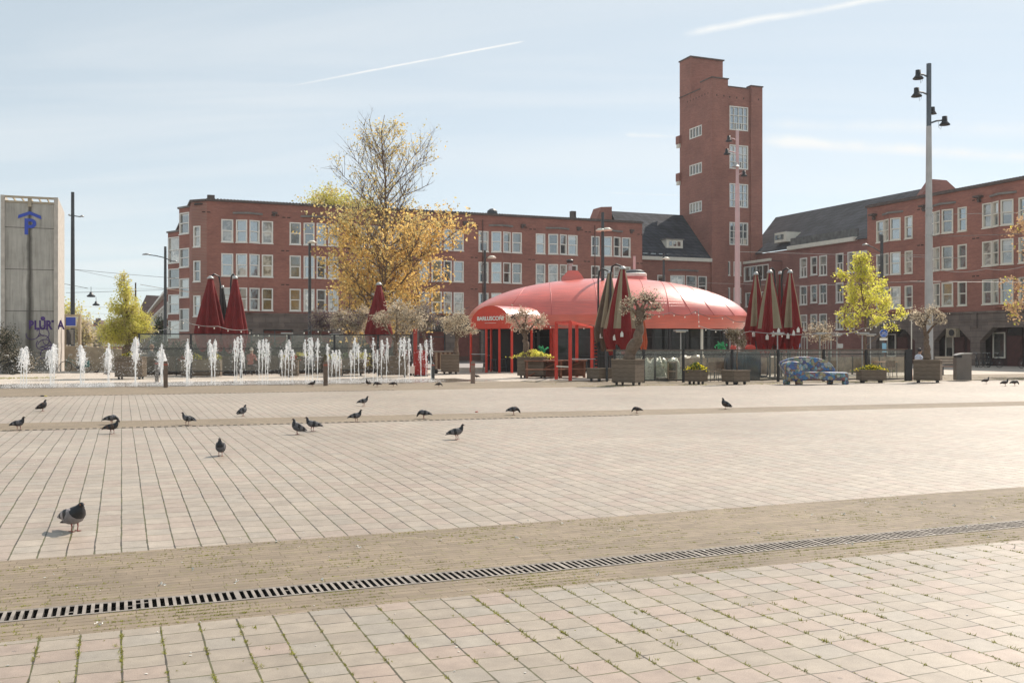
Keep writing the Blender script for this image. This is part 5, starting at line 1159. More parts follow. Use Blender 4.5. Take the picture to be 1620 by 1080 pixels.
# ------------------------------------------------------------------ glass fences
def screen(x0, x1, n, vline, ztop, zmid, label, name, zlow, pcol, xs=None, rail_t=.05, thick_end=False):
    """run of glass panels between posts along the terrace edge, panels and posts as parts"""
    if isinstance(vline, tuple):          # explicit run between two ground points
        (ax_, ay_), (bx2, by2) = vline; an = math.atan2(by2 - ay_, bx2 - ax_); ca_, sa_ = math.cos(an), math.sin(an); us_ = []
        for x in xs: tt = (x - 810) / F; q = (ax_ - tt * ay_) / (tt * sa_ - ca_); us_.append(q)
        u0 = us_[0]; t = thing(name, label, 'fence', (ax_ + ca_ * u0, ay_ + sa_ * u0, 0), an)
    else:
        us_ = [ufor(x, vline) for x in (xs or [x0 + (x1 - x0) * i / n for i in range(n + 1)])]
        t = thing(name, label, 'fence', (*w2(us_[0], vline), 0), TH); u0 = us_[0]
    for i, u in enumerate(us_):
        a = .046; zt_ = ztop
        if thick_end and i == len(us_) - 1: a = .17
        MB().box(u - u0 - a, u - u0 + a, -.05, .05, 0, zt_).build('post', pcol, t)
    for a, b in zip(us_, us_[1:]):
        MB().box(a - u0 + .05, b - u0 - .05, -.008, .008, zlow, ztop - .02).build('glass_panel', MATS['clear'], t)
        MB().box(a - u0 + .05, b - u0 - .05, -.03, .03, ztop - rail_t, ztop).build('top_rail', black if ztop > 2 else M('rail_grey_brown', (.13, .105, .085), .7), t); MB().box(a - u0 + .05, b - u0 - .05, -.02, .02, zmid - .02, zmid + .02).build('middle_rail', pcol, t); MB().box(a - u0 + .05, b - u0 - .05, -.02, .02, zlow - .05, zlow).build('bottom_rail', pcol, t)
    return t
screen(0, 0, 0, 50.0, 2.16, 1.44, 'row of tall clear glass wind screens with black posts behind the fountain', 'wind_screen', .35, black, xs=[220, 302, 381, 457, 529, 598, 650])
screen(0, 0, 0, ((5.55, 42.0), (17.9, 44.3)), 1.42, 1.2, 'low clear glass fence with black posts behind the mosaic bench on the right', 'glass_fence', .12, black, xs=[972, 1018, 1081, 1158, 1231, 1303, 1370, 1437], rail_t=.07, thick_end=True)
t_ = thing('glass_fence', 'second glass rail running behind the low glass fence on the right terrace', 'fence', (*w2(ufor(960, 38.5), 38.5), 0), TH); Lf_ = ufor(1435, 38.5) - ufor(960, 38.5)
MB().box(0, Lf_, -.06, .06, 1.34, 1.41).build('rail', wood, t_)
for i in range(8): MB().box(i * Lf_ / 7 - .04, i * Lf_ / 7 + .04, -.04, .04, 0, 1.34).build('post', dark, t_)

# ------------------------------------------------------------------ fountain
water = M('foam_water', (.97, .98, .98), .25, var=.0, trans=.55); 
jr = random.Random(17)
water2 = M('foam_spray', (.98, .98, .98), .4, var=.0, trans=.62)
def jet(u, v, h, label, group=None, wide=1.0):
    X, Y = w2(u, v); t = thing('water_jet', label, 'fountain jet', (X, Y, 0), 0, group); mb = MB(); st = MB()
    lx, ly = jr.gauss(0, .04), jr.gauss(0, .04); n = 14
    pts = [(lx * (i / n) ** 2 + jr.gauss(0, .006), ly * (i / n) ** 2, h * .93 * i / n) for i in range(n + 1)]
    st.tube(pts, [(.013 + .016 * (i / n) ** 2) * jr.uniform(.75, 1.25) for i in range(n + 1)], 6); st.build('water_column', water, t, True)
    k = int(95 * wide)
    for _ in range(k):            # foaming head
        f = max(.08, 1 - abs(jr.gauss(0, .27))); r_ = .018 + .085 * wide * math.sin(math.pi * min(1, (1 - f) / .85)) ** .7
        p = (lx * f * f + jr.gauss(0, r_ * .55), ly * f * f + jr.gauss(0, r_ * .55), h * min(1.02, f)); mb.tet(p, jr.uniform(.012, .042), jr)
    for _ in range(int(85 * wide)):            # falling drops
        f = jr.uniform(.02, .95); r_ = .05 + .17 * wide * (1 - f) ** .6
        p = (jr.gauss(0, r_), jr.gauss(0, r_), h * f); mb.tet(p, jr.uniform(.005, .019), jr)
    for _ in range(9):
        f = jr.uniform(.6, 1); a = jr.uniform(0, 6.28); R0 = jr.uniform(.04, .10) * wide; zz = h * f * .97
        mb.tube([(lx, ly, zz), (lx + R0 * .6 * math.cos(a), ly + R0 * .6 * math.sin(a), zz + .02), (lx + R0 * math.cos(a), ly + R0 * math.sin(a), zz - jr.uniform(.1, .35))], [.014, .012, .005], 4)
    for _ in range(60):
        a = jr.uniform(0, 6.28); q = abs(jr.gauss(0, .16)); mb.tet((q * math.cos(a), q * math.sin(a), abs(jr.gauss(0, .07)) + .01), jr.uniform(.005, .018), jr)
    mb.build('spray', water2, t)['kind'] = 'stuff'
names = 'first second third fourth fifth sixth seventh eighth ninth tenth eleventh twelfth thirteenth fourteenth fifteenth sixteenth seventeenth'.split()
for k in range(17):
    u = -3.5 + 1.005 * k
    rows_n = 4
    for r in range(rows_n):
        if k > 14 and r > 2: continue
        lab = 'water jet in the %s column from the fountain left end, %s row back' % (names[k], names[r]); g = 'fountain water jets'
        hh = (1.72 if k < 4 else 1.9) * jr.choice((.75, .9, 1.0, 1.0, 1.05)) * (1 if r == 0 else .97)
        if k < 4: hh = 1.6 * jr.uniform(.85, 1.05)
        jet(u + jr.gauss(0, .03), 41.0 + .85 * r, hh, lab, g, 1.7 if k < 5 else 1.15)
mb = MB()
for _ in range(26000):
    u = jr.uniform(-4.3, 13.2); v = 41 + jr.choice((0, .85, 1.7, 2.55)) + jr.gauss(0, .22); mb.tet((u, v, abs(jr.gauss(0, .05)) + .008), jr.uniform(.004, .013), jr)
o = mb.build('water_spray', water2); o.rotation_euler = (0, 0, TH); setting(o, 'low white splash hugging the ground along the fountain', 'stuff')
def wet_mat():
    t = NT('wet_paving', .12); o = t.tc.outputs['Object']; k = t.rng(t.noise(o, 1.2, 4), .3, .7, .7, 1.3); v = t.n('ShaderNodeVectorMath', operation='SCALE'); v.inputs[0].default_value = (.19, .16, .13); t.put(v.inputs['Scale'], k)
    t.bump(t.noise(o, 9, 3), .25, .03); return t.col(v.outputs[0])
mb = MB(); N = 60; rr = random.Random(2); ol = []
for i in range(N): u = -9 + 24 * i / (N - 1); ol.append((u, 40.45 + rr.uniform(0, .05) + (0 if u < 13.3 else (u - 13.3) * .5)))
for i in range(N): u = 15.0 - 24 * i / (N - 1); ol.append((u, 45.0 + rr.uniform(-.25, .25)))
mb.add([(x, y, .006) for x, y in ol], [tuple(range(len(ol)))]); o = mb.build('puddle', wet_mat()); o.rotation_euler = (0, 0, TH); setting(o)
mb = MB(); rr = random.Random(4)
for (u, v, a, b) in ((8.3, 39.6, 1.6, .12), (10.6, 39.7, .9, .1), (6.4, 39.9, 1.2, .12), (15.2, 41.6, .8, .5), (1.5, 40.2, 1.5, .1)):
    mb.add([(u + a * math.cos(q * .39) * rr.uniform(.7, 1.1), v + b * math.sin(q * .39) * rr.uniform(.6, 1.2), .007) for q in range(16)], [tuple(range(16))])
o = mb.build('puddle', wet_mat()); o.rotation_euler = (0, 0, TH); setting(o)

# ------------------------------------------------------------------ bollards, bin, bench
bol_m = M('bollard_brown', (.16, .11, .08), .7, var=.25, scale=6)
def bollard(x, yb, hpx, label, m=bol_m):
    X, Y = G(x, yb); h = hpx * Y / F; t = thing('bollard', label, 'bollard', (X, Y, 0), TH, 'bollards round the fountain')
    a = .075; mb = MB(); mb.box(-a, a, -a, a, 0, h - .03); mb.box(-a + .012, a - .012, -a + .012, a - .012, h - .03, h); mb.build('post', m, t); MB().box(-a - .004, a + .004, -a - .004, a + .004, h - .16, h - .10).build('band', M('bollard_red_band', (.35, .08, .05), .6), t)
bollard(262, 613, 42, 'brown square bollard in front of the left glass screens')
bollard(515, 610, 38, 'brown square bollard in front of the middle of the fountain')
bollard(748, 606.5, 35, 'brown square bollard in front of the entrance canopy', M('bollard_pink', (.26, .18, .14), .7, var=.2))
bollard(248, 604, 34, 'greyish bollard just behind the first jets on the left', M('bollard_grey', (.2, .18, .16), .7))
bollard(684.5, 600, 27, 'dark grey bollard at the right end of the fountain', M('bollard_dark', (.08, .08, .075), .6))
X, Y = G(1526.5, 602.5); tb_ = thing('litter_bin', 'tall grey brown steel litter bin with curved lid right of the last planter', 'litter bin', (X, Y + .25, 0), R(-8)); s = Y / F; a = 11.2 * s; h = 45 * s
bin_m = M('bin_grey_brown', (.17, .145, .125), .5, .2, var=.1)
mb = MB(); mb.box(-a, a, -.26, .26, .03, h * .82); mb.box(-a * .3, a, -.26, .26, h * .82 + .001, h - .06); mb.box(.1, .11, -.264, -.26, .03, h * .9); mb.build('body', bin_m, tb_)
mb = MB(); prof = [(-a - .03, h * .90), (-a * .7, h * .955), (0, h * .985), (a + .03, h * .99), (a + .03, h * .955), (0, h * .945), (-a * .6, h * .915)]
mb.prism_xz(prof, -.29, .29); mb.build('lid', M('bin_lid', (.45, .43, .40), .35, .4), tb_); MB().box(-a + .02, -a * .3, -.262, .262, h * .82, h * .9).build('opening', black, tb_)
def mosaic():
    t = NT('mosaic_tiles', .5); o = t.tc.outputs['Object']
    n = t.n('ShaderNodeTexNoise'); n.inputs['Scale'].default_value = 3; t.L.new(o, n.inputs['Vector']); vm_ = t.n('ShaderNodeVectorMath', operation='MULTIPLY_ADD'); t.L.new(n.outputs['Color'], vm_.inputs[0]); vm_.inputs[1].default_value = (.25, .25, .25); t.L.new(o, vm_.inputs[2])
    def vor(feat, sc_):
        v = t.n('ShaderNodeTexVoronoi', feature=feat); v.inputs['Scale'].default_value = sc_; t.L.new(vm_.outputs[0], v.inputs['Vector']); return v
    a = vor('F1', 7.5); r = t.n('ShaderNodeValToRGB'); r.color_ramp.interpolation = 'CONSTANT'; s3 = t.sep(a.outputs['Color'])[0]; t.L.new(s3, r.inputs[0])
    cs = [(.06, .17, .36), (.22, .11, .10), (.20, .33, .40), (.10, .10, .18), (.33, .27, .15), (.10, .12, .22), (.38, .38, .34), (.16, .22, .26), (.28, .14, .09), (.18, .22, .17), (.05, .12, .30)]
    e = r.color_ramp.elements; e[0].color = (*cs[0], 1); e[0].position = 0; e[1].color = (*cs[1], 1); e[1].position = .09
    for i, c in enumerate(cs[2:]): q = e.new(.18 + i * .09); q.color = (*c, 1)
    e1 = vor('DISTANCE_TO_EDGE', 7.5).outputs['Distance']; c = t.mix(t.math('LESS_THAN', e1, .035), r.outputs[0], (.07, .07, .07, 1))
    b = vor('F1', 15); c = t.mix(.35, c, b.outputs['Color'], 'SOFT_LIGHT'); return t.col(c)
mos = mosaic(); X, Y = G(1291, 609); s = Y / F
bn = thing('mosaic_sofa_bench', 'sculpted concrete sofa bench covered in blue and brown mosaic before the glass fence', 'bench', (X, Y + .45, 0), R(3)); mb = MB()
def px2(x, y): return ((x - 1291) * s, (610 - y) * s)
back = [px2(*q) for q in ((1254, 598), (1246, 588), (1240, 578), (1243, 573), (1256, 568), (1270, 565.5), (1284, 565), (1300, 567), (1315, 571), (1325, 577), (1330, 585), (1331, 598))]
mb.prism_xz(back, .12, .45)
seat = [px2(*q) for q in ((1256, 603), (1256, 590), (1270, 588.5), (1340, 590), (1343.5, 591), (1343.5, 603.5), (1335, 603.5), (1320, 603), (1280, 603))]
mb.prism_xz(seat, -.45, .119)
arm = [px2(*q) for q in ((1246, 604), (1244, 592), (1240, 580), (1242, 575), (1252, 572), (1263, 573), (1270, 580), (1271, 590), (1270, 604))]
mb.prism_xz(arm, -.40, .125)
for x0, x1, y0, y1 in ((1244.5, 1254, -.1, .2), (1260, 1270, -.42, -.1), (1319, 1327, .1, .4), (1335.5, 1344, -.44, -.15)):
    a, b = px2(x0, 0)[0], px2(x1, 0)[0]; mb.box(a, b, y0, y1, 0, .20)
bo = mb.build('body', mos, bn); bv = bo.modifiers.new('bevel', 'BEVEL'); bv.width = .06; bv.segments = 3; bv.limit_method = 'ANGLE'; bv.angle_limit = R(50)
bo.data.polygons.foreach_set('use_smooth', [True] * len(bo.data.polygons))

# ------------------------------------------------------------------ lamp posts and masts
def pole_base(d, x): return (D(x, 546, d).x, d, 0)
def lamp_post(x, d, ytop, label, r, arms, m=dark, r1=None, name='street_lamp', cat='street lamp'):
    t = thing(name, label, cat, pole_base(d, x), 0); h = zfor(ytop, d); s = d / F
    mb = MB(); mb.tube([(0, 0, 0), (0, 0, h * .35), (0, 0, h)], [r, r * .95, r1 or r * .7], 12); mb.build('pole', m, t)
    for kind, dx_, y0, y1 in arms:
        z0, z1 = zfor(y0, d), zfor(y1, d); q = MB(); X = dx_ * s; sg = 1 if X > 0 else -1
        if kind == 'arm':
            q.tube([(0, 0, z0), (X * .4, 0, z0 + (z1 - z0) * .65), (X * .75, 0, z1)], .035, 6); q.build('arm', m, t)
            l = MB(); l.loft([((X * .68, 0, z1 + .02), (0, .05, 0), (0, 0, .03), 0), ((X * .85, 0, z1 + .05), (0, .13, 0), (0, 0, .07), 0), ((X, 0, z1 + .03), (0, .10, 0), (0, 0, .05), 0), ((X * 1.04, 0, z1), (0, .03, 0), (0, 0, .02), 0)]); l.build('lamp_head', M('lamp_head_grey', (.30, .30, .30), .4, .4), t, True)
        elif kind == 'disc':
            q.tube([(0, 0, z0), (X, 0, z1)], .025, 5); q.build('arm', m, t)
            l = MB(); l.lathe([(.05, z1 + .12), (.16, z1 + .1), (.34, z1 - .02), (.30, z1 - .08), (.0, z1 - .08)], 14, (X, 0)); l.build('lamp_head', cream, t, True)
        elif kind == 'flood':
            q.tube([(0, 0, z0), (X * .55, 0, z1 + .12), (X * .85, 0, z1 + .10)], .04, 6); q.tube([(X * .85, -.2, z1 + .1), (X, -.2, z1)], .02, 5); q.build('arm', m, t)
            l = MB(); l.lathe([(.0, z1 + .32), (.19, z1 + .32), (.20, z1 - .0), (.24, z1 - .06), (.38, z1 - .22), (.37, z1 - .26), (.0, z1 - .24)], 16, (X, 0)); l.build('floodlight', black, t, True)
    return t
lamp_post(115, 66, 304, 'tall dark pole with one lamp beside the concrete parking tower', .15, [('arm', 17, 341, 343), ('arm', -6, 341, 341)])
lamp_post(261.5, 74, 390, 'dark street lamp with a long curved arm left of the corner of the long block', .13, [('arm', -35, 408, 403), ('arm', 18, 408, 414)])
lamp_post(214.5, 90, 447, 'thin brown pole behind the willow like tree', .09, [], M('pole_brown', (.16, .12, .09), .7), name='street_pole', cat='pole')
lamp_post(490, 70, 381, 'dark lamp post in front of the second window group of the long block', .13, [('disc', 3.5, 383, 383)])
lamp_post(767, 72, 396, 'dark lamp post behind the left end of the red pavilion roof', .13, [('disc', 11, 408, 407), ('arm', -6, 415, 420)])
lamp_post(953.5, 62, 336, 'tall dark lamp post rising behind the centre striped parasols', .13, [('disc', 7, 363, 363), ('disc', -3, 362, 364)])
lamp_post(1050, 76, 401, 'dark lamp post behind the top of the red pavilion roof', .12, [('disc', 3.5, 409, 409)])
lamp_post(1395, 62, 372, 'dark lamp post carrying the round blue sign with an arm to the left', .13, [('arm', -30, 400, 388)])
mast_m = M('mast_pale_grey', (.46, .45, .44), .6, .1, var=.08); pink = M('mast_pink', (.60, .42, .42), .6, var=.06)
t = lamp_post(1469.5, 50, 200, 'very tall grey floodlight mast at the right with four spotlights', .21, [], mast_m, .13, 'floodlight_mast', 'floodlight mast')
def top_and_floods(t, d, x, y0, y1, r, floods, m):
    h0, h1 = zfor(y0, d), zfor(y1, d); MB().tube([(0, 0, h0), (0, 0, h1)], r, 10).build('upper_pole', m, t); s = d / F
    for fx, fy in floods:
        z = zfor(fy, d); X = (fx - x) * s; q = MB(); q.tube([(0, 0, z - .12), (X * .5, 0, z + .02), (X * .85, 0, z + .05)], .045, 6); q.tube([(X * .6, 0, z), (X * .62, 0, z - .3), (X * .75, 0, z - .42), (X * .8, 0, z - .2)], .008, 4); q.build('arm', m, t)
        l = MB(); l.lathe([(.0, z + .25), (.125, z + .25), (.135, z + .0), (.17, z - .05), (.27, z - .17), (.26, z - .2), (.0, z - .18)], 16, (X, 0)); l.build('floodlight', black, t, True)
dgm = M('mast_dark_top', (.10, .12, .14), .5, .2)
top_and_floods(t, 50, 1470, 202, 101, .12, [(1453, 119), (1450.5, 147), (1495, 192)], dgm)
z = zfor(175, 50); l = MB(); l.lathe([(.0, z + .2), (.1, z + .2), (.11, z), (.2, z - .16), (0, z - .16)], 12, (.24, .1)); l.build('floodlight', black, t)
for yy in (330, 341, 372): zc = zfor(yy, 50); MB().tube([(0, 0, zc - .04), (0, 0, zc + .04)], .19, 12).build('collar', steel, t)
t = lamp_post(1166.5, 78, 290, 'tall pink floodlight mast standing in front of the brick tower', .24, [], pink, .17, 'floodlight_mast', 'floodlight mast')
top_and_floods(t, 78, 1166.5, 292, 207, .13, [(1153, 220), (1150, 240.5), (1177, 275)], pink)
z = zfor(262, 78); l = MB(); l.lathe([(.0, z + .2), (.14, z + .2), (.2, z), (.34, z - .16), (0, z - .16)], 12, (-.2, -.25)); l.build('floodlight', steel, t)
t = thing('pole', 'short pale pole showing above the pavilion roof near the roof lantern', 'pole', pole_base(72, 1003.5), 0); MB().tube([(0, 0, 0), (0, 0, zfor(405, 72))], .09, 8).build('pole_shaft', pink, t)
# round blue cycle sign on its lamp post
bx, by_, _ = pole_base(61.6, 1397.5)
sg = thing('cycle_sign', 'round blue cycle sign with small white plate on the dark lamp post', 'sign', (bx, by_, 0), 0); z = zfor(527, 61.6)
mb = MB(); mb.tube([(0, -.02, z), (0, -.05, z)], .25, 24); mb.build('sign_disc', M('sign_bright_blue', (.03, .14, .55), .4), sg)
def cyc(mb, X, Z, k):
    for s_ in (-1, 1): mb.tube([(X + s_ * .085 * k + .06 * k * math.cos(a * .5236), -.055, Z - .03 * k + .06 * k * math.sin(a * .5236)) for a in range(13)], .009, 4)
    mb.tube([(X - .085 * k, -.055, Z - .03 * k), (X - .03 * k, -.055, Z + .06 * k), (X + .055 * k, -.055, Z + .06 * k), (X + .085 * k, -.055, Z - .03 * k)], .009, 4); mb.tube([(X - .03 * k, -.055, Z + .06 * k), (X, -.055, Z - .03 * k), (X + .055 * k, -.055, Z + .06 * k)], .009, 4)
mb = MB(); cyc(mb, 0, z, 1.2); mb.tube([(.253 * math.cos(a * .2618), -.052, z + .253 * math.sin(a * .2618)) for a in range(25)], .012, 4, cap=False); mb.build('bicycle_symbol', white, sg)
MB().box(-.24, .24, -.05, -.02, z - .45, z - .30).build('plate', white, sg)
MB().box(-.13, .13, -.17, -.14, z - 1.2, z - .62).build('sticker', M('sticker_blue', (.2, .42, .6), .5), sg); 
# overhead tram wires
wire = M('overhead_wire', (.09, .09, .085), .6); wirel = M('pale_wire', (.42, .40, .38), .6)
def wirething(pts, label, r=.012, m=wire, sag=0.0, name='overhead_wire'):
    P = [D(*q) for q in pts]; t = thing(name, label, 'wire', (P[0].x, P[0].y, 0), 0); f = []
    for a, b in zip(P, P[1:]):
        for i in range(8): k = i / 8; q = a.lerp(b, k); f.append(q - P[0] + Vector((0, 0, P[0].z - sag * 4 * k * (1 - k))))
    f.append(P[-1] - P[0] + Vector((0, 0, P[0].z))); MB().tube(f, r, 4).build('cable', m, t); return t
wirething([(116, 426, 66), (190, 433, 70), (277, 440, 90)], 'upper tram wire running right from the tall pole beside the parking tower', .018)
wirething([(116, 426, 66), (188, 441, 72)], 'slanting stay wire below the upper tram wire at the left', .012)
wirething([(102, 449, 70), (139, 456, 74)], 'short insulated span at the left of the willow tree', .022)
wirething([(104, 463, 74), (180, 461, 76), (277, 458, 90)], 'long level tram wire crossing the left street at willow height', .018)
wirething([(104, 456, 84), (277, 457, 90)], 'faint tram wire just above the long level one at the left', .01, wirel)
wirething([(118, 484, 90), (240, 489, 110)], 'low faint tram wire above the distant flats', .012, wirel)
wirething([(100, 497, 90), (190, 496, 110)], 'lowest faint wire in the left street', .012, wirel)
wirething([(222, 450, 74), (262, 457, 74), (300, 462, 80), (405, 471, 84)], 'tram wire passing the corner of the long block', .02, M('wire_copper', (.30, .18, .12), .6))
wirething([(1166, 398, 78), (1372, 404, 78), (1500, 408, 78), (1640, 411, 78)], 'pale tram wire running right from the pink mast', .022, wirel)
wirething([(1280, 452, 76), (1480, 446, 60), (1640, 438, 50)], 'tram wire rising to the right in front of the corner block', .018, wire)
wirething([(1166, 449, 78), (1280, 452, 76), (1440, 445, 62), (1640, 447, 62)], 'lower tram wire right of the pink mast', .018, wirel)
wirething([(1474, 340, 50), (1540, 338, 50), (1640, 336, 50)], 'upper pale cable running right from the tall grey mast', .014, wirel)
wirething([(1474, 373, 50), (1500, 374, 48), (1640, 369, 50)], 'middle dark cable running right from the tall grey mast', .012, wire)
wirething([(1474, 423, 50), (1560, 425, 50), (1640, 414, 50)], 'drooping white cable right of the tall grey mast', .016, wirel, .2)
wirething([(1380, 402, 62), (1474, 404, 50)], 'pale cable from the blue sign lamp post to the grey mast', .012, wirel)
wirething([(960, 443, 62), (1060, 446, 70), (1166, 449, 78)], 'faint tram wire above the pavilion roof', .014, wirel)
for i, (x, y, d) in enumerate(((144, 467, 80), (152, 481, 95))):
    P = D(x, y, d); t = thing('hanging_street_lamp', ('larger hanging lamp on the wires over the left street', 'smaller hanging lamp on the wires over the left street')[i], 'hanging lamp', (P.x, P.y, 0), 0)
    l = MB(); l.lathe([(.03, P.z + .3), (.10, P.z + .25), (.14, P.z + .1), (.34, P.z - .05), (.3, P.z - .14), (0, P.z - .16)], 14); l.build('lamp_shade', dark, t, True); MB().tube([(0, 0, P.z + .25), (0, 0, P.z + .7)], .02, 4).build('hanger', dark, t)
# string lights with bulbs
bulb = bpy.data.materials.new('bulb_white'); bulb.use_nodes = True; bb_ = bulb.node_tree.nodes['Principled BSDF']; bb_.inputs['Base Color'].default_value = (.9, .85, .75, 1); bb_.inputs['Emission Color'].default_value = (1, .9, .7, 1); bb_.inputs['Emission Strength'].default_value = .05
def lights(pts, label, nb, sag=.25, m=None):
    P = [D(*q) for q in pts]; t = thing('string_lights', label, 'string lights', (P[0].x, P[0].y, 0), 0); f = []; o0_ = Vector((P[0].x, P[0].y, 0))
    for a, b in zip(P, P[1:]):
        for i in range(10): k = i / 10; q = a.lerp(b, k) - o0_; q.z -= sag * 4 * k * (1 - k); f.append(q)
    f.append(P[-1] - o0_); MB().tube(f, .014, 4).build('cable', m or string, t)
    for i in range(nb):
        k = (i + .5) / nb * (len(f) - 1); q = f[int(k)].lerp(f[min(len(f) - 1, int(k) + 1)], k % 1); MB().ball((q.x, q.y, q.z - .09), (.03, .03, .042), 6, 5).build('bulb', bulb, t)
lights([(222, 512, 49), (246, 523, 49), (290, 508, 50), (345, 516, 50), (392, 521, 50)], 'string of bulbs crossing the left red parasols', 9, .1, wirel)
lights([(392, 521, 50), (412, 527, 50), (495, 521, 50), (545, 516, 50)], 'string of bulbs above the middle glass screens', 9, .12)
lights([(600, 478, 54), (645, 490, 54), (690, 494, 54), (743, 485, 56)], 'dark festoon cable sweeping from the golden tree to the canopy', 3, .2, black)
lights([(858, 507, 56), (880, 514, 54), (935, 514, 52), (968, 508, 48), (1000, 514, 47)], 'string of bulbs behind the red timber frames', 10, .15)
lights([(1000, 488, 46), (1062, 494, 50), (1100, 492, 52), (1148, 500, 54), (1186, 506, 50)], 'string of bulbs across the right part of the red roof', 9, .2)
lights([(1105, 489, 52), (1106, 515, 52), (1150, 521, 50), (1186, 524, 46), (1320, 526, 44), (1365, 519, 44)], 'long string of bulbs low across the right parasols', 14, .12, wirel)
lights([(1365, 519, 44), (1390, 511, 44), (1440, 497, 44)], 'string of bulbs rising to the olive at the right end', 6, .08, wirel)

# ------------------------------------------------------------------ red timber frames and terrace furniture
def post_frame(name, label, pts, top, r=.055, rungs=()):
    """timber frame: posts as parts, top ring as part. pts px,ybase"""
    Q = [Vector((*G(x, y), 0)) for x, y in pts]; o0_ = Q[0]; t = thing(name, label, 'timber frame', tuple(o0_), 0); z = top
    for q in Q: p = q - o0_; MB().box(p.x - r, p.x + r, p.y - r, p.y + r, 0, z).build('post', red, t)
    tb = MB()
    for a, b in [(0, 1), (1, 3), (3, 2), (2, 0)] if len(Q) == 4 else [(0, 1)]:
        tb.tube([Q[a] - o0_ + Vector((0, 0, z)), Q[b] - o0_ + Vector((0, 0, z))], r * .9, 4)
    tb.build('top_beam', red, t)
    return t, o0_, Q
t, o0_, Q = post_frame('timber_frame', 'orange red open timber frame of four slim posts in front of the pavilion', [(880, 600), (902, 602), (912.5, 596), (936, 589)], 2.66, .075)
z0 = .6; mb = MB()
for a, b in ((0, 1),): mb.tube([Q[a] - o0_ + Vector((0, 0, .62)), Q[b] - o0_ + Vector((0, 0, .62))], .04, 4)
mb.build('crossbar', cream, t)
X, Y = G(943, 597); t = thing('lattice_panel', 'narrow orange red lattice panel right of the open timber frame', 'lattice', (X, Y, 0), 0); mb = MB(); mb.box(-.16, -.10, -.03, .03, .3, 2.55); mb.box(.08, .14, -.03, .03, .3, 2.55)
for i in range(12): mb.box(-.1, .08, -.015, .015, .5 + i * .17, .53 + i * .17)
mb.build('lattice', red, t)
wood_r = M('reddish_wood', (.24, .10, .055), .7, var=.25, scale=4, bump=.1)
def table_thing(loc, label, w=.7, dpt=.7, h=.74, top=None, rz=0, name='table', legs=True, group=None):
    t = thing(name, label, 'table', loc, rz, group); MB().box(-w / 2, w / 2, -dpt / 2, dpt / 2, h - .035, h).build('tabletop', top or wood, t)
    for sx in (-1, 1):
        for sy in (-1, 1): MB().tube([(sx * (w / 2 - .05), sy * (dpt / 2 - .05), 0), (sx * (w / 2 - .05), sy * (dpt / 2 - .05), h - .036)], .022, 6).build('leg', dark, t)
    return t
def chair_thing(loc, label, rz=0, m=None, group=None):
    m = m or M('rattan', (.20, .11, .06), .8, var=.3, scale=8); t = thing('chair', label, 'chair', loc, rz, group)
    MB().box(-.21, .21, -.22, .2, .43, .46).build('seat', m, t); b = MB(); pts = [(.24 * math.sin(a), -.02 + .22 * math.cos(a)) for a in [(-1.35 + 2.7 * i / 10) for i in range(11)]]
    for (x0, y0), (x1, y1) in zip(pts, pts[1:]): b.add([(x0, y0, .5), (x1, y1, .5), (x1, y1, .84), (x0, y0, .84), (x0 * .92, y0 * .92, .5), (x1 * .92, y1 * .92, .5), (x1 * .92, y1 * .92, .84), (x0 * .92, y0 * .92, .84)], [(0, 1, 2, 3), (7, 6, 5, 4), (3, 2, 6, 7), (0, 4, 5, 1)])
    b.build('backrest', m, t)
    for sx in (-1, 1):
        for sy in (-1, 1): MB().tube([(sx * .20, sy * .19, 0), (sx * .18, sy * .17, .43 if sy < 0 else .8)], .016, 5).build('leg', dark, t)
    return t
def at(x, yb): return (*G(x, yb), 0)
def picnic(x, yb, w, label, rz):
    t = thing('picnic_bench', label, 'picnic table', at(x, yb), rz); MB().box(-w / 2, w / 2, -.35, .35, .82, .87).build('tabletop', wood_r, t)
    for s_ in (-1, 1):
        [MB().box(s_ * (w / 2 - .12) - .04, s_ * (w / 2 - .12) + .04, q, q + .08, 0, .82).build('leg', wood_r, t) for q in (-.3, .22)]
        MB().box(-w / 2, w / 2, s_ * .75 - .14, s_ * .75 + .14, .42, .46).build('bench_seat', wood_r, t)
    MB().tube([(-w / 2 + .2, 0, .1), (w / 2 - .2, 0, .8)], .04, 4).build('brace', wood_r, t)
    m = MB(); m.box(-w / 2 + .06, w / 2 - .06, .16, .2, .05, .78); m.build('side_board', M('side_board_wood', (.17, .075, .045), .8, var=.3), t); return t
picnic(860, 598, 1.9, 'reddish wooden picnic table just right of the canopy planter', R(4)); picnic(893, 597, 2.2, 'reddish wooden picnic table behind the red timber frame', R(2))
table_thing(at(922, 598), 'slim dark bar table right of the red timber frame', 1.2, .5, .95, steel)
for i, (x, yb) in enumerate(((768, 588), (781, 589), (797, 588), (925, 590))):
    t = thing('bar_stool', ('black bar stool left under the entrance canopy', 'black bar stool in the middle under the entrance canopy', 'black bar stool right under the entrance canopy', 'black bar stool beside the slim bar table')[i], 'bar stool', at(x, yb), 0)
    MB().tube([(0, 0, .74), (0, 0, .78)], .18, 12).build('seat', dark, t); 
    for q in range(4): a = q * 1.5708 + .78; MB().tube([(.14 * math.cos(a), .14 * math.sin(a), .74), (.22 * math.cos(a), .22 * math.sin(a), 0)], .016, 5).build('leg', dark, t)
    MB().tube([(.19 * math.cos(a * .5236), .19 * math.sin(a * .5236), .28) for a in range(13)], .012, 4).build('footrest', dark, t)
t = thing('striped_barrow', 'wooden barrow with vertical light and dark boards left of the canopy', 'barrow', at(701, 590.5), R(5)); w = 1.15
mb = MB(); mb.box(-w / 2, w / 2, -.3, .3, .25, .31); mb.box(-w / 2, w / 2, .27, .3, .31, 1.2); mb.build('box', wood_r, t); mb = MB(); m2 = MB()
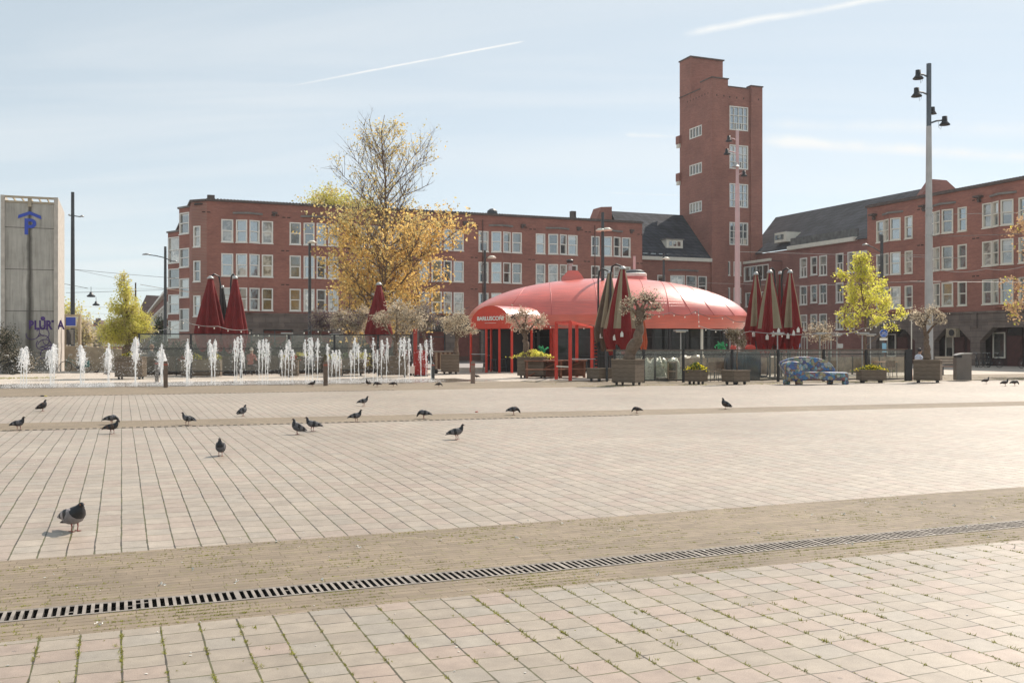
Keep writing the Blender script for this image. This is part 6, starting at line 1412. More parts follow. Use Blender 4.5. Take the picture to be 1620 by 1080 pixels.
for i in range(9): (mb if i % 2 else m2).box(-w / 2 + i * w / 9 + .005, -w / 2 + (i + 1) * w / 9 - .005, -.33, -.3, .25, 1.2)
mb.build('light_boards', M('light_board', (.42, .30, .2), .8, var=.15), t); m2.build('dark_boards', M('dark_board', (.14, .07, .045), .8), t); MB().box(-w / 2 - .12, w / 2 + .12, -.38, .38, 1.2, 1.28).build('counter', M('counter_grey', (.25, .21, .18), .7), t)
for sx in (-.4, .4): MB().tube([(sx, -.36, .13), (sx, -.31, .13)], .13, 14).build('wheel', black, t); MB().tube([(sx, .31, .13), (sx, .36, .13)], .13, 14).build('wheel', black, t)
t = thing('red_banner_stand', 'red cloth banner stand behind the right end of the fountain', 'banner', at(666, 595), 0); m = MB(); m.box(-.33, .33, -.02, .02, .06, 1.35); m.build('banner', M('banner_red', (.40, .035, .03), .8, trans=.2), t); MB().box(-.35, .35, -.1, .1, 0, .06).build('foot', dark, t)
t = thing('red_flag_post', 'thin tall red post with a pole behind the fountain beside the banner', 'post', at(657, 592), 0); MB().box(-.1, .1, -.04, .04, 0, 2.5).build('post_board', M('flag_red', (.42, .06, .045), .8), t)
t = thing('white_box', 'low white box standing behind the right jets', 'box', at(648, 594), 0); m = MB(); m.box(-.28, .28, -.2, .2, .12, .5); m.build('body', white, t); m = MB(); [m.box(a - .03, a + .03, -.15, .15, 0, .118) for a in (-.2, .2)]; m.build('foot', dark, t)
# patio heaters with flat heads
def heater(x, d, yt, label, w=22, yb=None):
    P = D(x, yt, d); t = thing('patio_heater', label, 'patio heater', (P.x, P.y, 0), R(6), 'flat headed patio heaters'); s = d / F; a = w * s / 2
    MB().tube([(0, 0, 0), (0, 0, P.z)], .03, 6).build('pole', steel, t); m = MB(); m.box(-a, a, -.22, .22, P.z, P.z + .07); m.build('heater_head', steel, t); MB().box(-a * .7, a * .7, -.14, .14, P.z - .05, P.z - .003).build('heating_element', cream, t)
    MB().tube([(0, 0, 0), (0, 0, .06)], .25, 14).build('base', dark, t)
for i, (x, d, yt, w) in enumerate(((1077, 47, 524, 20), (1155, 48, 527, 16), (1230, 46, 528, 17), (1297, 47, 528, 17), (1324, 52, 530, 12), (1364, 47, 528, 17), (1377, 52, 530, 13), (454, 52, 528, 17), (530, 53, 530, 16))):
    heater(x, d, yt, ('flat headed patio heater in front of the pavilion glass', 'flat headed patio heater at the right end of the pavilion', 'flat headed patio heater under the right striped parasols', 'flat headed patio heater above the left part of the mosaic bench', 'small flat patio heater just right of the one over the bench', 'flat headed patio heater in front of the lime green tree trunk', 'small flat patio heater right of the lime green tree trunk', 'flat headed patio heater behind the middle screen post', 'flat headed patio heater left of the single red parasol')[i], w)
# furniture wrapped in plastic
def plastic_mat(name, c, tr):
    t = NT(name, .25); o = t.tc.outputs['Object']; t.b.inputs['Specular IOR Level'].default_value = .8
    v = t.n('ShaderNodeVectorMath', operation='SCALE'); v.inputs[0].default_value = c; t.put(v.inputs['Scale'], t.rng(t.noise(o, 5, 5, .7, .8), .35, .65, .6, 1.4)); t.put(t.b.inputs['Base Color'], v.outputs[0]); t.bump(t.noise(o, 4, 4, .6, 1.5), 1.0, .12)
    tb = t.n('ShaderNodeBsdfTransparent'); ms = t.n('ShaderNodeMixShader'); ms.inputs[0].default_value = tr; t.L.new(t.b.outputs[0], ms.inputs[1]); t.L.new(tb.outputs[0], ms.inputs[2]); t.L.new(ms.outputs[0], t.N['Material Output'].inputs[0]); return t.m
plg = plastic_mat('grey_green_plastic', (.42, .42, .32), 0.0); plc = plastic_mat('clear_plastic', (.55, .47, .36), .35)
def draped(x, yb, w, dp, h, label, m, seed, name='covered_furniture', rz=0):
    X, Y = G(x, yb); t = thing(name, label, 'covered furniture', (X, Y + dp / 2, 0), rz); mb = MB(); nx, ny = 26, 14; rnd = random.Random(seed); g = []
    for i in range(nx + 1):
        for j in range(ny + 1):
            a, b = 2 * i / nx - 1, 2 * j / ny - 1; e = max(abs(a), abs(b)); k = 1 if e < .72 else max(0, 1 - ((e - .72) / .28) ** 1.2)
            q = noise.noise(Vector((a * 2.2 + seed, b * 2.2, 0))); z = h * (k * (.82 + .22 * q)) ; sp_ = 1 + .07 * noise.noise(Vector((a * 4, b * 4, seed + 9.))) * (1 - k)
            if k <= 0: z = .04
            g.append((a * w / 2 * (.86 + .14 * (1 - k)) * sp_, b * dp / 2 * (.86 + .14 * (1 - k)) * sp_, max(.03, z)))
    mb.add(g, [(i * (ny + 1) + j, (i + 1) * (ny + 1) + j, (i + 1) * (ny + 1) + j + 1, i * (ny + 1) + j + 1) for i in range(nx) for j in range(ny)]); mb.build('cover', m, t, True)
    lg = MB()
    for sx in (-1, 1):
        for sy in (-1, 1): lg.tube([(sx * w * .36, sy * dp * .34, 0), (sx * w * .36, sy * dp * .34, h * .55)], .03, 5)
    lg.build('furniture_legs', wood, t); return t
draped(1033, 602, 1.35, 1.1, 1.12, 'grey green plastic sheet over stacked furniture right of the leaning olive', plg, 2)
draped(1063, 601, 1.2, 1.1, 1.08, 'second grey green plastic cover, left of the first yellow flower planter', plg, 5)
draped(1098, 592, 2.0, 1.2, 1.15, 'clear plastic sheet over furniture behind the first yellow flower planter', plc, 8)
draped(1142, 594, 2.1, 1.2, .98, 'clear plastic sheet over tables behind the thin bush', plc, 11)
draped(1196, 593, 2.2, 1.3, 1.02, 'clear plastic sheet over tables between the thin bush and the mosaic bench', plc, 14)
draped(1240, 590, 2.2, 1.3, 1.0, 'clear plastic sheet over tables just behind the left end of the mosaic bench', plc, 17)
draped(1345, 590, 2.0, 1.2, .8, 'clear plastic sheet over tables behind the right yellow flower planter', plc, 20)
t = thing('wooden_crate_shelf', 'small wooden shelf with two openings in front of the covered furniture', 'shelf', at(1063.5, 602.8), 0); m = MB()
for z in (0.05, .42, .82): m.box(-.2, .2, -.15, .15, z, z + .05)
for a in (-.2, .17): m.box(a, a + .03, -.15, .15, 0, .9)
m.build('frame', M('shelf_wood', (.28, .2, .14), .8), t); MB().box(-.165, .165, .11, .14, .1, .82).build('back_board', black, t)
gch = 'dark rattan chairs on the terraces'
chs = []
for i, (x, yb, rz, lab) in enumerate(((238, 594, 2.9, 'rattan chair left of the two nearest people behind the screens'), (262, 593, 3.4, 'rattan chair of the person in white'), (330, 594, 3.0, 'rattan chair behind the sixth jet column'), (352, 592, 2.0, 'rattan chair beside the table under the left red parasols'),
        (398, 592, 3.3, 'rattan chair of the white haired person'), (430, 592, 2.6, 'rattan chair behind the screens right of the white haired person'), (496, 592, 3.1, 'rattan chair behind the screens left of the second bollard'), (540, 592, 2.8, 'rattan chair behind the screens right of the second bollard'),
        (578, 591, 3.2, 'rattan chair left of the single red parasol'), (1127, 603, .3, 'rattan chair between the first two low planters'), (1138, 600, .1, 'rattan chair behind the gap left of the thin bush'), (1318, 598, .4, 'rattan chair behind the right end of the mosaic bench'), (1410, 597, .2, 'rattan chair left of the black end post'))):
    if i == 0: c0 = chair_thing(at(x, yb), lab, rz, group=gch)
    else: dup(c0, at(x, yb), rz, lab)
for i, (x, yb, lab) in enumerate(((280, 591, 'wooden table between the person in white and the red flowers'), (368, 591, 'wooden table under the left red parasols'), (450, 590, 'wooden table behind the middle screen post'), (516, 591, 'wooden table behind the second bollard'), (585, 590, 'wooden table left of the single red parasol'),
        (1150, 597, 'wooden table behind the thin bush planter'), (1400, 595, 'pale table between the flower planter and the black end post'))):
    if i == 0: t0 = table_thing(at(x, yb), lab, 1.1, .7, .76, M('table_orange', (.42, .22, .11), .6, var=.2), TH, group='wooden terrace tables')
    else: dup(t0, at(x, yb), TH, lab)
def greybox(x0, x1, y0, y1, yb, label, m, name, cat, dp=.5):
    X, Y = G((x0 + x1) / 2, yb); s = Y / F; w = (x1 - x0) * s / 2; t = thing(name, label, cat, (X, Y, 0), TH * .5); h0, h1 = zfor(y1, Y), zfor(y0, Y)
    mb = MB(); mb.box(-w, w, 0, dp, max(0, h0), h1 - .05); mb.build('body', m, t); MB().box(-w - .03, w + .03, -.03, dp + .03, h1 - .05, h1).build('top', M('box_top_grey', (.32, .3, .27), .7), t)
greybox(1042, 1060, 597, 603, 602.6, 'low grey base block under the covered furniture', concrete, 'stone_block', 'block')
# wooden flower troughs carrying the flowers along the screens
for x0, x1, lab in ((288, 350, 'long dark flower trough behind the left screens'), (444, 472, 'dark flower trough behind the middle screen post'), (518, 540, 'dark flower trough near the second bollard')):
    q0, q1 = D(x0, 566, 49.4), D(x1, 566, 49.4); t = thing('flower_trough', lab, 'planter', (q0.x, q0.y, 0), 0); w = q1.x - q0.x
    MB().box(0, w, -.16, .16, .05, q0.z - .08).build('box', plankm, t)
for i, (x, y, d) in enumerate(((858, 554, 57), (1141, 549, 50))):
    P = D(x, y, d); t = thing('plastic_plant', ('green foil decoration in the planter right of the canopy', 'green pinwheel plant on the fence behind the thin bush')[i], 'decoration', (P.x, P.y, P.z - .2), 0); m = MB(); rnd = random.Random(i)
    for _ in range(60): m.leaf((rnd.gauss(0, .1), rnd.gauss(0, .05), rnd.uniform(.05, .4)), .14, rnd)
    m.build('leaves', M('foil_green', (.05, .38, .16), .4, trans=.3), t)
for i, (x, w, y0, y1) in enumerate(((1187, 18, 545, 556), (1160, 10, 545, 556))):
    P = D(x, y1, 46.5); s = 46.5 / F; t = thing('red_cushion', ('large red cushion lying on the terrace rail under the right parasols', 'small red cushion behind the thin bush')[i], 'cushion', (P.x, P.y, P.z), 0); m = MB(); m.ball((0, 0, (y1 - y0) * s / 2), (w * s / 2, .15, (y1 - y0) * s / 2), 12, 8); m.build('cover', M('cushion_red', (.62, .07, .045), .7), t, True)
    MB().box(-.4, .4, -.2, .2, -P.z, 0).build('cushion_stand', dark, t)
# street benches at right
t = thing('park_bench', 'dark slatted bench between the last planter and the litter bin', 'bench', at(1506, 593), R(4)); w = 1.6
mb = MB(); [mb.box(-w / 2, w / 2, -.25 + k * .13, -.14 + k * .13, .44, .48) for k in range(4)]; mb.build('seat', wood_r, t); mb = MB(); [mb.box(-w / 2, w / 2, .28, .31, .58 + k * .15, .70 + k * .15) for k in range(3)]; mb.build('backrest', M('bench_light', (.45, .38, .3), .7), t)
for sx in (-.6, .6): mb = MB(); mb.box(sx - .03, sx + .03, -.22, .3, 0, .44); mb.box(sx - .03, sx + .03, .30, .35, 0, .98); mb.build('leg', dark, t)
q = at(1442, 601.5); t = thing('marker_pole', 'thin pale pole with an orange foot beside the black end post', 'pole', q, 0); MB().tube([(0, 0, .35), (.0, 0, zfor(505, q[1]))], .025, 6).build('shaft', cream, t); MB().tube([(0, 0, 0), (0, 0, .5)], .05, 8).build('foot', M('orange_foot', (.6, .12, .03), .5), t)
# window sign boards behind, right
for i, (x, y, w, h, lab, m) in enumerate(((1262, 546, 8, 6, 'small blue and white notice below the right striped parasols', M('notice_blue', (.2, .35, .55), .5)), (1329, 547, 9, 7, 'small pale notice left of the lime green tree', M('notice_pale', (.4, .42, .42), .5)))):
    P = D(x, y, 64); s = 64 / F; t = thing('notice_board', lab, 'notice', (P.x, P.y, 0), 0); MB().box(-w * s / 2, w * s / 2, -.03, 0, P.z - h * s / 2, P.z + h * s / 2).build('panel', m, t); MB().tube([(0, .03, 0), (0, .03, P.z)], .03, 5).build('post', dark, t)

# dark timber partitions closing the lower part of the terraces
def partition(x0, x1, v, h, label, m):
    u0, u1 = ufor(x0, v), ufor(x1, v); t = thing('timber_partition', label, 'partition', (*w2(u0, v), 0), TH); n = int((u1 - u0) / 2) + 1; w = (u1 - u0) / n
    for i in range(n): MB().box(i * w + .03, (i + 1) * w - .03, -.03, .03, .06, h).build('board_panel', m, t)
    for i in range(n + 1): MB().box(i * w - .028, i * w + .028, -.05, .05, 0, h + .05).build('post', black, t)
pm = M('partition_wood', (.075, .055, .04), .85, var=.4, scale=3)
partition(222, 640, 54.5, 1.02, 'long low dark timber partition behind the left terrace tables', pm)
partition(965, 1432, 43.5, .95, 'long low brown timber partition behind the covered furniture on the right', M('partition_brown', (.25, .19, .135), .85, var=.4, scale=3))
hg = thing('clipped_hedge', 'dark clipped hedge along the far side of the left terrace', 'hedge', (*w2(ufor(250, 57), 57), 0), TH); m = MB(); rnd = random.Random(77); LL = ufor(640, 57) - ufor(250, 57)
for _ in range(9000): m.leaf((rnd.uniform(0, LL), rnd.uniform(-.35, .35), rnd.uniform(.1, 1.75) + .12 * math.sin(rnd.uniform(0, LL))), .13, rnd)
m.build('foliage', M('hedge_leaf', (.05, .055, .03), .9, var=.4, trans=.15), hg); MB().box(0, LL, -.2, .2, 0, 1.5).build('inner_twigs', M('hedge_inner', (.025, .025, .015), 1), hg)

for i, (x, lab) in enumerate(((318, 'potted yellow green plant on the terrace below the left red parasols'), (418, 'potted yellow green plant right of the white haired person'), (478, 'potted plant just left of the tall jets at the middle screens'), (548, 'potted plant behind the screens right of the second bollard'), (572, 'potted plant between the two dull olive trees'))):
    q = G(x, 591); t = thing('potted_plant', lab, 'plant', (*q, 0), 0); MB().lathe([(.0, 0), (.16, 0), (.22, .42), (.19, .42), (.0, .38)], 12).build('pot', M('pot_clay', (.2, .1, .07), .8), t); m = MB(); rnd = random.Random(300 + i)
    for _ in range(420): m.leaf((rnd.gauss(0, .2), rnd.gauss(0, .2), rnd.uniform(.4, 1.15)), .10, rnd)
    m.build('foliage', will_l if i % 2 == 0 else leafg, t)
# ------------------------------------------------------------------ bicycles
def bicycle(loc, rz, label, frame_m=None, group=None):
    t = thing('bicycle', label, 'bicycle', loc, rz, group); fm = frame_m or black; tyre = M('tyre_rubber', (.02, .02, .02), .8)
    for i, x in enumerate((-.52, .52)):
        m = MB(); m.tube([(x + .33 * math.cos(a * .2618), 0, .35 + .33 * math.sin(a * .2618)) for a in range(25)], .02, 5, cap=False); w = m.build('wheel', tyre, t)
        s = MB()
        for k in range(10): a = k * .628; s.tube([(x, 0, .35), (x + .32 * math.cos(a), 0, .35 + .32 * math.sin(a))], .003, 3)
        s.tube([(x, -.04, .35), (x, .04, .35)], .025, 6); s.build('spokes', steel, w)
    m = MB(); P = lambda x, z: (x, 0, z)
    for a, b in (((-.52, .35), (-.12, .32)), ((-.52, .35), (-.2, .80)), ((-.12, .32), (-.22, .92)), ((-.12, .32), (.36, .70)), ((-.19, .62), (.33, .82)), ((.52, .35), (.34, .95))): m.tube([P(*a), P(*b)], .018, 5)
    m.build('frame', fm, t); m = MB(); m.ball((-.24, 0, .95), (.13, .07, .035), 8, 5); m.build('saddle', black, t, True)
    m = MB(); m.tube([(.34, 0, .95), (.33, 0, 1.05)], .015, 5); m.tube([(.16, -.28, 1.05), (.28, -.22, 1.07), (.34, 0, 1.06), (.28, .22, 1.07), (.16, .28, 1.05)], .014, 5); m.build('handlebar', steel, t)
    m = MB(); m.box(-.75, -.35, -.07, .07, .71, .73); m.build('luggage_rack', fm, t); m = MB(); m.tube([(-.12, -.06, .32), (-.12, .06, .32)], .08, 10); m.tube([(-.12, .06, .32), (-.02, .12, .22)], .012, 4); m.build('crank', dark, t)
    m = MB(); m.tube([(.46, 0, .72), (.50, 0, .76)], .05, 8); m.build('headlight', steel, t); return t
gb_ = 'bicycles parked by the arches'
bc = bicycle((D(1545, 546, 71).x, 71, 0), R(70), 'dark bicycle seen end on, leftmost of the three by the arches', group=gb_)
dup(bc, (D(1558, 546, 70).x, 70, 0), R(35), 'dark bicycle in the middle of the three parked by the arches'); dup(bc, (D(1571, 546, 69.5).x, 69.5, 0), R(12), 'dark bicycle at the right of the three parked by the arches')
dup(bc, (D(1624, 546, 68).x, 68, 0), R(25), 'dark bicycle cut off by the right edge of the photo')
b2 = bicycle((D(119, 546, 56.5).x, 56.5, 0), R(200), 'bicycle with green bags leaning at the low wall right of the parking tower', M('bike_green', (.06, .14, .12), .5)); m = MB(); m.box(-.75, -.38, -.22, -.08, .35, .72); m.box(-.75, -.38, .08, .22, .35, .72); m.build('pannier', M('bag_teal', (.05, .13, .12), .8), b2)
dup(bc, (D(3, 546, 53).x, 53, 0), R(15), 'dark bicycle cut off by the left edge of the photo', group='bicycles at the parking tower')

# ------------------------------------------------------------------ people
skinm = M('skin', (.42, .24, .17), .6, var=.05); 
def person(loc, rz, label, shirt, trousers, hair, lean=.15, arm='table', hairl=1.0):
    """seated figure facing +x in its own frame: one skinned body mesh, hair as child"""
    bl = math.sin(lean); J = {
        'pel': (0, 0, .52, .15, .13), 'wst': (.02 + bl * .1, 0, .68, .135, .115), 'chs': (.03 + bl * .3, 0, .90, .16, .115), 'sho': (.03 + bl * .42, 0, 1.04, .13, .09), 'nck': (.05 + bl * .5, 0, 1.13, .055, .055), 'hd0': (.07 + bl * .55, 0, 1.20, .075, .072), 'hd1': (.075 + bl * .6, 0, 1.29, .092, .08), 'hd2': (.06 + bl * .62, 0, 1.36, .065, .06), 'nos': (.17 + bl * .6, 0, 1.255, .014, .014)}
    E = [('pel', 'wst'), ('wst', 'chs'), ('chs', 'sho'), ('sho', 'nck'), ('nck', 'hd0'), ('hd0', 'hd1'), ('hd1', 'hd2'), ('hd1', 'nos')]
    for s, k in ((-1, 'l'), (1, 'r')):
        J['s' + k] = (.03 + bl * .42, s * .18, 1.02, .062, .06); J['e' + k] = (.10 + bl * .4, s * .24, .78, .045, .045)
        J['w' + k] = (.34 + bl * .35, s * .15, .80, .03, .03); J['h' + k] = (.41 + bl * .35, s * .13, .805, .036, .022)
        J['p' + k] = (.02, s * .10, .50, .095, .09); J['k' + k] = (.44, s * .13, .50, .07, .07); J['a' + k] = (.42, s * .13, .10, .042, .042); J['f' + k] = (.50, s * .14, .04, .04, .03); J['t' + k] = (.60, s * .15, .03, .03, .022)
        E += [('sho', 's' + k), ('s' + k, 'e' + k), ('e' + k, 'w' + k), ('w' + k, 'h' + k), ('pel', 'p' + k), ('p' + k, 'k' + k), ('k' + k, 'a' + k), ('a' + k, 'f' + k), ('f' + k, 't' + k)]
        for i in range(5):
            o = (i - 1.7) * .018
            if i < 4: J['g%d%s' % (i, k)] = (.465 + bl * .35 - abs(o) * .3, s * .13 + o, .80, .009, .008); J['q%d%s' % (i, k)] = (.495 + bl * .35 - abs(o) * .4, s * .13 + o, .79, .007, .007); E += [('h' + k, 'g%d%s' % (i, k)), ('g%d%s' % (i, k), 'q%d%s' % (i, k))]
            else: J['g4' + k] = (.43 + bl * .35, s * .13 - s * .045, .805, .010, .009); E += [('h' + k, 'g4' + k)]
    keys = list(J); me = bpy.data.meshes.new('body'); me.from_pydata([J[k][:3] for k in keys], [(keys.index(a), keys.index(b)) for a, b in E], [])
    o = bpy.data.objects.new('body', me); col.objects.link(o); o.modifiers.new('skin', 'SKIN')
    for i, k in enumerate(keys): sv = me.skin_vertices[0].data[i]; sv.radius = J[k][3:5]; sv.use_root = (k == 'pel')
    sb = o.modifiers.new('sub', 'SUBSURF'); sb.levels = sb.render_levels = 1
    dg = bpy.context.evaluated_depsgraph_get(); m2 = bpy.data.meshes.new_from_object(o.evaluated_get(dg)); o.modifiers.clear(); o.data = m2; m2.name = 'body'
    m2.materials.clear(); [m2.materials.append(q) for q in (shirt, trousers, skinm, black)]
    for p in m2.polygons:
        c = p.center; p.use_smooth = True
        if c.z > 1.12 or (c.x > .36 + bl * .35 and c.z > .72): p.material_index = 2
        elif c.z < .08: p.material_index = 3
        elif c.z < .60 or (c.x > .2 and c.z < .66): p.material_index = 1
        else: p.material_index = 0
    t = thing('person', label, 'person', loc, rz); o.parent = t
    hm = MB(); hx = .055 + bl * .6; n = 14
    hm.ball((hx - .012, 0, 1.305), (.108, .093, .108), 14, 9); h = hm.build('hair', hair, t, True)
    me = h.data
    import bmesh; b = bmesh.new(); b.from_mesh(me); dl = [f for f in b.faces if f.calc_center_median().x > hx + .035 and f.calc_center_median().z < 1.35 or f.calc_center_median().z < 1.25]; bmesh.ops.delete(b, geom=dl, context='FACES'); b.to_mesh(me); b.free()
    e = MB(); [e.ball((.155 + bl * .6, s * .032, 1.285), .011, 6, 4) for s in (-1, 1)]; e.build('eyes', white, t, True)
    e = MB(); [e.ball((.165 + bl * .6, s * .032, 1.285), .006, 6, 4) for s in (-1, 1)]; e.tube([(.158 + bl * .6, -.022, 1.215), (.162 + bl * .6, .022, 1.215)], .005, 4); e.build('face_marks', M('face_dark', (.12, .04, .03), .7), t)
    e = MB(); [e.ball((.065 + bl * .6, s * .092, 1.27), (.02, .012, .03), 6, 4) for s in (-1, 1)]; e.build('ears', skinm, t, True)
    return t
def pl_(x, yh, d): P = D(x, yh, d); return (P.x, P.y, 0), P.z
def seat_person(x, yh, d, rz, *a, **k):
    """head top at photo row yh"""
    loc, z = pl_(x, yh, d); t = person(loc, rz, *a, **k); t.location.z = 0; sc_ = 1.0; t.scale = (1.04, 1.04, z / 1.42); t.scale = (z / 1.42,) * 3 if abs(z / 1.42 - 1) < .2 else (1.05,) * 3; return t
fab = lambda n, c: M(n, c, .85, var=.1, scale=6)
seat_person(236, 544, 52, R(60), 'seated person with reddish hair in a grey top behind the left screens', fab('grey_top', (.13, .13, .14)), fab('dark_trousers', (.04, .04, .05)), M('auburn_hair', (.22, .10, .05), .7))
seat_person(263, 534, 51, R(165), 'person with bald grey head in a white shirt leaning forward behind the left screens', fab('white_shirt', (.62, .62, .66)), fab('dark_trousers', (.04, .04, .05)), M('grey_hair', (.30, .25, .22), .7), .45)
seat_person(396, 535, 51.5, R(80), 'white haired seated person behind the left screens right of the red parasols', fab('red_top', (.35, .12, .1)), fab('dark_trousers', (.04, .04, .05)), M('white_hair', (.75, .70, .62), .7))
seat_person(494, 552, 52.5, R(120), 'seated person in a light grey top behind the middle screens', fab('light_grey_top', (.30, .30, .33)), fab('dark_trousers', (.04, .04, .05)), M('dark_hair', (.03, .02, .02), .6))
seat_person(1449, 550, 47, R(20), 'person with black hair in a white shirt sitting behind the last planter', fab('white_blue_shirt', (.62, .65, .75)), fab('dark_trousers', (.04, .04, .05)), M('dark_hair', (.03, .02, .02), .6), .3)
for x, d, yh in ((236, 52, 0), (263, 51, 0), (396, 51.5, 0), (494, 52.5, 0), (1449, 47, 0)):
    pass

# ------------------------------------------------------------------ pigeons
pg_body = M('pigeon_grey', (.085, .088, .10), .7, var=.25, scale=30); pg_dark = M('pigeon_dark', (.012, .013, .016), .5, var=.3, scale=30); pg_pale = M('pigeon_pale', (.42, .38, .37), .75, var=.2, scale=25)
pg_wing = M('pigeon_wing', (.13, .125, .13), .7, var=.25, scale=30); pg_leg = M('pigeon_leg', (.30, .09, .07), .6); pg_brown = M('pigeon_brown', (.07, .045, .035), .7, var=.3, scale=30)
def pigeon(loc, rz, label, pose='stand', mats=None, s=1.0):
    B, Dk, Wg = mats or (pg_body, pg_dark, pg_wing); t = thing('pigeon', label, 'pigeon', loc, rz, 'pigeons on the square'); t.scale = (s,) * 3
    body = [(-.185, .078, .016, .004, 1), (-.15, .09, .030, .008, 1), (-.11, .103, .034, .018, 0), (-.07, .113, .046, .036, 0), (-.03, .122, .056, .050, 0), (.01, .130, .060, .057, 0), (.045, .143, .058, .057, 0)]
    if pose == 'stand': hd = [(.072, .165, .045, .046, 1), (.088, .192, .029, .031, 1), (.094, .215, .021, .023, 1), (.099, .232, .0205, .021, 1), (.108, .243, .018, .019, 1), (.121, .243, .013, .013, 1), (.129, .240, .006, .006, 1)]; bk = [(.126, .240), (.148, .232)]
    elif pose == 'hunch': body = [(-.16, .055, .02, .004, 1), (-.13, .062, .034, .01, 1), (-.09, .078, .040, .024, 0), (-.05, .094, .058, .046, 0), (-.015, .112, .072, .062, 0), (.018, .132, .078, .070, 0), (.045, .152, .070, .064, 1)]; hd = [(.068, .178, .050, .047, 1), (.078, .198, .034, .033, 1), (.086, .209, .025, .025, 1), (.094, .217, .022, .022, 1), (.105, .220, .018, .018, 1), (.117, .217, .012, .012, 1), (.124, .213, .006, .006, 1)]; bk = [(.121, .214), (.138, .202)]
    elif pose == 'up': body = [(-.15, .045, .016, .004, 1), (-.12, .055, .03, .01, 1), (-.085, .072, .038, .024, 0), (-.05, .088, .053, .044, 0), (-.015, .108, .066, .060, 0), (.018, .132, .072, .068, 0), (.042, .162, .064, .062, 1)]; hd = [(.052, .195, .046, .045, 1), (.056, .218, .032, .031, 1), (.058, .235, .022, .023, 1), (.063, .25, .020, .021, 1), (.073, .258, .018, .018, 1), (.085, .257, .011, .011, 1), (.09, .256, .005, .005, 1)]; bk = [(.088, .256), (.106, .248)]
    else: hd = [(.08, .138, .048, .048, 1), (.108, .124, .033, .035, 1), (.128, .105, .024, .025, 1), (.14, .085, .021, .021, 1), (.149, .068, .018, .018, 1), (.156, .052, .012, .012, 1), (.158, .045, .006, .006, 1)]; bk = [(.157, .048), (.166, .028)]
    R_ = [(Vector((x, 0, z)), ry, rz_, m) for x, z, ry, rz_, m in body + hd]; rings = []
    for i, (c, ry, rr_, m) in enumerate(R_):
        tan = (R_[min(i + 1, len(R_) - 1)][0] - R_[max(i - 1, 0)][0]).normalized(); up_ = Vector((-tan.z, 0, tan.x)); rings.append((c, (0, ry, 0), up_ * rr_, m))
    mb = MB(); mb.loft(rings); mb.build('body', [B, Dk], t, True)
    sl = 0 if pose != 'up' else .35
    for sd in (-1, 1):
        w = MB(); rg = []
        for x, z, ry, rr_ in ((-.17, .100, .004, .006), (-.13, .112, .009, .020), (-.09, .122, .013, .033), (-.045, .130, .016, .043), (0, .140, .016, .046), (.035, .150, .010, .036), (.052, .155, .004, .018)):
            zz = z + sl * x * .75 + (.012 if pose == 'up' else 0); yy = sd * (.030 + .024 * min(1, max(0, (x + .17) / .12)))
            rg.append(((x * (1 - .12 * sl * 2), yy, zz), (0, ry, 0), (.0 - .25 * rr_, 0, rr_), 1 if (x in (-.13, -.045)) else 0))
        w.loft(rg); w.build('wing', [Wg, Dk], t, True)
        l = MB(); lx_ = .005 + sd * (.018 if pose == 'stand' else .004); l.tube([(lx_ - .005, sd * .024, .098), (lx_ + .008, sd * .024, .04), (lx_, sd * .024, .005)], [.012, .0045, .004], 6)
        for a in (-.5, 0, .5, 3.14): l.tube([(lx_, sd * .024, .005), (lx_ + .034 * math.cos(a), sd * .024 + .03 * math.sin(a), .003)], .003, 4)
        l.build('leg', pg_leg, t)
        e = MB(); hx, hz = (hd[4][0], hd[4][1]); e.ball((hx, sd * .017, hz + .002), .004, 6, 4); e.build('eye', M('pigeon_eye', (.5, .15, .03), .3), t)
    k = MB(); k.tube([(bk[0][0], 0, bk[0][1]), (bk[1][0], 0, bk[1][1])], [.006, .002], 6); k.build('beak', M('pigeon_beak', (.05, .045, .045), .5), t); return t
def pgl(x, y):
    X, Y = G(x, y); Y0 = Y
    for _ in range(4): z = gzw(X, Y); Y = F * (H - z) / (y - HY); X = (x - 810) / F * Y
    return (X, Y, z + .0)
DK = (pg_dark, pg_dark, pg_brown); N_ = (pg_body, pg_dark, pg_wing); PL = (pg_pale, pg_dark, pg_wing); BR = (pg_brown, pg_dark, pg_body)
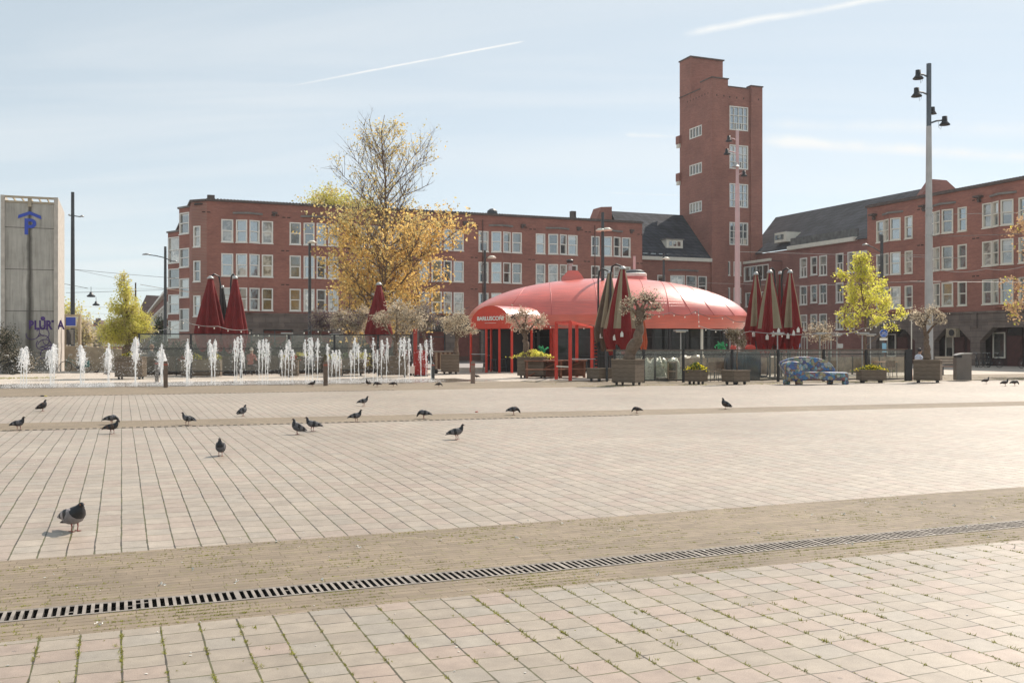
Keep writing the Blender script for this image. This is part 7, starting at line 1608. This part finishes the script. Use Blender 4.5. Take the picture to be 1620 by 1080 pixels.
for x, y, rz, pose, mt, sc_, lab in (
    (117, 840, -32, 'hunch', (M('pigeon_flank', (.22, .20, .20), .75, var=.2, scale=25), pg_dark, M('pigeon_light_wing', (.34, .30, .30), .7, var=.3, scale=20)), 1.08, 'nearest pigeon, pale sided with a black breast, walking towards the viewer'),
    (349, 721, -85, 'up', N_, .95, 'pigeon facing the viewer with its shadow to the left, second nearest'),
    (722, 695, 8, 'stand', (pg_wing, pg_dark, pg_wing), 1.0, 'grey pigeon striding right with barred wings, right of the others on the light paving'),
    (67, 650, 25, 'up', DK, 1.0, 'upright dark pigeon at the far left above the dotted drain'),
    (29, 680, -5, 'stand', N_, 1.0, 'dark pigeon at the left edge walking right along the dotted drain'),
    (176, 671, 4, 'peck', N_, 1.0, 'upper pigeon of the overlapping pair on the dotted drain'),
    (177, 686, 5, 'stand', DK, 1.0, 'lower pigeon of the overlapping pair on the dotted drain'),
    (297, 672, 172, 'stand', N_, 1.0, 'pigeon facing left on the dotted drain right of the overlapping pair'),
    (384, 658, 40, 'up', N_, .95, 'small upright pigeon on the paving beyond the dotted drain, left of centre'),
    (471, 687, 195, 'up', N_, 1.05, 'left bird of the pair facing left near the dotted drain'),
    (495, 682, 188, 'stand', N_, 1.05, 'right bird of the pair facing left near the dotted drain'),
    (563, 667, 6, 'stand', N_, 1.0, 'pigeon facing right on the dotted drain near the middle'),
    (575, 642, 12, 'stand', (pg_wing, pg_dark, pg_wing), 1.0, 'paler pigeon walking right beyond the dotted drain'),
    (671, 662, 178, 'peck', N_, 1.0, 'pigeon pecking left on the dotted drain strip'),
    (812, 656, 5, 'peck', BR, 1.0, 'pigeon on the strip right of the pecking one, below the canopy'),
    (1008, 653.5, 170, 'peck', DK, .8, 'small dark pigeon on the strip below the leaning olive planter'),
    (1148, 647, 176, 'up', BR, 1.05, 'upright pigeon on the strip below the thin bush'),
    (494, 611.5, 10, 'stand', DK, 1.0, 'small dark pigeon in front of the fountain left of the second bollard'),
    (582, 609.5, 150, 'up', DK, 1.0, 'leftmost of three dark pigeons at the fountain edge under the single parasol'),
    (597, 611.5, 175, 'peck', DK, 1.0, 'middle of three dark pigeons at the fountain edge under the single parasol'),
    (622, 611.5, 15, 'peck', DK, 1.0, 'rightmost of three dark pigeons at the fountain edge under the single parasol'),
    (754, 599, 190, 'peck', DK, 1.0, 'tiny dark pigeon just behind the bollard before the canopy'),
    (694, 612, 5, 'peck', DK, .9, 'dark pigeon crouching by the small puddle right of the fountain'),
    (153, 591.5, 10, 'stand', DK, 1.0, 'far pigeon behind the jets, left of the willow planter'),
    (169, 594, 5, 'peck', DK, 1.0, 'far pigeon close to the willow planter'),
    (1560, 607, 8, 'stand', DK, 1.1, 'leftmost of the three pigeons right of the litter bin'),
    (1590, 610.5, 6, 'stand', DK, 1.1, 'middle of the three pigeons right of the litter bin'),
    (1605, 610, 4, 'peck', DK, 1.1, 'rightmost of the three pigeons right of the litter bin')):
    pigeon(pgl(x, y), R(rz), lab, pose, mt, sc_)
P = pgl(69, 627); t = thing('fruit_peel', 'scrap of dark and yellow peel lying on the drain line at the left', 'litter', P, .3); m = MB(); m.ball((-.03, 0, .02), (.07, .04, .025), 8, 5); m.build('dark_scrap', black, t, True); m = MB(); m.ball((.05, 0, .015), (.06, .03, .018), 8, 5); m.build('yellow_scrap', M('peel_yellow', (.6, .5, .12), .6), t, True)
P = pgl(754, 652); t = thing('red_leaf', 'small red leaf on the brown strip right of the pecking pigeon', 'leaf', P, .3); m = MB(); m.ball((0, 0, .015), (.045, .03, .014), 6, 4); m.build('leaf_blade', M('leaf_red', (.4, .06, .04), .7), t)

# ------------------------------------------------------------------ thin even air over the square
hz = MB(); hz.box(-140, 200, -8, 330, -1.2, 48); ho_ = hz.build('haze', None)
hm_ = bpy.data.materials.new('thin_haze'); hm_.use_nodes = True; hn_ = hm_.node_tree.nodes; hn_.remove(hn_['Principled BSDF']); pvn = hn_.new('ShaderNodeVolumePrincipled')
pvn.inputs['Color'].default_value = (.93, .94, .96, 1); pvn.inputs['Density'].default_value = .00028; pvn.inputs['Anisotropy'].default_value = .3
hm_.node_tree.links.new(pvn.outputs[0], hn_['Material Output'].inputs['Volume']); ho_.data.materials.clear(); ho_.data.materials.append(hm_); setting(ho_, 'thin bright haze over the square', 'stuff')
